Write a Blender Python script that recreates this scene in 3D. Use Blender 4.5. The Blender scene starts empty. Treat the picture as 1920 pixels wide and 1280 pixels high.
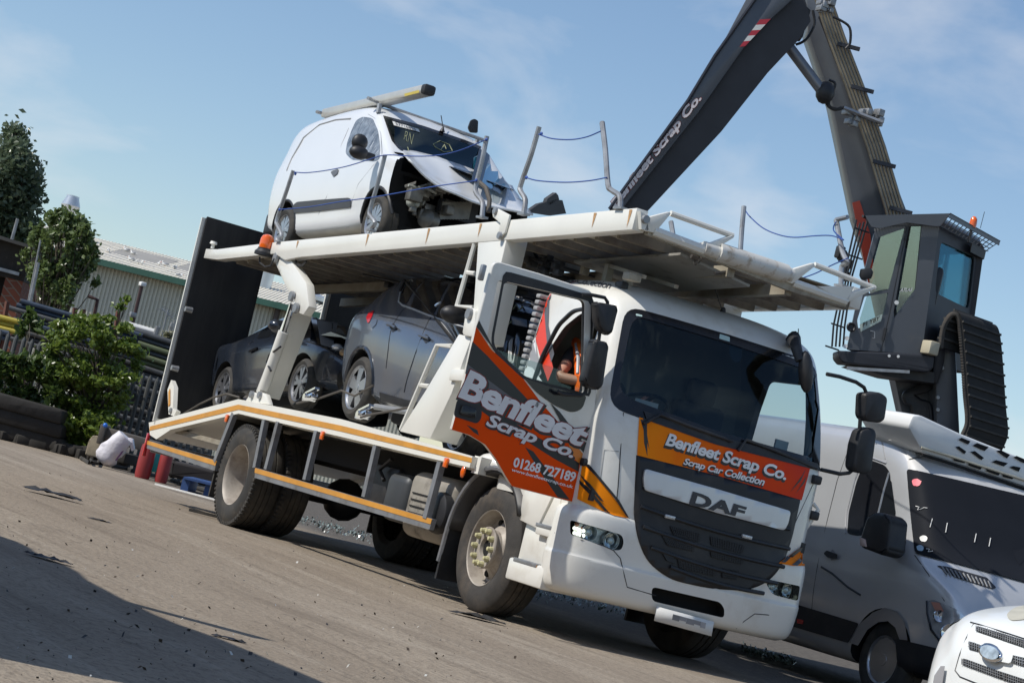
import bpy, bmesh, math, random
import numpy as np
from mathutils import Vector, Matrix, noise as mnoise
from mathutils.bvhtree import BVHTree
random.seed(7)
R = math.radians
scene = bpy.context.scene
COL = scene.collection
# ---------------------------------------------------------------- camera
CP = Vector((15.8608, -9.4311, .957)); YAW, PITCH, ROLL, FPX = 2.6666, .0663, .2393, 4228.13
_d = Vector((math.cos(YAW)*math.cos(PITCH), math.sin(YAW)*math.cos(PITCH), math.sin(PITCH)))
_r0 = _d.cross(Vector((0, 0, 1))).normalized(); _u0 = _r0.cross(_d)
_r = _r0*math.cos(ROLL) + _u0*math.sin(ROLL); _u = -_r0*math.sin(ROLL) + _u0*math.cos(ROLL)
cd = bpy.data.cameras.new('camera'); cam = bpy.data.objects.new('camera', cd); COL.objects.link(cam)
cd.sensor_fit = 'HORIZONTAL'; cd.sensor_width = 36; cd.lens = FPX/1920*36; cd.clip_start = .1; cd.clip_end = 3000
cam.matrix_world = Matrix(((_r.x, _u.x, -_d.x, CP.x), (_r.y, _u.y, -_d.y, CP.y), (_r.z, _u.z, -_d.z, CP.z), (0, 0, 0, 1)))
scene.camera = cam
# ---------------------------------------------------------------- light
SUN_EL, SUN_AZ = R(48), R(-97)                       # azimuth: angle from +X towards +Y
sdir = Vector((math.cos(SUN_AZ)*math.cos(SUN_EL), math.sin(SUN_AZ)*math.cos(SUN_EL), math.sin(SUN_EL)))
w = bpy.data.worlds.new('World'); scene.world = w; w.use_nodes = True
nt = w.node_tree; nt.nodes.clear()
wo = nt.nodes.new('ShaderNodeOutputWorld'); bg = nt.nodes.new('ShaderNodeBackground'); sky = nt.nodes.new('ShaderNodeTexSky')
sky.sky_type = 'NISHITA'; sky.sun_disc = False; sky.sun_elevation = SUN_EL; sky.sun_rotation = R(90) - SUN_AZ
sky.air_density = 1.0; sky.dust_density = .25; sky.ozone_density = 3.0; sky.altitude = 20
tc = nt.nodes.new('ShaderNodeTexCoord'); mp = nt.nodes.new('ShaderNodeMapping'); mp.vector_type = 'POINT'
mp.inputs['Rotation'].default_value = (R(-8), R(12), R(62)); mp.inputs['Scale'].default_value = (1.5, 6.5, 11.0); mp.inputs['Location'].default_value = (.7, .2, .5)
n1 = nt.nodes.new('ShaderNodeTexNoise'); n1.inputs['Scale'].default_value = 1.35; n1.inputs['Detail'].default_value = 7; n1.inputs['Roughness'].default_value = .52; n1.inputs['Distortion'].default_value = .35
cr = nt.nodes.new('ShaderNodeValToRGB'); cr.color_ramp.elements[0].position = .50; cr.color_ramp.elements[0].color = (0, 0, 0, 1); cr.color_ramp.elements[1].position = .78; cr.color_ramp.elements[1].color = (.6, .6, .6, 1)
mx = nt.nodes.new('ShaderNodeMixRGB'); mx.inputs['Color2'].default_value = (6.6, 6.7, 7.0, 1)
L = nt.links.new
L(tc.outputs['Generated'], mp.inputs['Vector']); L(mp.outputs[0], n1.inputs['Vector']); L(n1.outputs['Fac'], cr.inputs[0]); L(cr.outputs[0], mx.inputs['Fac'])
L(sky.outputs[0], mx.inputs['Color1']); L(mx.outputs[0], bg.inputs['Color']); bg.inputs['Strength'].default_value = .125
L(bg.outputs[0], wo.inputs['Surface'])
sl = bpy.data.lights.new('sun', 'SUN'); sl.energy = 4.2; sl.angle = R(.5); sl.color = (1, .95, .87)
so = bpy.data.objects.new('sun', sl); COL.objects.link(so); so.rotation_euler = sdir.to_track_quat('Z', 'Y').to_euler(); so.location = (0, -20, 30)
scene.view_settings.view_transform = 'Standard'; scene.view_settings.look = 'None'; scene.view_settings.exposure = 0; scene.view_settings.gamma = 1
scene.cycles.max_bounces = 6; scene.cycles.transparent_max_bounces = 12
scene.cycles.caustics_reflective = False; scene.cycles.caustics_refractive = False

# ---------------------------------------------------------------- pixel -> place helpers (photo pixels, 1920 x 1280)
def ray(px, py): return _d + _r*((px-960)/FPX) - _u*((py-640)/FPX)
def P(px, py, **k):
    v = ray(px, py); (a, val), = k.items()
    t = val if a == 'd' else (val - CP['xyz'.index(a)])/v['xyz'.index(a)]
    return CP + v*t
def PL(pts, **k): return [P(a, b, **k) for a, b in pts]

# ---------------------------------------------------------------- materials
MATS = {}
def mat(name, col, rough=.5, metal=0, var=.12, vs=2.5, bump=0, bs=60, coat=0, dirt=None, dlo=.55, dhi=.7, ds=4, dstretch=(1, 1, 1), emis=None, spec=.5):
    if name in MATS: return MATS[name]
    m = bpy.data.materials.new(name); m.use_nodes = True; t = m.node_tree; b = t.nodes['Principled BSDF']
    b.inputs['Roughness'].default_value = rough; b.inputs['Metallic'].default_value = metal
    b.inputs['Coat Weight'].default_value = coat; b.inputs['Coat Roughness'].default_value = .08
    b.inputs['Specular IOR Level'].default_value = spec
    tc = t.nodes.new('ShaderNodeTexCoord'); n = t.nodes.new('ShaderNodeTexNoise'); n.inputs['Scale'].default_value = vs; n.inputs['Detail'].default_value = 6
    t.links.new(tc.outputs['Object'], n.inputs['Vector'])
    r = t.nodes.new('ShaderNodeMapRange'); r.inputs['From Min'].default_value = .3; r.inputs['From Max'].default_value = .7
    r.inputs['To Min'].default_value = 1-var; r.inputs['To Max'].default_value = 1+var
    t.links.new(n.outputs['Fac'], r.inputs['Value'])
    mu = t.nodes.new('ShaderNodeMixRGB'); mu.blend_type = 'MULTIPLY'; mu.inputs['Fac'].default_value = 1; mu.inputs['Color1'].default_value = (*col, 1)
    t.links.new(r.outputs[0], mu.inputs['Color2']); out = mu.outputs[0]
    if dirt:
        mp = t.nodes.new('ShaderNodeMapping'); mp.inputs['Scale'].default_value = dstretch; t.links.new(tc.outputs['Object'], mp.inputs['Vector'])
        n2 = t.nodes.new('ShaderNodeTexNoise'); n2.inputs['Scale'].default_value = ds; n2.inputs['Detail'].default_value = 8; n2.inputs['Roughness'].default_value = .65
        t.links.new(mp.outputs[0], n2.inputs['Vector'])
        r2 = t.nodes.new('ShaderNodeMapRange'); r2.inputs['From Min'].default_value = dlo; r2.inputs['From Max'].default_value = dhi; t.links.new(n2.outputs['Fac'], r2.inputs['Value'])
        m2 = t.nodes.new('ShaderNodeMixRGB'); m2.inputs['Color2'].default_value = (*dirt, 1); t.links.new(r2.outputs[0], m2.inputs['Fac']); t.links.new(out, m2.inputs['Color1']); out = m2.outputs[0]
    t.links.new(out, b.inputs['Base Color'])
    if bump:
        n3 = t.nodes.new('ShaderNodeTexNoise'); n3.inputs['Scale'].default_value = bs; n3.inputs['Detail'].default_value = 5; t.links.new(tc.outputs['Object'], n3.inputs['Vector'])
        bp = t.nodes.new('ShaderNodeBump'); bp.inputs['Strength'].default_value = bump; bp.inputs['Distance'].default_value = .02
        t.links.new(n3.outputs['Fac'], bp.inputs['Height']); t.links.new(bp.outputs[0], b.inputs['Normal'])
    if emis: b.inputs['Emission Color'].default_value = (*emis[0], 1); b.inputs['Emission Strength'].default_value = emis[1]
    MATS[name] = m; return m
def glassmat(name, tint, refl=.12, rough=.02, base=0):
    if name in MATS: return MATS[name]
    m = bpy.data.materials.new(name); m.use_nodes = True; t = m.node_tree; t.nodes.clear()
    o = t.nodes.new('ShaderNodeOutputMaterial'); mxs = t.nodes.new('ShaderNodeMixShader'); tr = t.nodes.new('ShaderNodeBsdfTransparent'); gl = t.nodes.new('ShaderNodeBsdfGlossy'); lw = t.nodes.new('ShaderNodeLayerWeight')
    tr.inputs['Color'].default_value = (*tint, 1); gl.inputs['Roughness'].default_value = rough; gl.inputs['Color'].default_value = (.72, .93, 1, 1); lw.inputs['Blend'].default_value = refl+.15
    mr = t.nodes.new('ShaderNodeMapRange'); mr.inputs['To Min'].default_value = refl*.12+base; mr.inputs['To Max'].default_value = .8
    t.links.new(lw.outputs['Fresnel'], mr.inputs['Value']); t.links.new(mr.outputs[0], mxs.inputs['Fac']); t.links.new(tr.outputs[0], mxs.inputs[1]); t.links.new(gl.outputs[0], mxs.inputs[2]); t.links.new(mxs.outputs[0], o.inputs['Surface'])
    MATS[name] = m; return m
WHITE = mat('truck_white', (.74, .73, .67), .34, 0, .04, 1.5, coat=.2, dirt=(.46, .39, .29), dlo=.66, dhi=1.0, ds=5, dstretch=(1, 1, .35))
CABW = mat('cab_white', (.74, .73, .68), .28, 0, .03, 1.5, coat=.4, dirt=(.50, .455, .37), dlo=.52, dhi=1.0, ds=4)
UNDER = mat('deck_underside', (.33, .30, .235), .6, 0, .2, 3, dirt=(.16, .12, .08), dlo=.45, dhi=.75, ds=3, dstretch=(.6, 3, 1))
VANW = mat('van_white', (.70, .72, .735), .25, 0, .02, 1, coat=.6)
PICKW = mat('nearest_van_white', (.76, .78, .77), .3, 0, .03, 1.5, coat=.4, dirt=(.5, .48, .42), dlo=.64, dhi=.8, ds=3)
BLACK = mat('black_plastic', (.018, .019, .022), .5, 0, .2, 5, dirt=(.06, .055, .05), dlo=.5, dhi=.9)
BLACKG = mat('black_gloss', (.012, .013, .016), .15, 0, .1, 4)
GRILLE = mat('dark_grille', (.013, .0145, .018), .48, 0, .15, 4, dirt=(.045, .043, .04), dlo=.56, dhi=.9)
VOID = mat('dark_cavity', (.006, .006, .006), .9, 0, .2, 3)
RUBBER = mat('rubber', (.032, .031, .029), .8, 0, .25, 6, bump=.15, bs=80, dirt=(.10, .085, .065), dlo=.45, dhi=.8, ds=5)
RUBBERD = mat('rubber_dusty', (.042, .039, .036), .85, 0, .3, 7, bump=.15, bs=80, dirt=(.12, .095, .072), dlo=.48, dhi=.85, ds=4)
RIM = mat('rim_painted', (.42, .38, .33), .55, .1, .2, 5, dirt=(.12, .09, .07), dlo=.45, dhi=.75, ds=5)
ALLOY = mat('alloy', (.42, .43, .45), .3, .8, .1, 5)
STEEL = mat('galvanised', (.32, .33, .34), .45, .6, .2, 8, dirt=(.16, .12, .09), dlo=.55, dhi=.8, ds=9)
GUARD = mat('grey_aluminium', (.27, .28, .30), .42, .5, .15, 5, dirt=(.12, .10, .08), dlo=.5, dhi=.8, ds=6)
CHROME = mat('chrome', (.75, .76, .78), .12, 1, .05, 4)
SILVER = mat('silver_bar', (.62, .63, .64), .3, .35, .05, 4)
ORANGE = mat('vinyl_orange', (.80, .075, .004), .5, 0, .08, 2, spec=.08)
AMBER = mat('amber_reflector', (.62, .25, .035), .35, 0, .15, 6)
STRIPE = mat('stripe_gold', (.60, .27, .03), .4, 0, .12, 5, dirt=(.4, .2, .05), dlo=.5, dhi=.9)
GREYV = mat('vinyl_grey', (.11, .11, .12), .35)
MIDV = mat('vinyl_midgrey', (.34, .34, .35), .35)
BLACKV = mat('vinyl_black', (.015, .015, .015), .3)
REDV = mat('vinyl_red', (.75, .055, .02), .3)
DRED = mat('vinyl_dark_red', (.22, .012, .012), .35)
LETTER = mat('lettering_silver', (.72, .72, .73), .35)
LETTERW = mat('lettering_white', (.8, .8, .8), .4)
DAFG = mat('emblem_grey', (.05, .05, .055), .4, .3)
SUVP = mat('suv_paint', (.105, .13, .172), .24, .45, .07, 2, coat=.6, dirt=(.17, .165, .16), dlo=.46, dhi=.85, ds=3, dstretch=(1, 1, .5))
SALP = mat('saloon_paint', (.022, .029, .043), .24, .3, .08, 2, coat=.6, dirt=(.10, .10, .10), dlo=.5, dhi=.85, ds=3, dstretch=(1, 1, .5))
SPRP = mat('panel_van_paint', (.58, .59, .60), .3, .45, .05, 2, coat=.6)
DSCREEN = mat('dark_windscreen', (.016, .018, .023), .6, 0, .1, 2, spec=.06)
DGLASS = mat('dark_window', (.012, .014, .017), .06, 0, .1, 2, coat=.3)
CLEAR = glassmat('clear_glass', (.80, .87, .86), .10)
CABGLASS = glassmat('crane_glass', (.75, .84, .82), .12, .03, .20)
SCREEN = glassmat('windscreen_glass', (.56, .64, .67), .13)
TEAL = glassmat('tinted_glass', (.38, .60, .62), .10)
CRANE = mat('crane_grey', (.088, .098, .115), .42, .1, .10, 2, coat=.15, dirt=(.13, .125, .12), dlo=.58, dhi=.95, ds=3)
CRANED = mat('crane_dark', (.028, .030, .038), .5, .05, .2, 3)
PIPE = mat('hydraulic_pipe', (.30, .27, .21), .35, .7, .2, 4)
CREAMP = mat('headlamp_lens', (.75, .78, .8), .08, .3, .05, 4, coat=1)
BLUEROPE = mat('blue_rope', (.02, .07, .30), .6)
BEACON = mat('beacon_orange', (.80, .13, .008), .15, 0, .05, 3, coat=.8)
RED = mat('tail_red', (.5, .01, .02), .15, 0, .05, 3, coat=.8)
STRAP = mat('grey_strap', (.09, .08, .068), .8)
SKIN = mat('skin', (.52, .27, .19), .5, 0, .08, 8)
TEE = mat('black_tshirt', (.025, .025, .027), .85, 0, .2, 12)
HIVIS = mat('hivis_orange', (.95, .16, .01), .6, 0, .05, 5)
REFL = mat('reflective_grey', (.45, .45, .46), .4)
DASH = mat('dashboard', (.16, .15, .13), .6)
PLATEW = mat('plate_white', (.70, .70, .68), .4)
PLATEG = mat('plate_grey', (.28, .28, .29), .5)
RUST = mat('rust', (.24, .085, .025), .8, 0, .3, 12)

# ---------------------------------------------------------------- mesh helpers
class MB:
    def __init__(s): s.v = []; s.f = []; s.m = []; s.mats = []
    def mi(s, m):
        if m is None: return 0
        if m not in s.mats: s.mats.append(m)
        return s.mats.index(m)
    def add(s, vs, fs, m=None):
        o = len(s.v); k = s.mi(m); s.v += [tuple(v) for v in vs]
        for f in fs: s.f.append([o+i for i in f]); s.m.append(k)
        return s
    def bm(s, b, m=None):
        b.verts.index_update(); s.add([v.co[:] for v in b.verts], [[v.index for v in f.verts] for f in b.faces], m); b.free(); return s
    def box(s, a, b, bev=0, m=None, M=None, seg=2):
        bm_ = bmesh.new(); bmesh.ops.create_cube(bm_, size=1)
        a = Vector(a); b = Vector(b); c = (a+b)/2; d = b-a
        for v in bm_.verts: v.co = Vector((v.co.x*d.x, v.co.y*d.y, v.co.z*d.z)) + c
        if bev: bmesh.ops.bevel(bm_, geom=bm_.edges[:], offset=min(bev, .45*min(abs(d.x), abs(d.y), abs(d.z))), segments=seg, affect='EDGES', profile=.5)
        if M is not None: bm_.transform(M)
        return s.bm(bm_, m)
    def prism(s, pts, ext, m=None, bev=0):
        pts = [Vector(p) for p in pts]; ext = Vector(ext); n = len(pts)
        if bev:
            b_ = bmesh.new(); vs = [b_.verts.new(p) for p in pts]; f = b_.faces.new(vs); r = bmesh.ops.extrude_face_region(b_, geom=[f])
            for e in r['geom']:
                if isinstance(e, bmesh.types.BMVert): e.co += ext
            bmesh.ops.recalc_face_normals(b_, faces=b_.faces); bmesh.ops.bevel(b_, geom=b_.edges[:], offset=bev, segments=2, affect='EDGES', profile=.5)
            return s.bm(b_, m)
        return s.add(pts+[p+ext for p in pts], [list(range(n))[::-1], list(range(n, 2*n))]+[[i, (i+1) % n, n+(i+1) % n, n+i] for i in range(n)], m)
    def tube(s, pts, r, n=8, m=None, cap=True):
        pts = [Vector(p) for p in pts]; k = len(pts); rs = r if isinstance(r, (list, tuple)) else [r]*k
        vs = []; nrm = None
        for i, p in enumerate(pts):
            t = (pts[min(i+1, k-1)]-pts[max(i-1, 0)]).normalized()
            if nrm is None: nrm = t.orthogonal().normalized()
            else:
                nrm = nrm - t*nrm.dot(t); nrm = nrm.normalized() if nrm.length > 1e-6 else t.orthogonal().normalized()
            bb = t.cross(nrm)
            vs += [p + (nrm*math.cos(2*math.pi*j/n) + bb*math.sin(2*math.pi*j/n))*rs[i] for j in range(n)]
        fs = [[i*n+j, i*n+(j+1) % n, (i+1)*n+(j+1) % n, (i+1)*n+j] for i in range(k-1) for j in range(n)]
        if cap: fs += [list(range(n))[::-1], list(range((k-1)*n, k*n))]
        return s.add(vs, fs, m)
    def lathe(s, prof, o, ax, n=32, m=None, a0=0, a1=2*math.pi):
        o = Vector(o); ax = Vector(ax).normalized(); e1 = Vector((0, 0, 1)) if abs(ax.z) < .9 else Vector((1, 0, 0))
        e1 = (e1-ax*e1.dot(ax)).normalized(); e2 = ax.cross(e1); full = abs(a1-a0-2*math.pi) < 1e-6; k = n if full else n+1
        vs = [o + ax*t + (e1*math.cos(a0+(a1-a0)*j/n) + e2*math.sin(a0+(a1-a0)*j/n))*r for r, t in prof for j in range(k)]
        fs = [[i*k+j, i*k+(j+1) % k, (i+1)*k+(j+1) % k, (i+1)*k+j] for i in range(len(prof)-1) for j in range(k if full else n)]
        return s.add(vs, fs, m)
    def beam(s, a, b, wy, hz, up=(0, 0, 1), m=None, bev=0):
        a = Vector(a); b = Vector(b); t = (b-a).normalized(); up = Vector(up); sd = t.cross(up).normalized(); u2 = sd.cross(t)
        M = Matrix(((t.x, sd.x, u2.x, (a.x+b.x)/2), (t.y, sd.y, u2.y, (a.y+b.y)/2), (t.z, sd.z, u2.z, (a.z+b.z)/2), (0, 0, 0, 1))); l = (b-a).length/2
        return s.box((-l, -wy/2, -hz/2), (l, wy/2, hz/2), bev, m, M)
    def sphere(s, c, r, m=None, seg=12):
        b_ = bmesh.new(); bmesh.ops.create_uvsphere(b_, u_segments=seg, v_segments=max(6, seg//2), radius=1)
        rr = r if isinstance(r, (list, tuple)) else (r, r, r)
        for v in b_.verts: v.co = Vector((v.co.x*rr[0], v.co.y*rr[1], v.co.z*rr[2])) + Vector(c)
        return s.bm(b_, m)
    def mesh(s, name, m=None):
        me = bpy.data.meshes.new(name); me.from_pydata(s.v, [], s.f)
        for q in (s.mats or ([m] if m else [])): me.materials.append(q)
        if s.mats: me.polygons.foreach_set('material_index', s.m)
        return me
    def build(s, name, m=None, parent=None, smooth=35, fix=True):
        return link(name, s.mesh(name, m), parent, smooth, fix)
def link(name, me, parent=None, smooth=35, fix=True):
    if fix:
        b_ = bmesh.new(); b_.from_mesh(me); bmesh.ops.recalc_face_normals(b_, faces=b_.faces); b_.to_mesh(me); b_.free()
    if smooth:
        me.polygons.foreach_set('use_smooth', [True]*len(me.polygons)); me.set_sharp_from_angle(angle=R(smooth))
    me.update(); o = bpy.data.objects.new(name, me); COL.objects.link(o)
    if parent is not None: o.parent = parent
    return o
def tag(o, label, cat, group=None, kind=None):
    if label: o['label'] = label
    if cat: o['category'] = cat
    if group: o['group'] = group
    if kind: o['kind'] = kind
    return o
def thing(name, label, cat, loc=(0, 0, 0), M=None, group=None):
    o = bpy.data.objects.new(name, None); COL.objects.link(o); o.empty_display_size = .2
    if M is not None: o.matrix_world = M
    else: o.location = loc
    return tag(o, label, cat, group)
def struct(o): o['kind'] = 'structure'; return o
def boolean(me, cutters, op='DIFFERENCE'):
    o = bpy.data.objects.new('tmp', me); COL.objects.link(o); cs = []
    for c in cutters:
        b_ = bmesh.new(); b_.from_mesh(c); bmesh.ops.recalc_face_normals(b_, faces=b_.faces); b_.to_mesh(c); b_.free()
        co = bpy.data.objects.new('cut', c); COL.objects.link(co); cs.append(co)
        md = o.modifiers.new('b', 'BOOLEAN'); md.operation = op; md.object = co; md.solver = 'EXACT'; md.use_self = True; md.material_mode = 'TRANSFER'
    dg = bpy.context.evaluated_depsgraph_get(); r = bpy.data.meshes.new_from_object(o.evaluated_get(dg))
    for q in cs+[o]: bpy.data.objects.remove(q)
    return r
def recalc(me):
    b_ = bmesh.new(); b_.from_mesh(me); bmesh.ops.recalc_face_normals(b_, faces=b_.faces); b_.to_mesh(me); b_.free(); return me
def bvh(me):
    return BVHTree.FromPolygons([v.co[:] for v in me.vertices], [p.vertices[:] for p in me.polygons])
# casters: photo pixel -> point in an object's own space
def plane_caster(M=None, off=0, **k):
    Mi = M.inverted() if M is not None else None
    def c(px, py):
        (a, val), = k.items(); p = P(px, py, **{a: val+off}); return Mi @ p if Mi else p
    return c
def surf_caster(tree, M=None, off=.004, guess=18):
    Mi = M.inverted() if M is not None else Matrix.Identity(4); o = Mi @ CP
    def c(px, py):
        d = (Mi.to_3x3() @ ray(px, py)).normalized(); h = tree.ray_cast(o, d)
        if h[0] is None:
            q = o + d*guess
            for _ in range(4):
                h = tree.find_nearest(q); q = o + d*max(1, (h[0]-o).dot(d))
            n = h[1]; return h[0] + (n if n.dot(d) < 0 else -n)*off
        n = h[1] if h[1].dot(d) < 0 else -h[1]
        return h[0] + n*off
    return c
def grid_poly(pts, step):
    b_ = bmesh.new(); vs = [b_.verts.new((x, y, 0)) for x, y in pts]; b_.faces.new(vs)
    xs = [p[0] for p in pts]; ys = [p[1] for p in pts]
    for ax, lo, hi in ((0, min(xs), max(xs)), (1, min(ys), max(ys))):
        q = lo + step
        while q < hi - 1e-6:
            co = [0, 0, 0]; co[ax] = q; no = [0, 0, 0]; no[ax] = 1
            bmesh.ops.bisect_plane(b_, geom=b_.verts[:]+b_.edges[:]+b_.faces[:], plane_co=co, plane_no=no); q += step
    return b_
def decal(name, pts, cast, m, parent, step=1e9, smooth=60):
    if sum(a[0]*b[1]-b[0]*a[1] for a, b in zip(pts, list(pts[1:])+[pts[0]])) > 0: pts = list(pts)[::-1]
    b_ = grid_poly(pts, step) if step < 1e8 else grid_poly(pts, 1e9)
    if step > 1e8: bmesh.ops.triangulate(b_, faces=b_.faces[:])
    for v in b_.verts: v.co = cast(v.co.x, v.co.y)
    o = MB().bm(b_).build(name, m, parent, smooth, fix=False); return o
def resample(pts, n):
    p = [np.array(q, float) for q in pts]+[np.array(pts[0], float)]; d = [0]
    for a, b in zip(p, p[1:]): d.append(d[-1]+np.linalg.norm(b-a))
    out = []
    for i in range(n):
        t = d[-1]*i/n; k = max(j for j in range(len(d)-1) if d[j] <= t+1e-9); u = (t-d[k])/max(1e-9, d[k+1]-d[k]); out.append(tuple(p[k]*(1-u)+p[k+1]*u))
    return out
def round_poly(pts, r, k=5):
    out = []; n = len(pts)
    for i in range(n):
        a, b, c = (np.array(pts[(i+j) % n], float) for j in (-1, 0, 1)); la, lc = np.linalg.norm(a-b), np.linalg.norm(c-b)
        rr = r[i] if isinstance(r, (list, tuple)) else r; rr = min(rr, la*.48, lc*.48); p0 = b+(a-b)/la*rr; p1 = b+(c-b)/lc*rr
        for j in range(k+1):
            t = j/k; out.append(tuple(p0*(1-t)**2+2*b*t*(1-t)+p1*t*t))
    return out
def ring_decal(name, outer, inner, cast, m, parent, n=72):
    a = resample(outer, n); b = resample(inner, n); vs = [cast(*q) for q in a]+[cast(*q) for q in b]
    return MB().add(vs, [[i, (i+1) % n, n+(i+1) % n, n+i] for i in range(n)]).build(name, m, parent, 60, fix=False)
def prism_px(pts, cast, d0, d1):
    """flat-ended cutter along one axis through the outline's points on the surface"""
    q = []
    for p in pts:
        v = cast(*p)
        if not q or (v-q[-1]).length > 1e-3: q.append(v)
    if (q[0]-q[-1]).length < 1e-3: q.pop()
    d0 = Vector(d0); d1 = Vector(d1); k = max(range(3), key=lambda i: abs(d1[i]-d0[i])); lo = min(v[k] for v in q)+min(d0[k], d1[k]); hi = max(v[k] for v in q)+max(d0[k], d1[k])
    vs = [v.copy() for v in q]
    for v in vs: v[k] = lo
    ext = Vector((0, 0, 0)); ext[k] = hi-lo; return MB().prism(vs, ext)
def text_tris(body, shear=0, bold=0, spacing=1, res=3):
    cu = bpy.data.curves.new('t', 'FONT'); cu.body = body; cu.shear = shear; cu.offset = bold; cu.space_character = spacing; cu.resolution_u = res; cu.fill_mode = 'FRONT'
    o = bpy.data.objects.new('t', cu); COL.objects.link(o); dg = bpy.context.evaluated_depsgraph_get(); me = bpy.data.meshes.new_from_object(o.evaluated_get(dg))
    vs = [v.co.copy() for v in me.vertices]; fs = [p.vertices[:] for p in me.polygons]; bpy.data.objects.remove(o); bpy.data.curves.remove(cu)
    return vs, fs
def textq(name, body, quad, cast, m, parent, shear=0, bold=0, spacing=1, ref=None):
    """lettering laid into the photo quad (bottom-left, bottom-right, top-right, top-left)"""
    vs, fs = text_tris(body, shear, bold, spacing); rv = text_tris(body, shear, 0, spacing)[0]
    x0, x1 = min(v.x for v in rv), max(v.x for v in rv); y0, y1 = min(v.y for v in rv), max(v.y for v in rv)
    a, b, c, d = (np.array(q, float) for q in quad); out = []
    for v in vs:
        u = (v.x-x0)/(x1-x0); t = (v.y-y0)/(y1-y0); q = (a*(1-u)+b*u)*(1-t)+(d*(1-u)+c*u)*t; out.append(cast(*q))
    return MB().add(out, [list(f) for f in fs]).build(name, m, parent, 0, fix=False)
def crom(pts, k):
    """interpolating Catmull-Rom through rows of an array"""
    p = np.array(pts, float); p = np.vstack([2*p[0]-p[1], p, 2*p[-1]-p[-2]]); out = []
    for i in range(1, len(p)-2):
        for j in range(k):
            t = j/k; out.append(.5*((2*p[i])+(p[i+1]-p[i-1])*t+(2*p[i-1]-5*p[i]+4*p[i+1]-p[i+2])*t*t+(3*p[i]-p[i-1]-3*p[i+1]+p[i+2])*t**3))
    out.append(p[-2]); return np.array(out)
def loft_sections(secs, kx=4, kp=4):
    """secs: list of (x, [(y,z)...] half profile from bottom centre to top centre)"""
    rows = np.array([[c for y, z in pr for c in (y, z)]+[x] for x, pr in secs])
    rows = crom(rows, kx); vs = []; n = None
    for r_ in rows:
        pr = crom(r_[:-1].reshape(-1, 2), kp); pr[:, 0] = np.maximum(pr[:, 0], 0); pr[0, 0] = pr[-1, 0] = 0
        ring = [(r_[-1], y, z) for y, z in pr]+[(r_[-1], -y, z) for y, z in pr[-2:0:-1]]; n = len(ring); vs += ring
    k = len(rows); fs = [[i*n+j, (i+1)*n+j, (i+1)*n+(j+1) % n, i*n+(j+1) % n] for i in range(k-1) for j in range(n)]
    fs += [list(range(n)), list(range((k-1)*n, k*n))[::-1]]
    return MB().add(vs, fs)
def copy_tree(o, parent=None):
    c = o.copy(); COL.objects.link(c); c.parent = parent
    for ch in list(o.children): copy_tree(ch, c)
    return c
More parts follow.
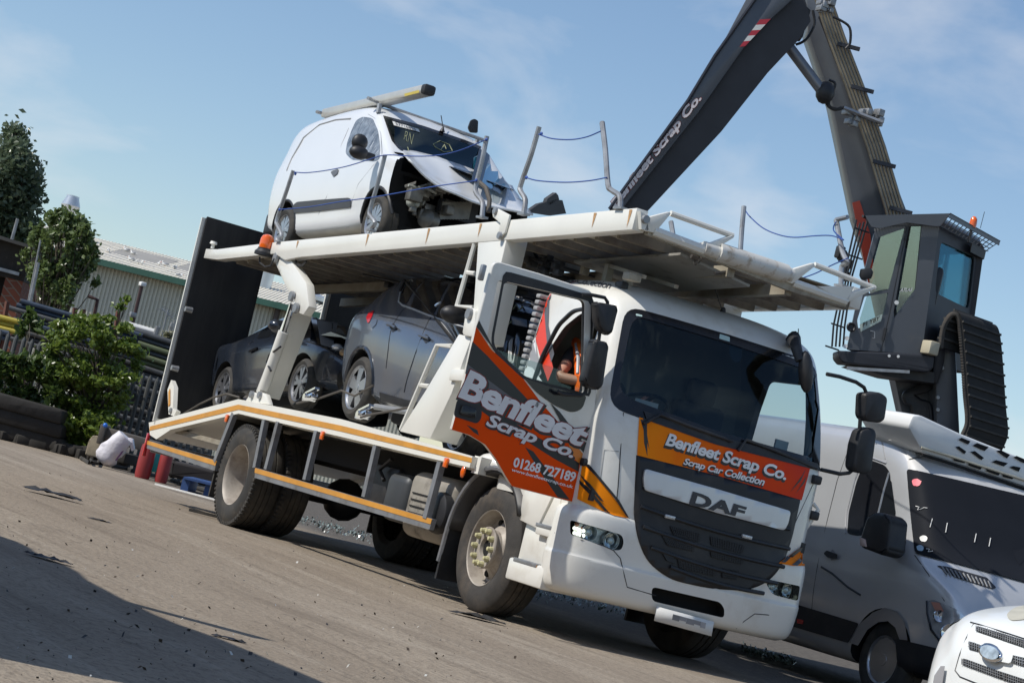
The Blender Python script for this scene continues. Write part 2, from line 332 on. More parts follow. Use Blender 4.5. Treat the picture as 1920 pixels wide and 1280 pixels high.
# ================================================================ ground
def ground_mat():
    m = bpy.data.materials.new('yard_dirt'); m.use_nodes = True; t = m.node_tree; b = t.nodes['Principled BSDF']; b.inputs['Roughness'].default_value = .95; b.inputs['Specular IOR Level'].default_value = .15
    tc = t.nodes.new('ShaderNodeTexCoord')
    def nz(scale, stretch=(1, 1, 1), rot=0, det=8, ro=.6, dist=0):
        mp = t.nodes.new('ShaderNodeMapping'); mp.inputs['Scale'].default_value = stretch; mp.inputs['Rotation'].default_value = (0, 0, rot)
        n = t.nodes.new('ShaderNodeTexNoise'); n.inputs['Scale'].default_value = scale; n.inputs['Detail'].default_value = det; n.inputs['Roughness'].default_value = ro; n.inputs['Distortion'].default_value = dist
        t.links.new(tc.outputs['Object'], mp.inputs['Vector']); t.links.new(mp.outputs[0], n.inputs['Vector']); return n.outputs['Fac']
    def rng(v, a, c, lo=0, hi=1):
        r = t.nodes.new('ShaderNodeMapRange'); r.inputs['From Min'].default_value = a; r.inputs['From Max'].default_value = c; r.inputs['To Min'].default_value = lo; r.inputs['To Max'].default_value = hi; t.links.new(v, r.inputs['Value']); return r.outputs[0]
    def mix(f, c1, c2, bt='MIX'):
        x = t.nodes.new('ShaderNodeMixRGB'); x.blend_type = bt
        for k, q in (('Fac', f), ('Color1', c1), ('Color2', c2)):
            if isinstance(q, tuple): x.inputs[k].default_value = q
            elif isinstance(q, (int, float)): x.inputs[k].default_value = q
            else: t.links.new(q, x.inputs[k])
        return x.outputs[0]
    c = mix(rng(nz(.5, (.35, 1.2, 1), R(-6)), .35, .68), (.255, .212, .165, 1), (.335, .285, .225, 1))
    c = mix(rng(nz(2.2, (.18, 1.6, 1), R(-10), dist=.6), .52, .82), c, (.15, .122, .095, 1))         # tyre-dragged dark smears
    c = mix(rng(nz(1.3, (.10, 1.9, 1), R(8), dist=.5), .53, .74), c, (.385, .335, .27, 1))
    c = mix(rng(nz(9, (.4, 1, 1), R(-3)), .58, .80), c, (.12, .10, .08, 1))
    c = mix(rng(nz(28, (.7, 1, 1), det=4), .45, .8), c, (.17, .14, .11, 1))
    c = mix(rng(nz(45, det=3), .64, .72), c, (.045, .04, .035, 1))
    c = mix(rng(nz(70, det=2), .70, .74), c, (.42, .40, .36, 1))
    # the far side of the truck: darker and greyer, mottled
    g = t.nodes.new('ShaderNodeSeparateXYZ'); t.links.new(tc.outputs['Object'], g.inputs[0])
    ya = t.nodes.new('ShaderNodeMath'); ya.operation = 'MULTIPLY_ADD'; t.links.new(nz(.8), ya.inputs[0]); ya.inputs[1].default_value = 2.0; t.links.new(g.outputs['Y'], ya.inputs[2])
    c = mix(rng(ya.outputs[0], 1.3, 2.6), c, mix(rng(nz(14), .4, .65), (.085, .078, .07, 1), (.15, .135, .118, 1)))
    t.links.new(c, b.inputs['Base Color'])
    bp = t.nodes.new('ShaderNodeBump'); bp.inputs['Strength'].default_value = .55; bp.inputs['Distance'].default_value = .03
    ad = t.nodes.new('ShaderNodeMath'); ad.operation = 'ADD'; t.links.new(nz(26, det=6), ad.inputs[0]); t.links.new(nz(3, (.3, 1.6, 1)), ad.inputs[1]); t.links.new(ad.outputs[0], bp.inputs['Height']); t.links.new(bp.outputs[0], b.inputs['Normal'])
    return m
GM = ground_mat()
gb = MB(); xs = [-900, -200, -60]+[-30+.5*i for i in range(95)]+[40, 200, 900]; ys = [-900, -200, -40]+[-16+.5*i for i in range(75)]+[60, 300, 900]
def gz(x, y):
    if abs(x) > 32 or abs(y) > 24: return 0
    k = max(0, min(1, (-1.6-y)/1.2))          # rolls gently on the open side only; flat under the wheels
    return k*(.035*mnoise.noise(Vector((x*.35, y*.7, 0))) + .012*mnoise.noise(Vector((x*1.3, y*2.2, 3))))
gb.add([(x, y, gz(x, y)) for y in ys for x in xs], [[j*len(xs)+i, j*len(xs)+i+1, (j+1)*len(xs)+i+1, (j+1)*len(xs)+i] for j in range(len(ys)-1) for i in range(len(xs)-1)])
struct(gb.build('ground', GM, None, 60))

# ================================================================ car transporter
T = thing('car_transporter', 'white two-deck car transporter lorry with orange and black livery and its driver door open', 'lorry')
def zring(xf, w, xb, b=.38, p=3.2, n=44):
    r = []
    for i in range(n+1):
        th = -math.pi/2 + math.pi*i/n; s, c = math.sin(th), math.cos(th)
        r.append((xf-b*(1-abs(c)**(2/p)), w*math.copysign(abs(s)**(2/p), s)))
    return r + [(xb+.08, w), (xb+.02, w-.02), (xb, w-.08), (xb, 0), (xb, -w+.08), (xb+.02, -w+.02), (xb+.08, -w)]
def zloft(lv, b=.38, p=3.2, sub=4):
    rows = crom([[z, xf, w_, xb] for z, xf, w_, xb in lv], sub); vs = []
    for z, xf, w_, xb in rows:
        k = zring(xf, w_, xb, b, p); vs += [(x, y, z) for x, y in k]
    n = len(k); m = len(rows)
    return MB().add(vs, [[i*n+j, i*n+(j+1) % n, (i+1)*n+(j+1) % n, (i+1)*n+j] for i in range(m-1) for j in range(n)]+[list(range(n))[::-1], list(range((m-1)*n, m*n))])
CABLV = [(.985, 1.413, 1.068, -.12), (1.03, 1.415, 1.07, -.12), (1.2, 1.415, 1.075, -.12), (1.5, 1.405, 1.075, -.12), (1.72, 1.39, 1.075, -.12), (2.1, 1.28, 1.06, -.13), (2.42, 1.165, 1.02, -.15), (2.56, 1.10, 1.0, -.17), (2.64, 1.03, .97, -.17), (2.70, .93, .925, -.17), (2.75, .78, .85, -.16), (2.785, .62, .72, -.1), (2.80, .46, .5, -.02)]
cab_outer = recalc(zloft(CABLV).mesh('cab')); CABT = bvh(cab_outer)
cc = surf_caster(CABT, None, .004); cc0 = surf_caster(CABT, None, 0)
inner = zloft([(z, xf-.06, w_-.055, xb+.05) for z, xf, w_, xb in [(1.12, 1.41, 1.07, -.12), (1.5, 1.40, 1.07, -.12), (1.72, 1.385, 1.07, -.12), (2.1, 1.275, 1.06, -.13), (2.42, 1.16, 1.02, -.15), (2.56, 1.09, .98, -.17), (2.62, .98, .90, -.17)]], sub=2).mesh('in', DASH)
WS = round_poly([(1173, 572), (1365, 627), (1556, 688), (1557, 735), (1546, 884), (1340, 833), (1139, 762)], [32, 0, 14, 0, 16, 0, 36])
WSI = round_poly([(1187, 590), (1365, 643), (1538, 702), (1538, 745), (1522, 858), (1340, 806), (1156, 738)], [26, 0, 12, 0, 12, 0, 34])
cut_ws = prism_px(WS, cc0, (-.30, 0, 0), (.12, 0, 0)).mesh('c', BLACK)
dr = [(.06, 1.09), (.10, 1.6), (.20, 2.08), (.34, 2.34), (.52, 2.46), (.80, 2.50), (.86, 2.42), (.96, 1.75), (.99, 1.50), (.99, 1.09)]   # driver's doorway (right side)
cut_dr = MB().prism([(x, -1.4, z) for x, z in round_poly(dr, .06)], (0, .55, 0)).mesh('c', BLACK)
lw = [(.10, 1.72), (.16, 2.12), (.26, 2.38), (.84, 2.38), (.98, 1.80), (.93, 1.70)]
cut_lw = MB().prism([(x, .8, z) for x, z in round_poly(lw, .06)], (0, .6, 0)).mesh('c', BLACK)
cab_outer.materials.append(CABW)
cab = boolean(cab_outer, [inner, cut_ws, cut_dr, cut_lw])
cabo = link('cab_body', cab, T, 40)
BLOFT = [(.345, 1.34, 1.05, .98), (.38, 1.395, 1.10, .98), (.46, 1.42, 1.12, .98), (.62, 1.43, 1.13, .98), (.66, 1.425, 1.125, .98), (.86, 1.425, 1.12, .98), (.95, 1.420, 1.11, .98), (.99, 1.412, 1.08, .98), (1.012, 1.39, 1.05, .98)]
bump = recalc(zloft(BLOFT, .33, 3.4, 3).mesh('b')); FT = bvh(bump); bc0 = surf_caster(FT, None, 0); bc = surf_caster(FT, None, .005)
bump.materials.append(CABW)
hl_r = round_poly([(1069, 974), (1166, 1002), (1170, 1016), (1165, 1031), (1150, 1031), (1069, 1001)], [6, 12, 8, 12, 10, 6])
hl_l = round_poly([(1436, 1092), (1448, 1087), (1500, 1098), (1496, 1126), (1448, 1114)], [10, 10, 4, 6, 10])
intake = round_poly([(1222, 1099), (1350, 1128), (1358, 1140), (1358, 1158), (1222, 1126)], [10, 8, 6, 8, 10])
bump = boolean(bump, [prism_px(q, bc0, (-.10, 0, 0), (.1, 0, 0)).mesh('c', m_) for q, m_ in ((hl_r, BLACKG), (hl_l, BLACKG), (intake, VOID))])
bo = link('bumper', bump, T, 40)
def seam(name, pts, cast, parent, r=.004, m=BLACK): return MB().tube([cast(*q) for q in pts], r, 5).build(name, m, parent, 60)
seam('panel_gap', [(1040, 998), (1090, 1012), (1130, 1022), (1150, 1031), (1163, 1046), (1171, 1080), (1176, 1100), (1230, 1116)], bc0, bo)
seam('panel_gap', [(1497, 1165), (1440, 1152), (1415, 1150), (1395, 1164), (1380, 1178)], bc0, bo)
both = BVHTree.FromPolygons([v.co[:] for v in list(cab_outer.vertices)]+[v.co[:] for v in zloft(BLOFT, .33, 3.4, 3).mesh('q').vertices], [p.vertices[:] for p in cab_outer.polygons]+[[i+len(cab_outer.vertices) for i in p.vertices] for p in zloft(BLOFT, .33, 3.4, 3).mesh('q').polygons])
def fc(off): return surf_caster(both, None, off)
# headlamps
for q, name in ((hl_r, 0), (hl_l, 1)):
    cx = sum(p[0] for p in q)/len(q); cy = sum(p[1] for p in q)/len(q)
    h = decal('headlight', q, surf_caster(FT, None, -.075), mat('headlamp_reflector', (.60, .61, .62), .3, .5, .4, 25), T, 8)
    lampc = surf_caster(FT, None, -.03)
    for (ux, uy, rr) in (((1105, 998, .062), (1148, 1014, .062)) if name == 0 else ((1452, 1100, .055), (1478, 1107, .055))):
        o = lampc(ux, uy); MB().lathe([(.0, -.03), (rr*.45, -.028), (rr*.8, -.01), (rr, .012), (rr*1.06, .012), (rr*1.1, -.02)], o, (1, -.1 if name == 0 else .3, 0), 20).build('lamp_bowl', CHROME, h)
        MB().sphere(lampc(ux, uy), (.02, .03, .03), CREAMP, 10).build('bulb', CREAMP, h)
    if name == 0:
        m_ = MB()
        for i in range(4):
            for j in range(2): m_.sphere(lampc(1075+i*6.5, 989+i*1.9+j*9), .014, None, 8)
        m_.build('daylight_leds', mat('lit_leds', (.9, .9, .8), .2, emis=((1, .98, .85), 2.2)), h)
        MB().sphere(lampc(1080, 980), .02, None, 8).build('indicator_bulb', mat('indicator_amber', (.35, .1, .03), .2), h)
    decal('lens', q, surf_caster(FT, None, -.004), CLEAR, h, 8)
# front: grille, silver bar with emblem, orange name panel, lettering
GR = round_poly([(1193, 852), (1345, 891), (1500, 936), (1484, 1010), (1466, 1060), (1440, 1090), (1400, 1107), (1330, 1103), (1255, 1086), (1212, 1052), (1194, 1006), (1188, 960)], [3, 0, 3, 20, 20, 25, 30, 30, 30, 30, 20, 0])
g = decal('grille', GR, fc(.006), GRILLE, T, 14); sm = g.modifiers.new('s', 'SOLIDIFY'); sm.thickness = .012
for y0, dy, x0, x1 in ((948, 0, 1205, 1478), (985, 0, 1200, 1478), (1022, 0, 1205, 1468), (1056, 0, 1220, 1455), (1082, 0, 1255, 1430)):
    m_ = MB(); m_.tube([fc(.012)(x0+(x1-x0)*i/12, y0-35+((x0+(x1-x0)*i/12)-1205)*.285+6*math.sin(math.pi*i/12)) for i in range(13)], .016, 6); m_.build('slat', GRILLE, g)
hx = mat('mesh_grille', (.012, .012, .013), .6, 0, .3, 90)
for q in (((1255, 985), (1312, 1000), (1310, 1016), (1262, 1004)), ((1330, 1004), (1395, 1022), (1390, 1038), (1332, 1022)), ((1238, 1000), (1300, 1018), (1300, 1034), (1250, 1022)), ((1330, 1028), (1395, 1044), (1390, 1058), (1332, 1044)), ((1240, 1035), (1260, 1042), (1265, 1056), (1248, 1050)), ((1268, 1042), (1340, 1060), (1340, 1080), (1272, 1064)), ((1352, 1064), (1385, 1070), (1380, 1086), (1352, 1082))):
    decal('mesh_vent', round_poly(q, 3), fc(.014), hx, g, 12)
    m_ = MB(); a, b_, c_, d_ = (np.array(v, float) for v in q)
    for k in range(1, 5): m_.tube([fc(.016)(*(a+(d_-a)*k/5)), fc(.016)(*(b_+(c_-b_)*k/5))], .0028, 4)
    for k in range(1, 14): m_.tube([fc(.016)(*(a+(b_-a)*k/14)), fc(.016)(*(d_+(c_-d_)*k/14))], .0028, 4)
    m_.build('mesh_wire', GRILLE, g)
for q in ((1253, 968), (1397, 1005)):
    o = fc(.02)(*q); MB().box(o+Vector((-.01, -.045, -.014)), o+Vector((.015, .045, .014)), .006).build('strobe_lamp', mat('strobe_lens', (.55, .56, .56), .2, .3, .3, 60), g)
bar = decal('badge_bar', round_poly([(1207, 878), (1345, 917), (1478, 957), (1473, 980), (1466, 993), (1340, 960), (1206, 918), (1204, 896)], [6, 0, 6, 4, 6, 0, 5, 3]), fc(.03), SILVER, T, 12)
sm = bar.modifiers.new('s', 'SOLIDIFY'); sm.thickness = .024; bv = bar.modifiers.new('b', 'BEVEL'); bv.width = .006; bv.segments = 2
textq('lettering', 'DAF', ((1290, 944), (1386, 968), (1393, 950), (1297, 922)), fc(.036), DAFG, bar, 0, .045, 1.02)
# orange panel under the windscreen, printed from amber to red
pm = bpy.data.materials.new('printed_flame'); pm.use_nodes = True; t_ = pm.node_tree; b_ = t_.nodes['Principled BSDF']; b_.inputs['Roughness'].default_value = .4; b_.inputs['Specular IOR Level'].default_value = .06
tc_ = t_.nodes.new('ShaderNodeTexCoord'); sx = t_.nodes.new('ShaderNodeSeparateXYZ'); t_.links.new(tc_.outputs['Object'], sx.inputs[0]); nn = t_.nodes.new('ShaderNodeTexNoise'); nn.inputs['Scale'].default_value = 4; t_.links.new(tc_.outputs['Object'], nn.inputs[0])
ma = t_.nodes.new('ShaderNodeMath'); ma.operation = 'MULTIPLY_ADD'; t_.links.new(nn.outputs['Fac'], ma.inputs[0]); ma.inputs[1].default_value = .8; t_.links.new(sx.outputs['Y'], ma.inputs[2])
rp = t_.nodes.new('ShaderNodeValToRGB'); mr = t_.nodes.new('ShaderNodeMapRange'); mr.inputs['From Min'].default_value = -.6; mr.inputs['From Max'].default_value = 1.25; t_.links.new(ma.outputs[0], mr.inputs['Value']); t_.links.new(mr.outputs[0], rp.inputs[0])
e = rp.color_ramp.elements; e[0].position = .05; e[0].color = (.92, .27, .010, 1); e[1].position = .95; e[1].color = (.72, .055, .025, 1); e2 = rp.color_ramp.elements.new(.32); e2.color = (.90, .22, .010, 1); e3 = rp.color_ramp.elements.new(.6); e3.color = (.82, .085, .010, 1)
t_.links.new(rp.outputs[0], b_.inputs['Base Color'])
fp = decal('name_panel', [(1198, 782), (1212, 786), (1340, 826), (1460, 860), (1518, 876), (1502, 937), (1345, 891), (1194, 853)], fc(.007), pm, T, 12)
for q in ([(1200, 786), (1208, 788), (1217, 843), (1212, 826)], [(1205, 783), (1212, 786), (1213, 855), (1207, 830)], [(1516, 880), (1506, 905), (1490, 925), (1512, 890)], [(1510, 878), (1500, 900), (1480, 922), (1503, 890)]):
    decal('flash_mark', q, fc(.009), BLACKV, fp, 12)
Q1 = ((1245, 840), (1469, 905), (1475, 879), (1252, 812)); Q2 = ((1279, 873), (1429, 914), (1433, 896), (1282, 858))
textq('lettering_shadow', 'Benfleet Scrap Co.', ((1243, 845), (1467, 909), (1473, 882), (1250, 815)), fc(.010), BLACKV, fp, .15, .055, .95)
textq('lettering', 'Benfleet Scrap Co.', Q1, fc(.013), LETTERW, fp, .15, .03, .95)
textq('lettering_shadow', 'Scrap Car Collection', ((1278, 876), (1428, 917), (1432, 899), (1281, 861)), fc(.010), BLACKV, fp, .25, .05, .95)
textq('lettering', 'Scrap Car Collection', Q2, fc(.013), LETTERW, fp, .25, .025, .95)
# windscreen
wf = ring_decal('windscreen_surround', WS, WSI, fc(.002), BLACKG, T, 96)
decal('windscreen', WS, fc(-.004), SCREEN, T, 14)
for pts in (((1205, 795), (1235, 778), (1290, 800), (1370, 828)), ((1380, 845), (1395, 825), (1450, 846), (1525, 878))):
    MB().tube([fc(.03)(*q) for q in pts], .012, 6).build('wiper', BLACK, T)
decal('wiper_cowl', [(1206, 770), (1340, 815), (1530, 868), (1542, 884), (1340, 833), (1212, 788)], fc(.012), BLACK, T, 12)
decal('tax_disc', round_poly([(1349, 626), (1368, 632), (1368, 641), (1348, 635)], 2), fc(.004), mat('pale_sticker', (.45, .60, .58), .5), wf)
decal('tax_disc', round_poly([(1192, 588), (1204, 591), (1204, 594), (1192, 592)], 2), fc(.004), mat('pale_sticker', (.45, .60, .58), .5), wf)
decal('camera_pod', round_poly([(1372, 634), (1394, 641), (1394, 668), (1388, 678), (1378, 676), (1370, 660)], 4), fc(-.02), BLACK, wf, 12)
# corner panels and livery on the cab corners
seam('panel_gap', [(1169, 773), (1163, 850), (1159, 910), (1155, 950)], cc0, cabo, .005)
seam('panel_gap', [(1478, 1010), (1495, 970), (1523, 910), (1535, 880)], cc0, cabo, .004)
q = decal('flash_panel', [(1092, 872), (1103, 873), (1118, 893), (1145, 925), (1156, 940), (1178, 972), (1150, 966), (1120, 953), (1083, 935)], fc(.006), pm, T, 4)
for s_ in ([(1088, 900), (1104, 914), (1143, 962), (1136, 960), (1100, 920), (1088, 907)], [(1088, 888), (1108, 908), (1132, 940), (1125, 937), (1100, 908)], [(1095, 868), (1106, 871), (1160, 937), (1180, 973), (1172, 965), (1152, 934), (1118, 893)]): decal('flash_mark', s_, fc(.012), BLACKV, q, 3)
q = decal('flash_panel', [(1459, 1055), (1490, 1032), (1515, 1016), (1535, 1005), (1530, 1032), (1512, 1060), (1485, 1060)], fc(.008), mat('vinyl_amber_orange', (.88, .22, .008), .5, 0, .1, 4, spec=.08), T, 4)
for s_ in ([(1482, 1058), (1510, 1040), (1532, 1015), (1532, 1022), (1512, 1046), (1492, 1060)], [(1462, 1053), (1492, 1030), (1535, 1003), (1535, 1007), (1495, 1034), (1470, 1054)]): decal('flash_mark', s_, fc(.014), BLACKV, q, 3)
seam('panel_gap', [(1160, 846), (1133, 843), (1125, 905)], cc0, cabo, .004, mat('gap_soft', (.3, .3, .29), .6))
for s_ in ((1525, 898), (1545, 970)): o = cc(*s_); MB().box(o+Vector((-.05, -.03, -.035)), o+Vector((.05, .05, .035)), .015).build('marker_lamp', BLACK, T)
MB().tube([cc0(1531, 945), surf_caster(CABT, None, .05)(1533, 955), surf_caster(CABT, None, .05)(1517, 1015), cc0(1512, 1025)], .018, 8).build('grab_handle', CABW, T)
# roof lettering and small fittings
textq('lettering', 'Scrap Car Collection', ((1012, 524), (1143, 546), (1148, 530), (1018, 509)), surf_caster(CABT, None, .006), mat('vinyl_navy', (.05, .055, .07), .4), T, .3, .005, .9)
decal('flash_mark', [(1030, 517), (1052, 513), (1058, 517), (1050, 533), (1040, 536)], surf_caster(CABT, None, .004), REDV, T, 10)
decal('flash_mark', [(1062, 515), (1082, 518), (1072, 523), (1060, 524)], surf_caster(CABT, None, .004), REDV, T, 10)
o = cc(1166, 538); MB().box(o+Vector((-.06, -.04, -.03)), o+Vector((.06, .03, .04)), .02).build('marker_lamp', BLACK, T)
for a, b_ in (((1358, 577), (1322, 488)), ((1510, 630), (1497, 616))):
    base = cc0(*a); top = P(*b_, x=base.x-.02); MB().lathe([(.0, .0), (.025, 0), (.018, .03), (.006, .04)], base, (0, 0, 1), 10).tube([base, top], .004, 5).build('aerial', BLACK, T)
# nearside front mirror hanging from the roof edge
MB().sphere(cc(1486, 644), (.05, .07, .10), None, 14).build('mirror_base', BLACK, T)
MB().tube([cc0(1486, 640), P(1490, 640, x=1.30), P(1494, 655, x=1.42), P(1500, 676, x=1.46)], [.055, .05, .042, .035], 10).build('mirror_arm', BLACK, T)
mh = MB().sphere((0, 0, 0), 1, None, 18); M_ = Matrix.Translation(P(1511, 697, x=1.47)) @ Matrix.Rotation(R(18), 4, 'X') @ Matrix.Diagonal((.055, .062, .165, 1)); mh.v = [tuple(M_ @ Vector(v)) for v in mh.v]; mh.build('mirror', BLACK, T)
# nearside door mirrors on a bent arm
ax = 1.22
for l_ in (((1550, 701), (1575, 706), (1605, 716), (1620, 726), (1625, 738), (1625, 760)), ((1540, 880), (1575, 888), (1592, 886), (1602, 878)), ((1614, 770), (1610, 830))): MB().tube([P(*q, x=ax) for q in l_], .016, 8).build('mirror_arm', BLACK, T)
for q, rr in (([(1603, 735), (1633, 732), (1647, 742), (1641, 784), (1632, 790), (1607, 787), (1601, 778)], 7), ([(1597, 803), (1618, 798), (1626, 808), (1616, 880), (1605, 886), (1587, 882), (1582, 872), (1588, 830)], 7)):
    MB().prism(PL(round_poly(q, rr, 3), x=ax-.04), (.11, .02, 0), None, .018).build('mirror', BLACK, T, 50)

# ---- number plate (blanked out)
pl = decal('number_plate', [(1232, 1136), (1339, 1165), (1334, 1192), (1227, 1163)], plane_caster(None, 0, x=1.445), PLATEW, T)
sm = pl.modifiers.new('s', 'SOLIDIFY'); sm.thickness = .008
for k, (x0, x1, c_) in enumerate(((1262, 1275, .20), (1275, 1288, .28), (1288, 1303, .24), (1303, 1315, .22), (1315, 1324, .33))):
    f = lambda x, t: (x, 1139+(x-1231)*.271+t)
    decal('blank_block', [f(x0, 3), f(x1, 3), f(x1-2, 14-(k % 2)*3), f(x0-2, 14-(k % 2)*3)], plane_caster(None, .003, x=1.445), mat('plate_grey%d' % k, (c_, c_, c_+.01), .5), pl)

# ---- steps, side panel under the door
st = MB(); y0 = -1.125
st.box((.52, y0, .33), (1.10, -.60, .50), .02).box((.55, -1.065, .49), (1.06, -.62, .80), .01).box((.80, y0+.01, .72), (1.10, -.62, .80), .015).box((.50, -1.085, .79), (1.02, -.62, 1.03), .02)
sp_ = st.build('step_panel', CABW, T)
MB().prism([(.50, -1.105, .79), (.80, -1.105, .76), (.92, -1.105, 1.03), (.44, -1.105, 1.06)], (0, .05, 0), None, .01).build('wheel_arch_panel', CABW, T)
MB().box((.60, y0-.004, .475), (.98, -.985, .507), .004).build('step_tread', STEEL, sp_); MB().box((.80, y0+.004, .778), (1.06, -1.0, .806), .004).build('step_tread', STEEL, sp_)
MB().box((.93, y0-.003, .478), (.98, -1.12, .50)).build('side_reflector', AMBER, sp_)
# ---- cab interior: floor, dash, wheel, seats
MB().box((-.06, -1.0, 1.06), (1.3, 1.0, 1.14)).build('cab_floor', BLACK, T)
d_ = MB().prism([(1.24, -.80, 1.2), (1.24, -.80, 1.70), (1.02, -.80, 1.78), (.88, -.80, 1.66), (.92, -.80, 1.2)], (0, 1.60, 0), None, .03).build('dashboard', DASH, T)
MB().sphere((1.02, -.52, 1.76), (.22, .3, .10), None, 16).build('instrument_hood', mat('hood_tan', (.30, .28, .23), .6), d_)
MB().box((1.10, -.70, 1.80), (1.12, -.50, 1.90), 0, None, Matrix.Translation((0, 0, 0))).build('paper_note', PLATEW, d_)
MB().box((1.14, .60, 1.78), (1.16, .72, 1.88)).build('paper_note', PLATEW, d_)
sw = MB(); c_ = Vector((.84, -.50, 1.86)); axv = Vector((-.45, 0, .9)).normalized(); e1 = Vector((0, 1, 0)); e2_ = axv.cross(e1)
sw.tube([c_+(e1*math.cos(t)+e2_*math.sin(t))*.22 for t in [i*2*math.pi/28 for i in range(29)]], .014, 7, None, False)
sw.tube([c_-e1*.22, c_+e1*.22], .018, 6).tube([c_, c_-e2_*.21], .018, 6).tube([c_, c_-axv*.35], .04, 8); sw.build('steering_wheel', BLACK, T)
for yy in (-.52, .55):
    s_ = MB().box((-.02, yy-.25, 1.30), (.48, yy+.25, 1.47), .05).box((-.06, yy-.24, 1.44), (.09, yy+.24, 2.06), .05).box((-.05, yy-.14, 2.05), (.06, yy+.14, 2.26), .05); s_.build('seat', mat('seat_cloth', (.03, .03, .035), .9), T)

# ---- the open driver's door, square to the cab
DX = 1.155; dcast = lambda off=0: plane_caster(None, off, x=DX)
DO = round_poly([(926, 488), (1010, 512), (1113, 546), (1108, 600), (1120, 720), (1113, 800), (1100, 827), (1090, 867), (1082, 934), (1073, 941), (960, 912), (947, 890), (930, 860), (910, 833), (880, 815), (847, 806), (866, 735), (893, 612)], [14, 0, 14, 0, 10, 0, 0, 0, 6, 6, 12, 8, 8, 8, 8, 3, 0, 0], 4)
DWI = round_poly([(946, 527), (1108, 565), (1107, 620), (1104, 739), (985, 707), (927, 650), (926, 632)], [6, 10, 0, 6, 14, 10, 8], 4)
dm = MB().prism([P(*q, x=DX) for q in DO], (-.045, 0, 0), None).mesh('d', CABW)
dm = boolean(dm, [MB().prism([P(*q, x=DX+.1) for q in DWI], (-.4, 0, 0)).mesh('c', BLACK)])
door = link('driver_door', dm, T, 40); bv = door.modifiers.new('b', 'BEVEL'); bv.width = .008; bv.segments = 2; bv.limit_method = 'ANGLE'
DWO = round_poly([(945, 507), (1010, 525), (1114, 556), (1111, 620), (1108, 744), (985, 714), (922, 655), (921, 632)], [10, 0, 10, 0, 6, 14, 10, 8], 4)
ring_decal('window_seal', DWO, DWI, dcast(.004), BLACK, door)
decal('mirror_panel', round_poly([(982, 708), (1040, 728), (1100, 742), (1092, 767), (1072, 774), (1040, 760), (1005, 735)], [4, 0, 6, 10, 14, 12, 12]), dcast(.006), BLACKG, door)
MB().prism([P(*q, x=DX-.03) for q in [(985, 707), (930, 655), (1000, 677), (1098, 708), (1096, 736)]], (-.005, 0, 0)).build('window_glass', CLEAR, door)
# livery on the door
def dd(name, pts, m, off): return decal(name, pts, dcast(off), m, door)
dd('vinyl_base', [(893, 612), (921, 655), (980, 708), (1015, 755), (1055, 800), (1088, 862), (1082, 934), (1073, 940), (960, 911), (947, 890), (930, 860), (910, 833), (880, 815), (847, 805), (866, 735)], ORANGE, .003)
dd('flash_mark', [(893, 612), (900, 620), (925, 655), (922, 646), (898, 600)], BLACKV, .006)
dd('flash_mark', [(886, 640), (915, 668), (955, 712), (1000, 760), (1040, 800), (1062, 820), (1030, 816), (985, 776), (930, 728), (874, 690), (880, 664)], BLACKV, .005)
dd('flash_mark', [(876, 682), (910, 708), (960, 745), (1000, 775), (985, 772), (930, 738), (880, 705), (872, 700)], GREYV, .006)
dd('flash_mark', [(866, 735), (900, 752), (960, 790), (1020, 826), (1060, 850), (1086, 868), (1085, 884), (1040, 860), (980, 822), (930, 790), (900, 768), (863, 748)], BLACKV, .005)
dd('flash_mark', [(985, 838), (1000, 846), (1068, 936), (1046, 932), (1010, 880)], BLACKV, .005)
dd('flash_mark', [(875, 796), (895, 806), (898, 816), (888, 810)], BLACKV, .005)
dd('flash_mark', [(1032, 755), (1050, 772), (1098, 835), (1094, 848), (1060, 806)], BLACKV, .006)
dd('flash_mark', [(1062, 812), (1093, 850), (1088, 872), (1070, 850)], mat('vinyl_amber', (.75, .22, .02), .3), .0045)
LQ = ((862, 743), (1088, 836), (1107, 801), (878, 693))
def lq(dx, dy): return tuple((x+dx, y+dy) for x, y in LQ)
def shear_up(q, k=1): return q
big = text_tris('Benfleet', .12, 0, .95)
textq('lettering_outline', 'Benfleet', lq(1, 3), dcast(.008), BLACKV, door, .12, .085, .95)
textq('lettering_outline', 'Benfleet', LQ, dcast(.010), DRED, door, .12, .06, .95)
textq('lettering', 'Benfleet', LQ, dcast(.012), LETTER, door, .12, .036, .95)
SQ = ((909, 803), (1068, 864), (1084, 838), (920, 776))
textq('lettering_outline', 'Scrap Co.', tuple((x+1, y+3) for x, y in SQ), dcast(.008), BLACKV, door, .12, .085, .95)
textq('lettering_outline', 'Scrap Co.', SQ, dcast(.010), DRED, door, .12, .055, .95)
textq('lettering', 'Scrap Co.', SQ, dcast(.012), LETTER, door, .12, .03, .95)
textq('lettering', '01268 727189', ((962, 874), (1076, 903), (1081, 886), (966, 857)), dcast(.010), LETTERW, door, 0, .03, .95)
textq('lettering', 'www.benfleetscrap.co.uk', ((958, 884), (1073, 917), (1075, 909), (961, 877)), dcast(.010), LETTERW, door, 0, .015, .95)
hp = dd('handle_recess', round_poly([(857, 748), (895, 757), (904, 768), (902, 786), (894, 794), (850, 780)], 7), BLACK, .009)
MB().prism(PL(round_poly([(866, 758), (892, 765), (890, 784), (860, 776)], 4), x=DX+.012), (.02, 0, 0), None, .006).build('door_handle', BLACKG, door)
o = P(1094, 866, x=DX); MB().box(o+Vector((-.01, -.035, -.03)), o+Vector((.06, .035, .03)), .015).build('side_repeater', BLACK, door)
MB().box(P(913, 513, x=DX)+Vector((-.04, -.05, -.06)), P(913, 513, x=DX)+Vector((.0, -.01, .06)), .01).build('door_latch', STEEL, door)
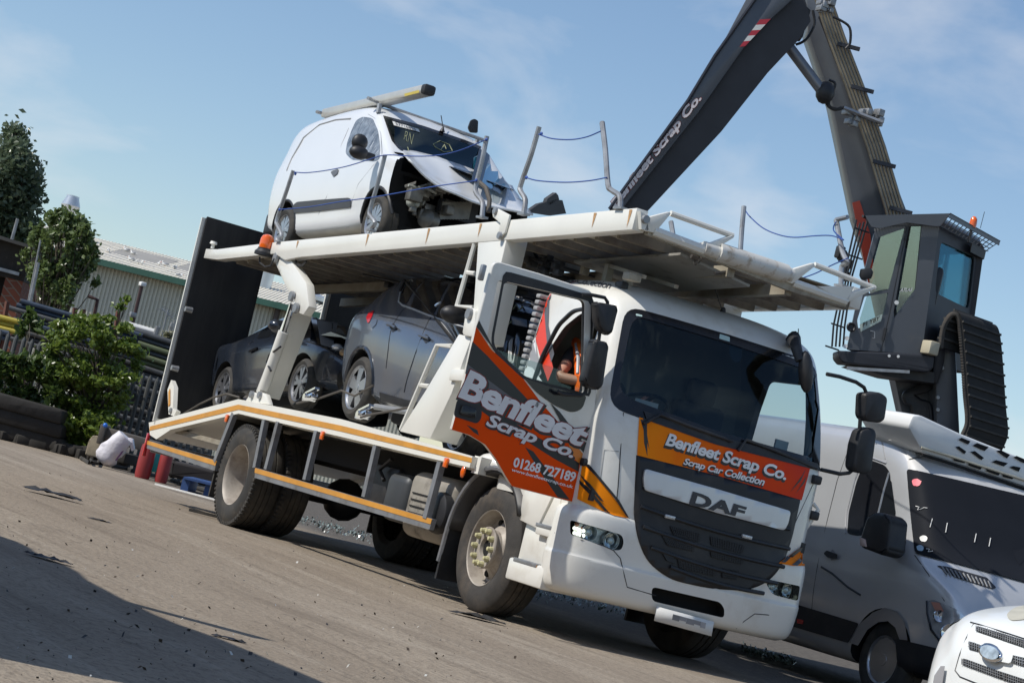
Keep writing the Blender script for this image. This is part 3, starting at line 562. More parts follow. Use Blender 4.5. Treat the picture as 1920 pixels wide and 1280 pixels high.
for l_ in (((1092, 552), (1110, 553), (1134, 558), (1139, 566), (1139, 580)), ((1046, 733), (1055, 739), (1090, 741), (1098, 735), (1100, 720)), ((1125, 620), (1121, 650))): MB().tube([P(*q, x=DX+.07) for q in l_], .014, 8).build('mirror_arm', BLACK, door)
for q, rr in (([(1106, 567), (1117, 567), (1146, 573), (1148, 582), (1138, 622), (1130, 628), (1114, 618), (1108, 600)], 6), ([(1102, 639), (1108, 636), (1127, 641), (1131, 650), (1120, 722), (1110, 731), (1088, 723), (1083, 712)], 7)):
    MB().prism(PL(round_poly(q, rr, 3), x=DX+.06), (.13, -.02, .0), None, .022).build('mirror', BLACK, door, 50)
# striped livery on the cab side behind the doorway
sd = lambda off: plane_caster(None, 0, y=-1.078-off)
def cs(pts, m, off): return decal('flash_mark', pts, surf_caster(CABT, None, off), m, cabo, 6)
cs([(1004, 548), (1026, 543), (1022, 580), (1024, 620), (1032, 664), (1038, 690), (1028, 715), (1016, 680), (1006, 640), (1002, 590)], REDV, .004)
cs([(1025, 545), (1031, 560), (1029, 610), (1040, 664), (1034, 680), (1026, 640), (1021, 580)], GREYV, .005)
cs([(985, 620), (1000, 600), (1004, 640), (1016, 700), (1006, 712), (978, 700), (973, 660)], MIDV, .004)
cs([(975, 640), (998, 655), (990, 668), (972, 650)], GREYV, .006); cs([(978, 610), (998, 588), (1000, 625), (985, 622)], GREYV, .006)
cs([(1000, 575), (1006, 640), (1007, 665), (1000, 640), (994, 600)], LETTERW, .007); cs([(974, 680), (1000, 690), (1018, 715), (1008, 712), (985, 705)], LETTERW, .006)
m_ = MB()
for i in range(17):
    z = 1.75+.05*i; m_.box((-.20, -1.06, z), (-.13, -.9, z+.034), .01)
m_.build('rear_gaiter', mat('gaiter_grey', (.35, .35, .35), .6), cabo)
pts = [(x, -1.085, z) for x, z in round_poly(dr, .06)]; MB().tube(pts+[pts[0]], .018, 6, None, False).build('door_seal', BLACK, cabo)

# ---- wheels
def tyre_prof(r, w_, rr): return [(rr, -.03), (rr+.012, .004), (rr+.05, .016), (rr+(r-rr)*.55, .022), (r-.06, .012), (r-.02, -.004), (r-.004, -.02), (r, -.04), (r, -w_*.30), (r-.012, -w_*.31), (r-.012, -w_*.34), (r, -w_*.35), (r, -w_*.48), (r-.012, -w_*.49), (r-.012, -w_*.52), (r, -w_*.53), (r, -w_*.66), (r-.012, -w_*.67), (r-.012, -w_*.70), (r, -w_*.71), (r, -w_+.04), (r-.02, -w_+.005), (r-.06, -w_-.01), (rr+.05, -w_-.015), (rr, -w_+.03)]
def truck_wheel(c, side, front):
    ax = Vector((0, side, 0)); c = Vector(c); W_ = thing_part('wheel', T); r = .51; rr = .30
    for k in ((0,) if front else (0, 1)):
        cc_ = c - ax*(.33*k)
        tm = MB().lathe(tyre_prof(r, .30, rr), cc_, ax, 72)
        if not front:
            for j in range(64):
                a = 2*math.pi*j/64; M_ = Matrix.Translation(cc_) @ Matrix.Rotation(a, 4, 'Y')
                tm.box((-.016, min(side*-.045, side*.004), r-.035), (.016, max(side*-.045, side*.004), r+.006), .004, None, M_, 1)
        tm.build('tyre', RUBBER if not front else RUBBERD, W_, 30)
    if front:
        rm = MB().lathe([(.0, -.02), (.075, -.02), (.085, .015), (.105, .02), (.165, .02), (.17, .008), (.165, -.01), (.15, -.02), (.155, -.055), (.20, -.10), (.25, -.13), (.275, -.12), (.285, -.05), (.30, .0), (.308, .006), (.312, -.01)], c, ax, 48); rm.build('rim', RIM, W_, 30)
        for j in range(8):
            a = 2*math.pi*(j+.4)/8; p = c+Vector((math.cos(a)*.225, 0, math.sin(a)*.225))-ax*.11; MB().lathe([(.0, .008), (.026, .008), (.028, -.02)], p, ax, 12).build('rim_hole', VOID, W_)
        MB().lathe([(0, -.015), (.072, -.012)], c+ax*.002, ax, 24).build('hub_bore', VOID, W_)
        nt_ = MB()
        for j in range(10):
            a = 2*math.pi*j/10; p = c+Vector((math.cos(a)*.136, 0, math.sin(a)*.136))+ax*.02; nt_ = MB().lathe([(.022, -.002), (.022, .02), (.018, .026), (.016, .045), (.0, .05)], p, ax, 8)
            nt_.box(p+Vector((-.012, -.006, -.03))+ax*.02, p+Vector((.012, .006, .0))+ax*.02, .003); nt_.build('wheel_nut', mat('nut_yellow', (.50, .47, .27), .6), W_)
    else:
        rm = MB().lathe([(.0, -.27), (.07, -.26), (.08, -.23), (.11, -.23), (.12, -.26), (.20, -.265), (.235, -.25), (.262, -.20), (.275, -.08), (.285, -.03), (.30, .0), (.308, .006), (.312, -.01)], c, ax, 48); rm.build('rim', RIM, W_, 30)
        nt_ = MB()
        for j in range(10):
            a = 2*math.pi*j/10; p = c+Vector((math.cos(a)*.165, 0, math.sin(a)*.165))-ax*.262; MB().lathe([(.018, 0), (.018, .025), (0, .03)], p, ax, 6).build('wheel_nut', STEEL, W_)
def thing_part(name, parent):
    o = bpy.data.objects.new(name, None); COL.objects.link(o); o.parent = parent; o.empty_display_size = .1; return o
WB = 5.29
truck_wheel((0, -1.06, .51), -1, True); truck_wheel((0, 1.06, .51), 1, True); truck_wheel((-WB, -1.21, .51), -1, False); truck_wheel((-WB, 1.21, .51), 1, False)
MB().tube([(0, -.9, .51), (0, .9, .51)], .07, 10).build('axle', BLACK, T); MB().tube([(-WB, -.9, .51), (-WB, .9, .51)], .09, 10).sphere((-WB, 0, .51), .22, None, 14).build('axle', BLACK, T)
# mudguards
for yc, s_ in ((-1.06, 1), (1.06, -1)):
    m_ = MB(); n = 16; ya, yb = (-1.13, -.72) if yc < 0 else (.72, 1.13); vs = []
    for i in range(n+1):
        a = R(30+145*i/n); vs += [(math.cos(a)*.60, ya, .53+math.sin(a)*.60), (math.cos(a)*.60, yb, .53+math.sin(a)*.60)]
    m_.add(vs, [[2*i, 2*i+1, 2*i+3, 2*i+2] for i in range(n)]); m_.box((-.63, ya, .16), (-.60, yb, .60)); q = m_.build('mudguard', BLACK, T, 60); sm = q.modifiers.new('s', 'SOLIDIFY'); sm.thickness = .03
    MB().tube([(math.cos(R(70+105*i/12))*.61, ya, .53+math.sin(R(70+105*i/12))*.61) for i in range(13)]+[(-.625, ya, .3)], .022, 6).build('mudguard_edge', GUARD, q)
for ya, yb in ((-1.22, -.6), (.6, 1.22)): MB().box((-5.88, ya, .22), (-5.85, yb, 1.05)).build('mud_flap', RUBBER, T)
m_ = MB().sphere((-.30, -1.0, 1.16), (.22, .14, .10), None, 16); m_.build('mudguard_cap', CABW, T)
MB().sphere((-.36, -1.24, 1.05), (.03, .02, .05), None, 10).build('side_indicator', BEACON, T)

# ---- chassis, tanks
ch = MB()
for y in (-.42, .42): ch.box((-7.6, y-.04, .80), (1.0, y+.04, 1.02))
for x in (-7.2, -6.2, -4.4, -3.2, -2.0, -.8): ch.box((x-.05, -.42, .84), (x+.05, .42, .98))
ch.box((-4.4, -.9, .85), (-.7, .9, 1.08)); ch.box((.2, -.5, .45), (1.3, .5, 1.02)); ch.box((-.7, -.45, .35), (.3, .45, .75), .1); ch.build('chassis', VOID, T)
sl_ = MB().box((-1.55, -1.12, .42), (-.70, -.55, .98), .10, None, None, 4).build('silencer_box', mat('heat_shield', (.34, .31, .26), .5, .2, .15, 4, dirt=(.12, .10, .08)), T)
for k in range(5): MB().box((-1.42, -1.128, .56+k*.055), (-1.10, -1.115, .572+k*.055)).build('vent_slot', VOID, sl_)
MB().lathe([(0, .03), (.13, .03), (.17, .01), (.18, -.05)], (-.82, -1.15, .68), (0, -1, 0), 24).build('air_filter_cap', BLACK, T)
MB().box((-2.05, -1.10, .50), (-1.62, -.6, .92), .08, None, None, 3).build('fuel_tank', mat('tank_dark', (.06, .065, .07), .5, .3), T)
MB().box((-2.75, -.95, .60), (-2.15, -.5, .95), .02).build('battery_box', BLACK, T)
MB().tube([P(*q, y=-1.0) for q in ((720, 900), (712, 880), (735, 860))], .02, 6).build('air_hose', BLACK, T)

# ---- lower bed with the sloping tail
BY = -1.25
side = [(279, 792), (447, 748), (638, 785), (886, 855), (880, 876), (638, 818), (447, 775), (320, 805), (293, 823), (281, 815)]
pr = [P(*q, y=BY) for q in side]
bed = MB(); bed.prism(pr, (0, .07, 0)); bed.prism([Vector((p.x, 1.25, p.z)) for p in pr], (0, -.07, 0))
fl = [(-8.05, .74), (-5.6, 1.17), (-.3, 1.15), (-.3, 1.08), (-5.58, 1.10), (-8.0, .66)]
bed.prism([(x, -1.18, z) for x, z in fl], (0, 2.36, 0)); bed.box((-.3, -1.2, 1.06), (-.18, 1.2, 1.2))
bedo = bed.build('lower_deck', WHITE, T, 20)
def band(q0, q1, name, m, parent, off=.004, step=40):
    n = len(q0); vs = [P(*q, y=BY-off) for q in q0]+[P(*q, y=BY-off) for q in q1]
    return MB().add(vs, [[i, i+1, n+i+1, n+i] for i in range(n-1)]).build(name, m, parent, 0, fix=False)
band([(281, 799), (447, 758), (638, 797), (885, 858)], [(280, 807), (447, 767.5), (638, 808), (884, 867)], 'reflective_stripe', STRIPE, bedo)
rw = MB().box((-7.9, -1.16, .75), (-5.6, -1.1, .8)); 
for i in range(24): rw.box((-7.9+i*.1, -1.0, .78+i*.0175), (-7.87+i*.1, 1.0, .80+i*.0175))
rw.build('ramp_treads', UNDER, bedo)
MB().box((-8.02, -1.2, .48), (-7.95, 1.2, .60), .01).build('rear_bar', GUARD, T)
for q in ((425, 784), (604, 816), (836, 867)): o = P(*q, y=-1.262); MB().box(o+Vector((-.035, -.012, -.04)), o+Vector((.035, .012, .04)), .01).build('side_marker', BEACON, T)
o = P(275, 832, y=-1.25); MB().box(o+Vector((-.03, -.02, -.14)), o+Vector((.01, .02, .12)), .01).build('rear_marker_pole', RED, T)
# side guards with reflective band, and posts
def guard(q, name='side_guard'):
    p = [P(*a, y=-1.25) for a in q]; o = MB().prism(p, (0, .04, 0), None).build(name, GUARD, T, 20)
    a, b_, c_, d_ = p; f = lambda u, v: (a*(1-u)+b_*u)*(1-v)+(d_*(1-u)+c_*u)*v - Vector((0, .004, 0))
    MB().add([f(.0, .04), f(1, .04), f(1, .52), f(0, .52)], [[0, 1, 2, 3]]).build('reflective_band', AMBER if False else STRIPE, o, 0, fix=False); return o
guard([(277, 825), (407, 863), (402, 882), (275, 840)]); guard([(479, 876), (811, 972), (805, 992), (477, 895)])
for a, b_ in (((498, 788), (480, 877)), ((524, 791), (501, 880)), ((596, 808), (574, 900)), ((707, 836), (685, 932)), ((828, 866), (800, 972)), ((440, 776), (405, 866))):
    p0, p1 = P(*a, y=-1.235), P(*b_, y=-1.235); MB().beam(p0, p1, .07, .05, (0, 1, 0)).build('guard_post', GUARD, T)
# far side guard so the underside closes as on the near side
MB().box((-4.75, 1.2, .53), (-.75, 1.24, .63)).build('side_guard', GUARD, T)

# ---- upright ramps at the tail
BLK = mat('ramp_black', (.014, .014, .015), .62, 0, .3, 2, dirt=(.05, .047, .044), dlo=.45, dhi=.9, ds=2, dstretch=(1, 2.2, .25))
def ramp(y0, y1):
    r_ = MB().prism([(-7.98, y0, .86), (-8.06, y0, 3.12), (-7.98, y0, 3.16), (-7.90, y0, .86)], (0, y1-y0, 0)).build('loading_ramp', BLK, T, 20)
    for y, m_ in ((y0, WHITE), (y1, BLK)):
        MB().beam((-7.95, y, .82), (-8.03, y, 3.14), .025, .085, (0, 1, 0)).build('ramp_edge', m_, r_)
    return r_
r1 = ramp(-1.235, -.47); ramp(.42, 1.2)
MB().prism([P(*q, y=-1.25) for q in ((314, 730), (321, 712), (326, 725), (324, 765), (331, 770), (326, 780), (316, 776))], (0, .05, 0)).build('ramp_bracket', WHITE, T)
MB().prism([P(*q, y=-1.256) for q in ((316, 735), (319, 728), (319, 758), (316, 762))], (0, -.004, 0)).build('reflective_band', STRIPE, T)
for q in ((326, 690), (323, 770), (352, 580)): MB().lathe([(0, .03), (.03, .03), (.035, -.05)], P(*q, y=-1.24), (0, -1, 0), 10).build('hinge_pin', STEEL, T)

# ---- front posts with climbing frames
def mirror_y(o): 
    c = o.copy(); c.data = o.data.copy(); COL.objects.link(c)
    c.data.transform(Matrix.Diagonal((1, -1, 1, 1))); c.data.flip_normals(); c.parent = o.parent; return c
PY = -1.20
def post():
    a = MB().prism([P(*q, y=PY) for q in ((897, 441), (953, 434), (914, 600), (905, 640), (885, 640), (886, 600))], (0, .20, 0), None, .008).build('upper_post', WHITE, T)
    b_ = MB().prism([P(*q, y=PY-.02) for q in ((860, 626), (884, 632), (846, 738), (806, 822), (749, 808), (800, 728))], (0, .26, 0), None, .008).build('lower_post', WHITE, T)
    c_ = MB().prism([P(*q, y=PY-.05) for q in round_poly([(873, 585), (882, 575), (891, 580), (889, 632), (866, 628)], 8)], (0, .05, 0), None, .006).build('pivot_plate', WHITE, T)
    MB().lathe([(0, .03), (.045, .03), (.05, 0)], P(882, 589, y=PY-.05), (0, -1, 0), 16).build('pivot_pin', STEEL, c_)
    d_ = MB().prism([P(*q, y=PY-.05) for q in ((846, 692), (876, 692), (871, 714), (841, 712))], (0, .3, 0), None, .006).build('post_clamp', WHITE, T)
    e_ = MB(); fy = PY+.02; E_ = lambda *l: [P(*q, y=fy) for q in l]
    e_.tube(E_((893, 447), (857, 573), (888, 577)), .022, 6).tube(E_((874, 511), (891, 513)), .02, 6)
    e_.tube(E_((848, 649), (820, 647), (752, 806)), .022, 6).tube(E_((788, 722), (805, 724)), .02, 6); e_ = e_.build('climbing_frame', WHITE, T)
    return [a, b_, c_, d_, e_]
for o in post(): mirror_y(o)
# ---- rear lifting arms
AY = -1.17
def arm():
    a = MB().prism([P(*q, y=AY) for q in ((513, 487), (518, 474), (535, 473), (574, 531), (579, 574), (568, 590), (556, 585), (551, 560), (540, 546)) ], (0, .09, 0), None, .008).build('lift_arm', WHITE, T)
    b_ = MB().beam(P(564, 583, y=AY+.12), P(502, 742, y=AY+.12), .10, .24, (0, 1, 0), None, .01).build('lift_arm', WHITE, T)
    c_ = MB().tube([P(548, 570, y=AY-.02), P(530, 628, y=AY-.02)], .03, 10, CHROME).tube([P(532, 622, y=AY-.02), P(494, 730, y=AY-.02)], .055, 12, WHITE).build('lift_cylinder', None, T)
    d_ = MB().prism([P(*q, y=AY-.05) for q in ((460, 752), (466, 742), (474, 734), (484, 738), (490, 735), (498, 738), (504, 758))], (0, .05, 0), None, .005).build('arm_bracket', WHITE, T)
    for q in ((474, 740), (489, 741)): MB().lathe([(0, .03), (.035, .03), (.04, 0)], P(*q, y=AY-.05), (0, -1, 0), 12).build('pivot_pin', STEEL, d_)
    for q in ((519, 484), (557, 578), (549, 556)): MB().lathe([(0, .03), (.05, .03), (.055, 0)], P(*q, y=AY-.01), (0, -1, 0), 12).build('pivot_pin', STEEL, a)
    MB().tube([P(*q, y=AY-.06) for q in ((526, 650), (505, 665), (500, 680), (508, 695))], .012, 6).build('hydraulic_hose', BLACK, c_)
    return [a, b_, c_, d_]
for o in arm(): mirror_y(o)

# ---- upper deck
def dz(x): return 2.894+(x+5.96)*.0495            # top of the side beam
UD = thing_part('upper_deck', T)
for s_ in (-1, 1):
    ya, yb = (-1.205, -1.10) if s_ < 0 else (1.10, 1.205)
    fx_ = 1.33 if s_ < 0 else 1.0
    pf = [(-7.85, 2.80), (-7.50, 2.80), (-5.96, 2.894), (fx_, 3.255-(1.33-fx_)*.0495), (fx_, 3.088-(1.33-fx_)*.0535), (-5.10, 2.755), (-5.45, 2.72), (-5.75, 2.78), (-7.40, 2.685), (-7.85, 2.695)]
    b_ = MB().prism([(x, ya, z) for x, z in pf], (0, yb-ya, 0), None, .006).build('side_beam', WHITE, UD, 25)
    y2 = ya-.012 if s_ < 0 else yb+.012
    if s_ < 0:
        MB().prism([P(*q, y=-1.21) for q in ((926, 396), (933, 390), (959, 404), (957, 412), (950, 437), (940, 447), (936, 440), (942, 420), (928, 408))], (0, -.02, 0), None, .004).build('beam_bracket', WHITE, b_)
        for q in ((930, 396), (938, 442)): MB().lathe([(0, .02), (.03, .02), (.035, 0)], P(*q, y=-1.23), (0, -1, 0), 12).build('bracket_pin', STEEL, b_)
        rs = random.Random(4)
        for (x, hgt) in ((-3.5, .12), (-2.2, .15), (-1.2, .12), (.72, .12), (-5.2, .08), (1.25, .14)):   # rust runs below the stake sockets
            z = dz(x)-.01; MB().add([(x-.022, -1.2085, z), (x+.022, -1.2085, z), (x+.010, -1.2085, z-hgt*.6), (x-.002, -1.2085, z-hgt), (x-.012, -1.2085, z-hgt*.5)], [[0, 1, 2, 3, 4]]).build('rust_streak', mat('rust_run', (.45, .27, .13), .8, 0, .3, 30), b_, 0, fix=False)
    else:
        pass
# crosswise deck planks with their folded ribs
pk = MB()
x = -7.3
rb_ = MB()
while x < 1.0:
    z = dz(x)-.150 if x > -5.6 else 2.71+(x+7.3)*.03
    w_ = .33; rise = w_*.0495
    if not (-4.3 < x < -.9): spans = ((-1.10, 1.10),)
    else: spans = ((-1.10, -.25), (.30, 1.10))
    for a, b_ in spans:
        pk.prism([(x, a, z), (x+w_*.55, a, z+rise*.5), (x+w_*.60, a, z+.085), (x+w_-.004, a, z+.09), (x+w_-.004, a, z+.10), (x+w_*.56, a, z+.097), (x+w_*.52, a, z+.012), (x, a, z+.012)], (0, b_-a, 0))
    for a, b_ in spans: rb_.box((x+w_*.62, a, z-.035), (x+w_*.62+.05, b_, z+.085), .004)
    x += .335
pk.build('deck_planks', UNDER, UD, 20); rb_.build('deck_ribs', mat('rib_grimy', (.20, .17, .125), .7, 0, .25, 4, dirt=(.09, .06, .04), dlo=.45, dhi=.75, ds=6), UD, 20)
tr = MB()
for y in (-.25, .30): tr.box((-7.3, y-.03, 0), (1.3, y+.03, .09), 0, None, Matrix.Translation((0, 0, 2.955)) @ Matrix.Rotation(-math.atan(.0495), 4, 'Y') @ Matrix.Translation((0, 0, -.05)))
tr.build('deck_runner', UNDER, UD, 20)
# gear slung below the deck: slide rails, hoses, locking shafts
gr = MB(); rs = random.Random(3)
gr.beam((-4.6, -.15, 2.66), (-2.2, -.15, 2.78), .09, .08).beam((-4.6, .25, 2.66), (-2.2, .25, 2.78), .07, .06)
for i in range(14):
    x = -4.6+i*.26; gr.box((x, -.5+rs.random()*.2, 2.66+.0495*(x+4.6)), (x+.12*rs.random()+.05, -.1+rs.random()*.5, 2.72+.0495*(x+4.6)), .01)
for k in range(5): gr.tube([(-4.8+.2*k, -.6+.25*k, 2.74), (-4.0+.3*k, -.5+.25*k, 2.70-.03*k), (-3.0, -.4+.22*k, 2.80), (-1.2, -.4+.2*k, 2.88)], .012, 5)
gr.build('underdeck_gear', BLACK, UD)
hs = MB()
for k in range(6): MB().tube([P(955+6*k, 455+3*k, y=-.95+.1*k), P(975+12*k, 448+5*k, y=-.9+.1*k), P(1000+14*k, 468+6*k, y=-.8+.1*k), P(1010+18*k, 490+5*k, y=-.7+.1*k)], .014, 6).build('hydraulic_hose', BLACK, UD)
for k in range(14): o = P(950+rs.random()*110, 470+rs.random()*22+k*3, y=-.85+.1*rs.random()); hs.box(o-Vector((.03, .03, .03)), o+Vector((.04+.05*rs.random(), .03, .02)), .01)
hs.beam(P(945, 478, y=-.6), P(1070, 505, y=-.55), .5, .02).build('valve_gear', BLACK, UD)
# sliding tray over the cab roof
A_ = P(1275, 478, x=1.25); B_ = P(1075, 492, y=A_.y); C_ = P(1405, 538, x=1.25); D_ = P(1225, 550, y=C_.y)
q = MB().add([A_, B_, D_, C_], [[0, 1, 2, 3]]).build('slide_tray', mat('tray_grey', (.30, .29, .26), .45, .1, .2, 2, dirt=(.12, .11, .09)), UD, 0); sm = q.modifiers.new('s', 'SOLIDIFY'); sm.thickness = .02
rk = MB().beam(P(1085, 479, y=-.5), P(1208, 519, x=.95), .035, .03).beam(P(1088, 480, y=-.5)+Vector((0, .3, 0)), P(1208, 519, x=.95)+Vector((0, .3, 0)), .035, .03)
for u in (.15, .5, .8): o = P(1085, 479, y=-.5).lerp(P(1208, 519, x=.95), u); rk.box(o+Vector((-.03, -.03, -.14)), o+Vector((.03, .03, 0)))
rk.box(P(1185, 520, x=.9)+Vector((-.05, -.06, -.03)), P(1185, 520, x=.9)+Vector((.05, .06, .03)), .01); rk.build('cab_roof_rack', UNDER, UD)
# front edge: end caps, loading flaps, tubes
FX = 1.38
fr = MB().prism([P(*q, x=FX) for q in ((1201, 396), (1213, 404), (1216, 432), (1203, 430))], (-.06, 0, 0)).build('beam_end', WHITE, UD)
MB().lathe([(0, .03), (.03, .03), (.035, 0)], P(1209, 411, x=FX), (1, 0, 0), 12).build('end_bolt', STEEL, fr)
def bracket(q): return MB().prism([P(*a, x=FX) for a in q], (-.05, 0, 0), None, .004).build('flap_bracket', WHITE, UD)
bracket([(1217, 407), (1256, 397), (1258, 401), (1228, 437), (1208, 432)]); bracket([(1374, 441), (1374, 447), (1327, 475), (1322, 468), (1334, 455)])
bracket([(1482, 506), (1526, 493), (1529, 499), (1486, 532), (1477, 528)]); bracket([(1640, 537), (1640, 542), (1588, 568), (1584, 566), (1596, 548)])
MB().prism([P(*q, x=FX) for q in ((1534, 537), (1602, 537), (1588, 566))], (-.05, 0, 0)).build('flap_gusset', WHITE, UD); MB().prism([P(*q, x=FX-.15) for q in ((1290, 457), (1325, 454), (1326, 470), (1318, 474))], (-.05, 0, 0)).build('flap_gusset', WHITE, UD)
tb = MB(); X_ = lambda *l: [P(*q, x=FX-.03) for q in l]

for l_, r_ in ((((1257, 400), (1374, 442)), .022), (((1527, 496), (1640, 540)), .022), (((1224, 433), (1322, 470)), .04), (((1486, 530), (1586, 565)), .035)): MB().tube(X_(*l_), r_, 8).build('flap_rail', WHITE, UD)
MB().tube(X_((1318, 465), (1345, 473)), .055, 12).tube(X_((1345, 472), (1472, 513)), .075, 16).tube(X_((1472, 513), (1482, 517)), .06, 12).build('torsion_tube', mat('tube_offwhite', (.62, .61, .57), .35, .1, .1, 4, dirt=(.35, .27, .18), dlo=.52, dhi=.7, ds=12), UD)
e_ = MB().prism([P(*q, x=FX-.02) for q in ((1216, 432), (1588, 567), (1586, 575), (1480, 545), (1214, 440))], (-.05, 0, 0)); e_.build('front_cross_member', UNDER, UD)
ch_ = MB()
for i in range(5): o = P(1304+i*4.5, 492-i*3.6, x=FX-.1); ch_.lathe([(.018, -.006), (.024, 0), (.018, .006), (.012, 0), (.018, -.006)], o, (i % 2, 1-i % 2, .3), 10)
ch_.tube([P(1296, 480, x=FX-.1), P(1308, 486, x=FX-.1)], .018, 7).tube([P(*q, x=FX-.12) for q in ((1340, 512), (1365, 510), (1378, 505), (1386, 500))], .014, 6).build('chain', mat('old_steel', (.12, .11, .10), .5, .6), UD)

# ---- stakes and blue rope along the deck edges
def stake(pts, y, kind=0):
    s_ = MB(); p3 = [P(*q, y=y) for q in pts]; sp_pts = crom([list(p) for p in p3], 4); s_.tube([Vector(p) for p in sp_pts], .022, 8)
    b_ = p3[-1]; s_.box(b_+Vector((-.06, -.03, -.012)), b_+Vector((.06, .03, .006))); return s_.build('deck_stake', STEEL, UD)
S = [stake(((550, 320), (535, 365), (519, 412), (521, 424), (528, 440), (524, 452)), -1.2), stake(((722, 291), (708, 345), (693, 396), (697, 408), (703, 418), (695, 431)), -1.2),
     stake(((913, 256), (903, 305), (892, 350), (894, 364), (905, 380), (904, 407)), -1.2), stake(((1011, 238), (996, 290), (977, 345), (976, 358), (985, 375), (982, 401)), -1.2), stake(((1129, 230), (1135, 280), (1140, 345), (1147, 357), (1162, 368), (1163, 390)), -1.2),
     stake(((1395, 387), (1391, 430), (1388, 476), (1387, 492)), 1.0), stake(((1568, 412), (1579, 470), (1588, 492), (1578, 500), (1577, 535)), 1.15), stake(((1258, 416), (1262, 440), (1264, 452)), .3)]
MB().tube([P(1568, 412, y=1.15), P(1589, 407, y=1.15)], .02, 7).build('stake_arm', STEEL, S[6])
def rope(pts, y, par): MB().tube([Vector(p) for p in crom([list(P(*q, y=y)) for q in pts], 5)], .0055, 5).build('rope', BLUEROPE, par)
rope(((552, 323), (575, 324), (610, 320), (650, 312), (690, 300), (723, 291), (770, 293), (815, 292), (860, 283), (912, 262)), -1.23, S[0])
rope(((524, 393), (580, 388), (640, 378), (700, 370), (757, 360), (820, 349), (893, 339)), -1.23, S[1])
rope(((1010, 252), (1035, 260), (1070, 262), (1100, 257), (1127, 246)), -1.22, S[3]); rope(((986, 333), (1010, 339), (1060, 342), (1105, 339), (1138, 333)), -1.22, S[4])
rope(((1396, 392), (1405, 405), (1430, 427), (1460, 440), (1490, 445), (1530, 442), (1560, 442), (1582, 450)), 1.08, S[5]); rope(((1582, 450), (1565, 435), (1563, 425), (1568, 416)), 1.12, S[6]); rope(((1500, 523), (1530, 512), (1560, 497), (1590, 484)), 1.12, S[6])
for q in ((1015, 251), (987, 333), (893, 338), (912, 262), (554, 326), (524, 393)):
    o = P(*q, y=-1.22); MB().sphere(o, (.018, .012, .016), None, 8).build('rope_knot', BLUEROPE, S[0])
# ---- beacon on the rear of the deck
bc_ = MB().lathe([(0, .0), (.10, .0), (.10, .03), (.075, .06), (.075, .075)], P(494, 479, y=-1.24), (0, 0, 1), 20).build('beacon_base', BLACK, T)
MB().lathe([(.068, .07), (.072, .11), (.07, .17), (.055, .205), (.03, .22), (0, .225)], P(494, 479, y=-1.24), (0, 0, 1), 20).build('beacon_lens', BEACON, bc_)
MB().tube([P(*q, y=-1.26) for q in ((487, 482), (487, 492), (497, 500), (508, 498), (514, 485))], .009, 6).build('beacon_cable', BLACK, bc_)
MB().tube([P(*q, y=-1.15) for q in ((554, 489), (556, 495), (566, 498), (574, 490))], .012, 6).build('hook', BLACK, UD)
MB().lathe([(0, .08), (.035, .08), (.045, .05), (.02, .04), (.02, 0)], P(398, 466, y=-1.15), (0, 0, 1), 12).build('end_bolt', WHITE, UD)

# ================================================================ driver
def skin(name, chain, mt, parent, sub=2):
    """chain: list of (point, radius, parent index)"""
    me = bpy.data.meshes.new(name); me.from_pydata([c[0] for c in chain], [(c[2], i) for i, c in enumerate(chain) if c[2] is not None], [])
    o = bpy.data.objects.new(name, me); COL.objects.link(o); o.modifiers.new('s', 'SKIN')
    for i, c in enumerate(chain):
        r_ = c[1] if isinstance(c[1], tuple) else (c[1], c[1]); me.skin_vertices[0].data[i].radius = r_; me.skin_vertices[0].data[i].use_root = (i == 0)
    sb = o.modifiers.new('u', 'SUBSURF'); sb.levels = sub; sb.render_levels = sub
    dg = bpy.context.evaluated_depsgraph_get(); m2 = bpy.data.meshes.new_from_object(o.evaluated_get(dg)); bpy.data.objects.remove(o)
    m2.materials.clear(); m2.materials.append(mt); return link(name, m2, parent, 180)
sh = P(1080, 655, y=-.78); el = P(1047, 706, y=-.98); wr = P(1102, 718, y=-.80); hd = Vector((.22, -.55, 2.28))
per = thing('person', 'driver in an orange hi-vis vest and black t-shirt leaning an arm at the lorry window', 'person', (.15, -.54, 1.47))
Mi = per.matrix_world.inverted() if False else Matrix.Translation((-.15, .54, -1.47))
V = lambda p: tuple(Mi @ Vector(p))
sx_ = sh.x-.16
V0 = V
V = lambda p: V0((p[0]+sx_*(1 if p[2] > 1.6 and p[0] < .35 else 0), p[1], p[2]))
bodyc = [(V0((.12, -.54, 1.52)), .13, None), (V((.11, -.54, 1.70)), (.13, .16), 0), (V((.12, -.54, 1.90)), (.13, .18), 1), (V((.14, -.54, 2.04)), .075, 2), (V((.17, -.54, 2.12)), .055, 3), (V((.21, -.55, 2.22)), (.085, .08), 4), (V((.22, -.55, 2.33)), (.095, .085), 5), (V((.21, -.55, 2.40)), .06, 6), (V((.31, -.55, 2.24)), .02, 5),
         (V0(sh), .062, 2), (V0(sh.lerp(el, .5)), .052, 9), (V0(el), .045, 10), (V0(el.lerp(wr, .45)), .044, 11), (V0(wr), .028, 12), (V0(wr+Vector((.06, .05, .0))), (.035, .018), 13),
         (V((.16, -.34, 1.98)), .062, 2), (V((.38, -.30, 1.80)), .048, 15), (V((.66, -.38, 1.88)), .03, 16), (V((.74, -.42, 1.92)), (.035, .018), 17),
         (V((.22, -.44, 1.50)), .095, 0), (V((.60, -.42, 1.52)), .07, 19), (V((.72, -.42, 1.22)), .05, 20), (V((.84, -.42, 1.18)), .04, 21), (V((.22, -.64, 1.50)), .095, 0), (V((.60, -.66, 1.52)), .07, 23), (V((.72, -.66, 1.22)), .05, 24), (V((.84, -.66, 1.18)), .04, 25)]
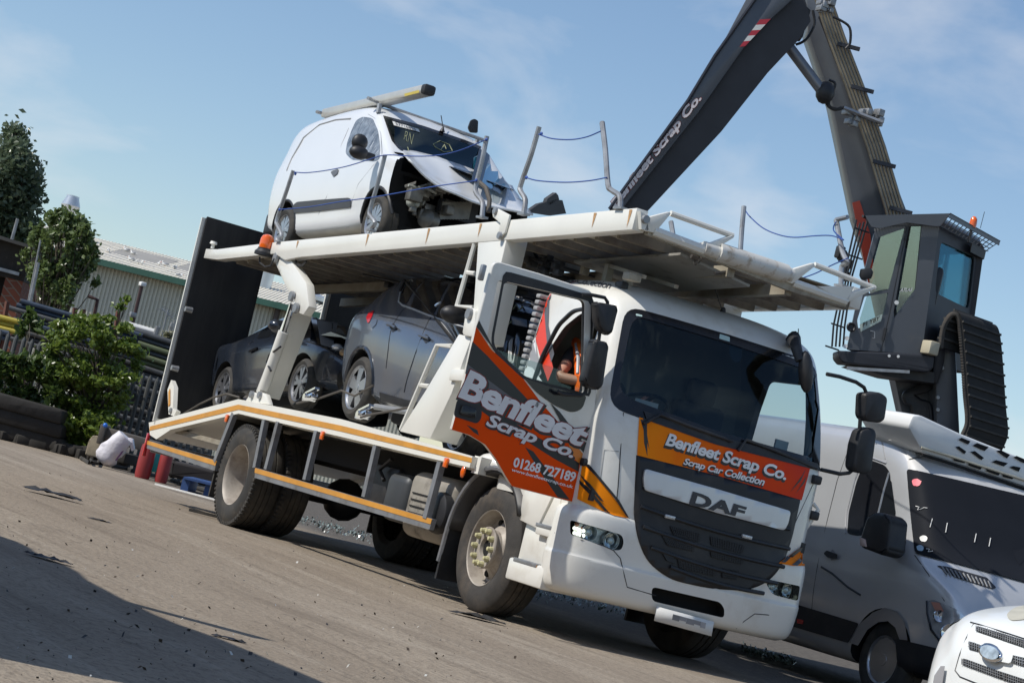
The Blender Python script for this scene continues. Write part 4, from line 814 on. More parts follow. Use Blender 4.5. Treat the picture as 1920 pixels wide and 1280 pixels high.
hand = [(14, wr+Vector((.06, .05, .0))), (18, Vector((.74, -.42, 1.92)))]
for root, hp_ in hand:
    for k in range(4):
        a = hp_+Vector((.045, .012, .024-.016*k)); b0 = len(bodyc); ln = (.034, .04, .037, .028)[k]
        bodyc += [(V0(a), .009, root), (V0(a+Vector((ln, .012, -.006))), .008, b0), (V0(a+Vector((ln+.015, .026, -.022))), .007, b0+1)]
    a = hp_+Vector((.0, .02, .035)); b0 = len(bodyc); bodyc += [(V0(a), .011, root), (V0(a+Vector((.035, .02, .012))), .009, b0)]
bp_ = skin('body', bodyc, SKIN, per)
mid = sh.lerp(el, .62)
skin('tshirt', [(V((.12, -.54, 1.50)), .15, None), (V((.11, -.54, 1.70)), (.15, .18), 0), (V((.12, -.54, 1.90)), (.15, .20), 1), (V((.15, -.54, 2.03)), .085, 2), (V0(sh), .076, 2), (V0(mid), .066, 4), (V((.16, -.34, 1.98)), .076, 2), (V((.28, -.32, 1.87)), .066, 6)], TEE, per)
vs_ = skin('hivis_vest', [(V((.12, -.56, 1.48)), (.165, .185), None), (V((.11, -.57, 1.70)), (.175, .215), 0), (V((.12, -.57, 1.88)), (.175, .200), 1), (V((.15, -.54, 2.00)), (.10, .11), 2)], HIVIS, per)
skin('vest_front', [(V0(P(1078, 638, y=-.76)), (.035, .045), None), (V0(P(1087, 662, y=-.83)), (.05, .06), 0), (V0(P(1090, 700, y=-.84)), (.055, .07), 1), (V0(P(1090, 742, y=-.82)), (.055, .07), 2)], HIVIS, per)
MB().tube([V0(P(1080, 645, y=-.83)), V0(P(1084, 672, y=-.91)), V0(P(1083, 700, y=-.92))], .014, 6).build('reflective_strip', REFL, per)
MB().tube([V((.20, -.72, 1.60)), V((.235, -.70, 1.75)), V((.22, -.69, 1.90)), V((.15, -.66, 2.03))], .018, 6).build('reflective_strip', REFL, per)
MB().sphere(V((.19, -.55, 2.37)), (.105, .092, .085), None, 16).build('hair', mat('hair_brown', (.06, .035, .02), .8), per)
for yy in (-.585, -.515): MB().sphere(V((.305, yy, 2.30)), .011, None, 8).build('eye', BLACKG, per)
for yy in (-.645, -.455): MB().sphere(V((.21, yy, 2.27)), (.02, .012, .03), None, 8).build('ear', SKIN, per)
# ================================================================ cars and vans
def car_loft(rows, kx=5, kp=4):
    secs = []
    for x, zb, zs, zt, wb, ws, wt, cr in rows:
        h = zt-zs
        secs.append((x, [(0, zb), (wb*.7, zb), (wb, zb+.05), ((wb+ws)/2+.012, zb+.3*(zs-zb)), (ws, zb+.62*(zs-zb)), (ws-.012, zs), (ws+(wt-ws)*.55, zs+.5*h), (wt+.012, zt-.12*h), (wt-.09, zt+cr*.30), (wt*.5, zt+cr*.85), (0, zt+cr)]))
    return loft_sections(secs, kx, kp)
def car_wheel(name, c, side, r, w_, rimr, parent, spokes=5, style='v', dark=False):
    ax = Vector((0, side, 0)); c = Vector(c); W_ = thing_part(name, parent)
    MB().lathe([(rimr-.01, -.05), (rimr, .0), (rimr+.02, .01), ((r+rimr)/2, .018), (r-.03, .006), (r-.008, -.015), (r, -.035), (r, -w_*.45), (r-.007, -w_*.47), (r-.007, -w_*.52), (r, -w_*.54), (r, -w_+.035), (r-.03, -w_), (rimr, -w_)], c, ax, 40).build('tyre', RUBBER, W_, 30)
    rm = MB().lathe([(0, -.12), (rimr*.6, -.14), (rimr*.93, -.10), (rimr*.93, -.02), (rimr, .004), (rimr+.008, 0), (rimr, -.02)], c, ax, 40, mat('rim_dark', (.05, .05, .052), .5, .4)); 
    am = mat('alloy_grey', (.24, .245, .26), .35, .7, .1, 6) if dark else ALLOY
    rm.lathe([(0, .0), (.05, -.002), (.06, -.02), (.06, -.10)], c, ax, 20, am); rm.lathe([(rimr*.90, -.02), (rimr*.96, .002), (rimr, .006), (rimr+.006, -.004)], c, ax, 40, am)
    for j in range(spokes):
        a0 = 2*math.pi*(j+.3)/spokes
        for da in ((-.22, .22) if style == 'v' else (0,)):
            p = lambda rr, ang, t: c+Vector((math.cos(ang)*rr, 0, math.sin(ang)*rr))+ax*t
            w0, w1 = (.07, .035) if style == 'v' else (.16, .09)
            a, b_ = .05, rimr*.95; th0 = w0/2/a*.6; th1 = w1/2/b_
            f1 = [p(a, a0+da*.2-th0, -.006), p(a, a0+da*.2+th0, -.006), p(b_, a0+da+th1*1.6, -.012), p(b_, a0+da-th1*1.6, -.012)]
            f2 = [q-ax*.05 for q in f1]; rm.add(f1+f2, [[0, 1, 2, 3], [4, 7, 6, 5], [0, 4, 5, 1], [1, 5, 6, 2], [2, 6, 7, 3], [3, 7, 4, 0]], am)
    rm.build('rim', None, W_, 30); return W_
class Veh:
    def __init__(s, name, label, cat, rows, paint, M, arches, ar, kx=5):
        s.M = M; s.root = thing(name, label, cat, M=M); me = recalc(car_loft(rows, kx).mesh('v')); s.tree = bvh(me); me.materials.append(paint)
        cut = []
        for x in arches:
            z = ar[1] if len(ar) > 1 else ar[0]
            for sd_ in (-1, 1): cut.append(MB().lathe([(0, 0), (ar[0], 0), (ar[0], .42), (0, .42)], (x, sd_*(.60), z), (0, sd_, 0), 32).mesh('c', VOID))
        s.me = boolean(me, cut)
    def hollow(s, rows, cutters, m=None):
        inn = car_loft(rows, 4, 3).mesh('i', m or mat('cabin_dark', (.03, .03, .032), .8)); s.me = boolean(s.me, [inn]+cutters)
    def body(s, name='body'): s.b = link(name, s.me, s.root, 38); return s.b
    def c(s, off=.004): return surf_caster(s.tree, s.M, off)
    def dec(s, name, pts, m, off=.004, step=10, parent=None, rnd=0): return decal(name, round_poly(pts, rnd) if rnd else pts, s.c(off), m, parent or s.root, step)
    def line(s, name, pts, r=.004, m=None, off=0, parent=None): return seam(name, pts, s.c(off), parent or s.b, r, m or BLACK)
    def L(s, p): return s.M.inverted() @ p
    def arch(s, x, z, r, t, m):
        for sd_ in (-1, 1):
            pts = []
            for i in range(19):
                a = R(-12+204*i/18); px, pz = x+r*math.cos(a), z+r*math.sin(a); h = s.tree.ray_cast(Vector((px, sd_*3, pz)), Vector((0, -sd_, 0)))
                if h[0] is not None: pts.append(Vector((px, h[0].y-sd_*t*.35, pz)))
            MB().tube(pts, t, 7).build('wheel_arch_trim', m, s.b)
def place(p, yaw=0, pitch=0, sc=1): return Matrix.Translation(p) @ Matrix.Rotation(yaw, 4, 'Z') @ Matrix.Rotation(-pitch, 4, 'Y') @ Matrix.Scale(sc, 4)

# ---------------------------------------------------------------- small white van on the top deck
vr = P(522, 432, y=-.80); vf = P(689, 413, y=-.80); vp = math.atan2(vf.z-vr.z, vf.x-vr.x); VS = (vf-vr).length/2.73*1.02
vM = place(Vector((vr.x, 0, vr.z-.30*VS)), 0, vp, VS)
VR = [(-.70, .50, 1.0, 1.45, .74, .80, .68, .03), (-.66, .36, 1.05, 1.64, .80, .875, .72, .05), (-.50, .28, 1.08, 1.74, .82, .90, .735, .06), (-.1, .24, 1.09, 1.79, .83, .905, .745, .07), (.7, .22, 1.09, 1.82, .83, .905, .75, .08), (1.3, .22, 1.09, 1.82, .83, .905, .745, .08), (1.62, .22, 1.08, 1.78, .83, .905, .735, .08), (1.95, .22, 1.07, 1.64, .83, .915, .76, .07), (2.30, .24, 1.06, 1.39, .83, .915, .79, .06), (2.68, .26, 1.05, 1.15, .83, .915, .82, .05), (2.95, .30, 1.0, 1.07, .82, .90, .82, .05), (3.3, .34, .90, .97, .80, .87, .78, .04), (3.55, .38, .80, .84, .70, .76, .56, .03), (3.64, .45, .70, .72, .5, .6, .4, .01)]
V1 = Veh('small_van', 'crashed white small van with a smashed front strapped on the top deck of the lorry', 'van', VR, VANW, vM, (0, 2.73), (.375, .31))
c0 = V1.c(0)
VWS = round_poly([(722, 222), (790, 241), (870, 268), (914, 286), (934, 314), (952, 352), (883, 325), (835, 307), (785, 288), (752, 279), (737, 262)], [6, 0, 0, 10, 8, 8, 0, 0, 0, 6, 0])
VSW = round_poly([(668, 226), (680, 219), (699, 222), (709, 245), (713, 275), (712, 298), (704, 303), (660, 300), (648, 288), (651, 268), (660, 243)], 5)


V1.hollow([(x, zb+.06, zs, zt-.05, wb-.06, ws-.05, wt-.05, cr) for x, zb, zs, zt, wb, ws, wt, cr in VR[4:10]], [prism_px(VWS, c0, (-.5, 0, 0), (.25, 0, 0)).mesh('c', BLACK), prism_px(VSW, c0, (0, -.2, 0), (0, .3, 0)).mesh('c', BLACK),
   MB().prism([(1.45, .6, 1.12), (1.50, .6, 1.62), (1.80, .6, 1.66), (2.25, .6, 1.30), (2.35, .6, 1.10)], (0, .5, 0)).mesh('c', BLACK), MB().box((3.02, -1.2, .0), (4.0, 1.2, 1.3)).mesh('c', VOID), MB().box((2.70, -.80, .90), (3.10, 1.0, 1.4)).mesh('c', VOID)])
V1.body()
V1.dec('windscreen', VWS, SCREEN, .002, 14); V1.dec('side_window', VSW, mat('cling_film', (.16, .18, .20), .12, .0, .6, 9, coat=.5, dirt=(.55, .58, .6), dlo=.56, dhi=.68, ds=5, dstretch=(9, 1, 1.2)), .003, 12)
w_ = MB().prism([(1.45, .86, 1.12), (1.50, .78, 1.62), (1.80, .78, 1.66), (2.25, .84, 1.30), (2.35, .87, 1.10)], (0, .006, 0)).build('side_window', TEAL, V1.root)
ring_decal('windscreen_seal', [(718, 217), (792, 236), (872, 263), (918, 282), (938, 311), (957, 355), (883, 328), (835, 310), (785, 291), (749, 282), (734, 264)], VWS, V1.c(.004), BLACKG, V1.root, 70)
ps = V1.dec('lot_sticker', [(735, 228), (784, 243), (787, 249), (738, 236)], PLATEW, .008)
textq('lettering', '57716855', ((742, 236), (780, 247), (778, 242), (740, 230)), V1.c(.012), GREYV, ps)
CHALK = mat('yellow_chalk', (.26, .28, .17), .8)
textq('chalk_mark', 'RN', ((756, 263), (772, 273), (776, 252), (759, 246)), V1.c(.008), CHALK, V1.root, .1, -.02)
V1.line('chalk_mark', [(812, 271), (825, 265), (842, 272), (848, 284), (832, 286), (815, 276), (812, 271)], .005, CHALK, .006, V1.root); V1.line('chalk_mark', [(826, 282), (833, 272), (836, 280)], .005, CHALK, .006, V1.root); V1.line('chalk_mark', [(764, 277), (766, 283)], .005, CHALK, .006, V1.root)
V1.dec('side_moulding', [(551, 385), (558, 379), (600, 375), (655, 371), (660, 374), (659, 389), (600, 396), (552, 400)], mat('moulding_grey', (.055, .06, .07), .5), .012, 10, None, 3)
V1.line('panel_gap', [(538, 320), (548, 296), (570, 258), (600, 234), (630, 225), (658, 223)], .012, mat('rail_grey', (.3, .31, .32), .5))
V1.line('panel_gap', [(654, 240), (640, 272), (630, 320), (612, 370), (598, 400), (592, 432)], .003, mat('gap_grey', (.25, .26, .27), .6)); V1.line('panel_gap', [(592, 432), (655, 425), (661, 375), (672, 345), (700, 310), (716, 290), (714, 250), (703, 222), (690, 214)], .003, mat('gap_grey', (.25, .26, .27), .6))
V1.dec('door_handle', [(621, 323), (626, 320), (636, 317), (634, 326), (626, 332)], GREYV, .01, 10, None, 2)
V1.arch(0, .31, .385, .02, BLACK); V1.arch(2.73, .31, .385, .022, BLACK)
MB().box((-.76, -.845, .28), (-.40, .845, .60), .06, None, None, 3).build('rear_bumper', BLACK, V1.root)
for x in (0, 2.73):
    for s_ in (-1, 1): car_wheel('wheel', (x, s_*.87, .31), s_, .31, .2, .205, V1.root, 7, 'v')
# door mirror
mm = MB(); o = V1.L(P(677, 283, y=-.98)); mm.sphere(o+Vector((.0, -.04, .09)), (.07, .10, .10), None, 14).sphere(o+Vector((.02, -.03, -.03)), (.09, .12, .08), None, 14).box(o+Vector((0, 0, -.08)), o+Vector((.08, .16, 0)), .02); mm.build('door_mirror', BLACK, V1.root)
# crumpled bonnet sheet
bq = [[(756, 280), (787, 285), (835, 299), (883, 316), (961, 348)], [(758, 287), (795, 306), (845, 328), (893, 345), (975, 371)], [(764, 294), (803, 326), (848, 349), (893, 366), (988, 388)], [(768, 299), (808, 338), (850, 361), (902, 381), (1000, 402)]]
xs_ = [2.64, 3.02, 3.40, 3.66]; vs = []; rs = random.Random(2)
for i, row in enumerate(bq):
    for j, q in enumerate(row): vs.append(V1.L(P(*q, x=(vM @ Vector((xs_[i]-.10*abs(j-2)/2, 0, 1))).x)))
arr = np.array([list(v) for v in vs]).reshape(4, 5, 3); a1 = crom(arr.reshape(4, -1), 5).reshape(-1, 5, 3); fin = np.array([crom(r_, 5) for r_ in a1]); nr, ncx = fin.shape[:2]
vv = [Vector(fin[i, j])+Vector((0, 0, .012*mnoise.noise(Vector((i*.35, j*.3, 1))))) for i in range(nr) for j in range(ncx)]
bn = MB().add(vv, [[i*ncx+j, i*ncx+j+1, (i+1)*ncx+j+1, (i+1)*ncx+j] for i in range(nr-1) for j in range(ncx-1)]).build('crumpled_bonnet', VANW, V1.root, 40); sm = bn.modifiers.new('s', 'SOLIDIFY'); sm.thickness = .02
# exposed engine bay
pl_ = lambda q, x: V1.L(P(*q, x=(vM @ Vector((x, 0, .6))).x))
rs = random.Random(9); eng = thing_part('engine_bay', V1.root)
ALUM = mat('engine_alloy', (.20, .19, .17), .45, .6, .3, 8, dirt=(.06, .05, .04)); TANK = mat('reservoir_plastic', (.42, .44, .40), .4, 0, .2, 6)
MB().box((2.95, -.80, .25), (3.02, .80, .86)).box((2.7, -.3, .25), (3.0, .8, 1.0)).build('bulkhead', VOID, eng)
MB().box(pl_((852, 412), 3.15), pl_((902, 372), 3.18)).build('radiator', mat('radiator_black', (.02, .02, .022), .6), eng)
fin_ = MB()
for i in range(10): fin_.box(pl_((828+i*5.5, 412), 3.20), pl_((830+i*5.5, 378), 3.21))
fin_.build('radiator_fins', ALUM, eng)
MB().box(pl_((826, 402), 3.22), pl_((855, 387), 3.36), .02).build('bumper_mount', ALUM, eng); MB().box(pl_((816, 396), 3.2), pl_((832, 372), 3.28), .015).build('bracket', VOID, eng)
MB().lathe([(0, .06), (.05, .06), (.11, .02), (.12, -.1)], pl_((800, 410), 3.2), (.5, -.8, 0), 18).build('alternator', ALUM, eng)
MB().box(pl_((768, 388), 3.1), pl_((790, 376), 3.25), .03).box(pl_((786, 386), 3.15), pl_((796, 377), 3.25), .02).build('washer_bottle', TANK, eng)
MB().sphere(pl_((775, 380), 3.12), (.1, .08, .07), None, 12).build('servo', TANK, eng)
pp = MB()
for k in range(9):
    a = (760+rs.random()*60, 345+rs.random()*60); pp.tube([pl_(a, 3.1), pl_((a[0]+10+rs.random()*15, a[1]+rs.random()*14-7), 3.2), pl_((a[0]+15+rs.random()*20, a[1]+14*rs.random()), 3.12)], .012+.012*rs.random(), 6)
for k in range(14): o = pl_((764+rs.random()*75, 350+rs.random()*60), 3.05+.2*rs.random()); h = .02+.05*rs.random(); pp.box(o-Vector((h, h, h)), o+Vector((h, h*1.3, h)), .01)
pp.build('engine_parts', ALUM, eng)
MB().tube([pl_(q, 3.2) for q in ((766, 347), (780, 352), (800, 354), (818, 362))], .018, 7).build('coolant_pipe', TANK, eng)
MB().prism([pl_(q, 2.95) for q in ((726, 425), (728, 366), (745, 362), (768, 372), (770, 400), (762, 420))], (.04, .1, 0)).build('arch_liner', BLACK, eng)
MB().prism([pl_(q, 3.3) for q in ((982, 397), (1004, 382), (1035, 374), (1048, 375), (1055, 400), (1025, 404))], (.05, .02, .0)).prism([pl_(q, 3.3) for q in ((1018, 378), (1020, 372), (1036, 361), (1040, 366), (1042, 374), (1024, 384))], (.05, .02, 0)).build('torn_panel', mat('torn_dark', (.06, .06, .062), .4, .3), V1.root)
MB().tube([V1.L(P(*q, y=-1.02)) for q in ((897, 340), (911, 352), (918, 375), (916, 398))], .024, 6).build('tie_strap', STRAP, V1.root)
# roof bars with the fittings carried on them
rb = MB(); T3 = lambda q, z: V1.L(P(*q, y=0)) 
def roofpt(x, y, h): return Vector((x, y, 1.86+h-.09*abs(y)))
bars = [P(690, 184, y=-.66), P(904, 262, y=.60)]; b1 = MB().tube([V1.L(P(690, 184, y=-.72)), V1.L(P(716, 196, y=-.5)), V1.L(P(910, 264, y=.62))], .022, 8)
b1.tube([V1.L(P(712, 195, y=-.62)), V1.L(P(709, 212, y=-.62))], .03, 7).tube([V1.L(P(896, 258, y=.58)), V1.L(P(893, 272, y=.58))], .03, 7); b1.build('roof_bar', STEEL, V1.root)
MB().tube([V1.L(P(594, 210, y=-.62)), V1.L(P(625, 218, y=-.35))], .022, 8).build('roof_bar', STEEL, V1.root)
ptube = [V1.L(P(612, 215, y=-.50)), V1.L(P(800, 170, y=-.50))]
tube_ = MB().beam(ptube[0], ptube[1], .15, .11, (0, 0, 1), None, .02).build('pipe_carrier', mat('anodised_tube', (.55, .54, .50), .35, .4, .06, 6), V1.root)
dv = (ptube[1]-ptube[0]).normalized(); MB().beam(ptube[1]-dv*.02, ptube[1]+dv*.10, .16, .12, (0, 0, 1), None, .035).build('carrier_cap', BLACK, tube_)
decal('maker_label', [(758, 176), (785, 169), (786, 174), (759, 181)], plane_caster(vM, 0, y=-.50-.088*VS), mat('label_yellow', (.55, .42, .05), .4), tube_)
MB().prism([V1.L(P(*q, x=P(888, 250, y=.5).x)) for q in round_poly([(876, 240), (881, 226), (888, 223), (895, 227), (894, 250), (880, 249)], 3)], (.03, 0, 0), None, .006).build('roof_bar_stop', BLACK, V1.root)
bs = V1.L(P(829, 247, y=.05)); MB().lathe([(0, .06), (.008, .06), (.02, .03), (.035, 0)], bs, (0, 0, 1), 10).tube([bs+Vector((0, 0, .05)), V1.L(P(827, 217, y=.05))], .006, 5).build('aerial', BLACK, V1.root)

# ---------------------------------------------------------------- grey estate car (front of lower deck)
sr = P(671, 727, y=-.76); SS = .90; sM = place(Vector((sr.x, .02, sr.z-.345*SS)), R(-1), R(-4.0), SS)
SR = [(-.80, .50, .95, 1.02, .66, .76, .64, .02), (-.74, .40, 1.0, 1.14, .74, .84, .66, .03), (-.62, .32, 1.05, 1.38, .80, .89, .64, .04), (-.40, .29, 1.07, 1.56, .83, .915, .61, .05), (0, .27, 1.06, 1.63, .84, .93, .61, .06), (.8, .25, 1.03, 1.66, .84, .92, .62, .07), (1.4, .25, 1.01, 1.63, .84, .915, .61, .07), (1.9, .25, 1.0, 1.51, .84, .915, .60, .06), (2.3, .26, .99, 1.28, .84, .915, .63, .05), (2.65, .27, .97, 1.06, .84, .91, .70, .05), (3.1, .28, .89, .98, .82, .89, .68, .06), (3.45, .30, .79, .87, .76, .83, .60, .05), (3.62, .36, .70, .75, .62, .70, .46, .02)]
U = Veh('estate_car', 'dusty grey high-roofed car strapped on the lower deck directly behind the lorry cab', 'car', SR, SUVP, sM, (0, 2.69), (.405, .355)); U.body()
U.dec('quarter_window', [(749, 566), (752, 552), (761, 535), (781, 524), (800, 519), (774, 548), (762, 570)], DGLASS, .004, 10, None, 3)
U.dec('rear_side_window', [(769, 577), (783, 545), (805, 519), (850, 517), (832, 548), (812, 592)], DGLASS, .004, 10, None, 3)
U.dec('front_side_window', [(817, 594), (836, 552), (858, 518), (885, 518), (905, 530), (900, 612)], DGLASS, .004, 10, None, 3)
U.line('chrome_trim', [(748, 566), (755, 573), (778, 581), (800, 590), (830, 601), (860, 611), (890, 620)], .010, SILVER, .008); U.line('roof_rail', [(752, 548), (762, 530), (790, 515), (830, 508), (870, 507)], .016, BLACK, .02)
U.line('window_surround', [(748, 566), (751, 550), (761, 532), (772, 525), (785, 519), (815, 515), (850, 513)], .009, SILVER, .008)
for q in (((730, 611), (738, 613), (745, 617)), ((790, 631), (800, 634), (808, 637))):
    U.line('door_handle', q, .016, SUVP, .03); U.dec('handle_recess', [(q[0][0], q[0][1]), (q[1][0], q[1][1]-8), (q[2][0]+2, q[2][1]), (q[1][0]-2, q[1][1]+10)], BLACK, .003, 8, None, 2)
U.line('panel_gap', [(764, 573), (758, 579), (752, 585), (745, 596), (738, 608), (733, 620), (730, 636), (728, 655), (726, 672), (724, 690)], .004, None, .002); U.line('panel_gap', [(808, 594), (804, 601), (798, 614), (790, 634), (780, 660), (772, 684), (766, 702), (761, 720), (758, 735)], .005, None, .002)
U.line('crease', [(712, 592), (740, 598), (775, 608), (810, 620), (835, 629), (860, 638)], .010, SALP, 0); 
U.dec('sill', [(712, 735), (758, 748), (830, 765), (830, 775), (760, 764), (714, 750)], BLACK, .006, 6)
MB().tube([U.L(P(704, 762, y=-.86)), U.L(P(790, 776, y=-.86)), U.L(P(830, 783, y=-.86))], .032, 10).build('side_step', mat('side_step_silver', (.28, .285, .29), .5, .3), U.root)
U.dec('tail_lamp', [(690, 606), (687, 596), (692, 586), (702, 582), (698, 594), (693, 604)], RED, .006, 6, None, 2)
U.dec('fuel_flap', [(693, 607), (699, 598), (708, 597), (706, 608), (698, 616)], SUVP, .006, 6, None, 3)
U.arch(0, .355, .42, .028, SALP); U.arch(2.69, .355, .42, .028, SALP)
MB().box((.45, -.62, .10), (2.3, .62, .36), .04).build('underbody_shade', VOID, U.root); mo = U.L(P(850, 590, y=-.98)); MB().sphere(mo, (.10, .14, .09), None, 14).build('door_mirror', BLACK, U.root); U.line('mirror_repeater', [(828, 586), (832, 582), (838, 579)], .014, CREAMP, .1)  # near-black box below the floor, added for the dark shadow under this car
for x in (0, 2.69):
    for s_ in (-1, 1): car_wheel('wheel', (x, s_*.895, .345), s_, .345, .22, .24, U.root, 5, 'w')
# windscreen with its chalk marks, seen through the lorry's door window
U.dec('windscreen', [(905, 535), (925, 530), (1000, 545), (1004, 575), (985, 640), (930, 620)], DGLASS, .004, 12)
ps = U.dec('lot_sticker', [(941, 548), (984, 556), (982, 566), (941, 557)], PLATEW, .010, 8); textq('lettering', '120925', ((944, 556), (978, 563), (980, 556), (945, 549)), U.c(.014), GREYV, ps)
for q in (((938, 590), (941, 570), (947, 592), (949, 572)), ((936, 610), (944, 602), (950, 612), (958, 604)), ((962, 580), (968, 572), (972, 582), (980, 576))): U.line('chalk_mark', q, .006, CHALK, .012, U.root)
U.dec('headlight', [(938, 660), (948, 653), (966, 655), (972, 666), (968, 680), (958, 685), (945, 672)], CREAMP, .008, 6, None, 3); U.dec('indicator', [(946, 664), (952, 660), (958, 676), (954, 682)], BEACON, .014, 6)

# ---------------------------------------------------------------- dark saloon (rear of the lower deck)
ar = P(412, 728, y=-.80); af = P(556, 716, y=-.80); ap = math.atan2(af.z-ar.z, af.x-ar.x); AS = (af-ar).length/2.53
aM = place(Vector((ar.x, -.05, ar.z-.315*AS)), 0, ap, AS)
AR = [(-.80, .45, .80, .84, .64, .72, .56, .02), (-.72, .36, .86, .93, .74, .80, .62, .03), (-.45, .30, .90, 1.0, .80, .86, .60, .04), (-.15, .26, .90, 1.10, .82, .88, .58, .05), (.30, .22, .89, 1.26, .82, .88, .55, .06), (.80, .21, .88, 1.33, .82, .87, .545, .06), (1.2, .21, .87, 1.30, .82, .87, .545, .06), (1.6, .22, .86, 1.14, .82, .87, .57, .05), (2.0, .23, .86, .95, .82, .875, .64, .04), (2.5, .25, .82, .88, .80, .88, .66, .05), (2.95, .27, .74, .80, .74, .82, .56, .05), (3.25, .30, .64, .70, .62, .70, .45, .03), (3.36, .36, .56, .6, .5, .58, .36, .01)]
A = Veh('dark_saloon', 'dark blue-grey low car with a torn headlamp corner on the sloping tail of the lorry', 'car', AR, SALP, aM, (0, 2.53), (.36, .325)); A.body()
A.dec('side_window', [(482, 636), (488, 622), (502, 612), (520, 606), (515, 622), (506, 632)], DGLASS, .004, 6, None, 3); A.dec('side_window', [(510, 632), (522, 606), (545, 598), (575, 597), (565, 625)], DGLASS, .004, 6, None, 3)
A.dec('windscreen', [(584, 592), (600, 590), (640, 602), (686, 622), (680, 640), (640, 630), (590, 622), (580, 618)], DGLASS, .004, 8)
A.dec('lot_sticker', [(585, 596), (602, 597), (637, 604), (636, 607), (600, 601), (586, 599)], PLATEG, .008, 8)
A.line('panel_gap', [(467, 645), (461, 680), (457, 720), (458, 760)], .004); A.line('panel_gap', [(510, 600), (490, 620), (475, 640), (466, 645)], .006)
A.line('crease', [(430, 664), (470, 655), (520, 650), (560, 646)], .004, SUVP); A.line('door_handle', [(470, 660), (478, 656), (485, 653)], .014, BLACKG, .02)
MB().box((.40, -.6, .10), (2.15, .6, .32), .04).build('underbody_shade', VOID, A.root); mo = A.L(P(521, 612, y=-.95)); MB().sphere(mo, (.12, .13, .085), None, 14).build('door_mirror', SALP, A.root)  # same near-black box here, putting deep shade beneath the saloon
A.dec('torn_headlamp', [(606, 645), (620, 638), (640, 645), (660, 660), (652, 670), (636, 666), (618, 656)], VOID, .006, 6, None, 3)
MB().sphere(A.L(P(632, 652, y=-.62)), (.08, .07, .05), None, 12).build('headlamp_bowl', CREAMP, A.root); MB().sphere(A.L(P(645, 661, y=-.60)), (.06, .06, .05), None, 10).build('bulb_housing', mat('brass_housing', (.35, .24, .14), .4, .5), A.root)
A.dec('fog_lamp_recess', [(633, 700), (641, 697), (643, 722), (636, 730), (632, 720)], VOID, .006, 6, None, 2)
MB().prism([A.L(P(*q, y=-.55)) for q in ((600, 628), (640, 632), (690, 660), (670, 640), (620, 622))], (0, .5, .03)).build('sprung_bonnet', SALP, A.root)
for x in (0, 2.53):
    for s_ in (-1, 1): car_wheel('wheel', (x, s_*.845, .315), s_, .315, .2, .225, A.root, 5, 'v', True)
# lashing straps and ratchets (strapped between wheels and bed)
def lash(label, pts, rat, y=-1.0):
    t_ = thing('lashing_strap', label, 'strap'); MB().tube([P(*q, y=yy) for q, yy in pts], .011, 6).build('webbing', STRAP, t_)
    if rat:
        o = P(*rat, y=y-.1); d_ = (P(rat[0]+12, rat[1]-4, y=y-.1)-o).normalized(); MB().beam(o-d_*.10, o+d_*.12, .07, .05, (0, 0, 1), None, .01).beam(o-d_*.08+Vector((0, 0, .05)), o+d_*.14+Vector((0, 0, .07)), .05, .02, (0, 0, 1)).lathe([(0, .06), (.03, .06), (.03, -.06), (0, -.06)], o, (0, 1, 0), 10).build('ratchet', CHROME, t_)
    return t_
lash('grey webbing strap with ratchet across the grey car rear wheel', [((676, 782), -1.15), ((700, 776), -1.1), ((745, 768), -1.0), ((775, 762), -.95)], (680, 778))
lash('grey webbing strap with blue grip between the two cars', [((556, 756), -1.1), ((600, 746), -1.05), ((640, 732), -1.0), ((665, 742), -.95), ((700, 722), -.93)], (580, 745))
o = MB().tube([P(*q, y=yy) for q, yy in [((345, 775), -1.1), ((375, 757), -1.0), ((400, 745), -.98), ((425, 738), -.95), ((450, 745), -1.0)]], .011, 6).build('lashing_strap', STRAP); tag(o, 'dark strap lying at the saloon rear wheel on the lorry tail', 'strap')

# ---------------------------------------------------------------- silver high van on the right
pr_ = P(1642, 1252, y=1.92); wx_ = P(1646, 1238, y=2.75); pM = place(Vector((wx_.x, 2.75+.985, 0)), R(-1.0), 0, 1.0)
# local: x=0 at the front wheel; forward +x
PR = [(-4.6, .45, 1.2, 2.1, .9, .97, .86, .05), (-4.3, .28, 1.25, 2.26, .92, 1.0, .86, .07), (-3, .25, 1.25, 2.28, .93, 1.0, .86, .08), (-1.2, .24, 1.22, 2.28, .93, 1.0, .86, .08), (-.85, .24, 1.22, 2.27, .93, 1.0, .855, .08), (-.55, .24, 1.21, 2.20, .93, 1.0, .84, .08), (-.25, .25, 1.20, 2.00, .93, 1.0, .83, .08), (.02, .26, 1.19, 1.68, .93, 1.0, .83, .07), (.26, .27, 1.17, 1.40, .93, .99, .82, .06), (.50, .28, 1.10, 1.23, .91, .97, .78, .06), (.72, .30, 1.0, 1.08, .86, .93, .70, .05), (.86, .33, .88, .94, .76, .84, .58, .03), (.92, .40, .78, .82, .6, .7, .46, .01)]
PV = Veh('panel_van', 'silver grey panel van with a white rooftop cooling unit parked close beside the lorry cab', 'van', PR, SPRP, pM, (0,), (.43, .35)); PV.body()
PV.dec('windscreen', [(1701, 880), (1780, 893), (1920, 930), (2000, 955), (2010, 1110), (1920, 1092), (1810, 1062), (1716, 1038), (1708, 960)], DSCREEN, .012, 5, None, [6, 0, 0, 6, 6, 0, 0, 8, 0])
PV.dec('side_window', [(1589, 1000), (1592, 960), (1606, 905), (1620, 868), (1632, 862), (1660, 872), (1669, 885), (1672, 920), (1666, 965), (1660, 1000), (1606, 1004)], BLACKG, .005, 12, None, 6)
PV.dec('quarter_light', [(1650, 960), (1664, 908), (1672, 900), (1680, 960), (1676, 1000)], DGLASS, .008, 8, None, 3); PV.line('window_divider', [(1668, 886), (1658, 920), (1646, 970)], .010, STEEL, .006)
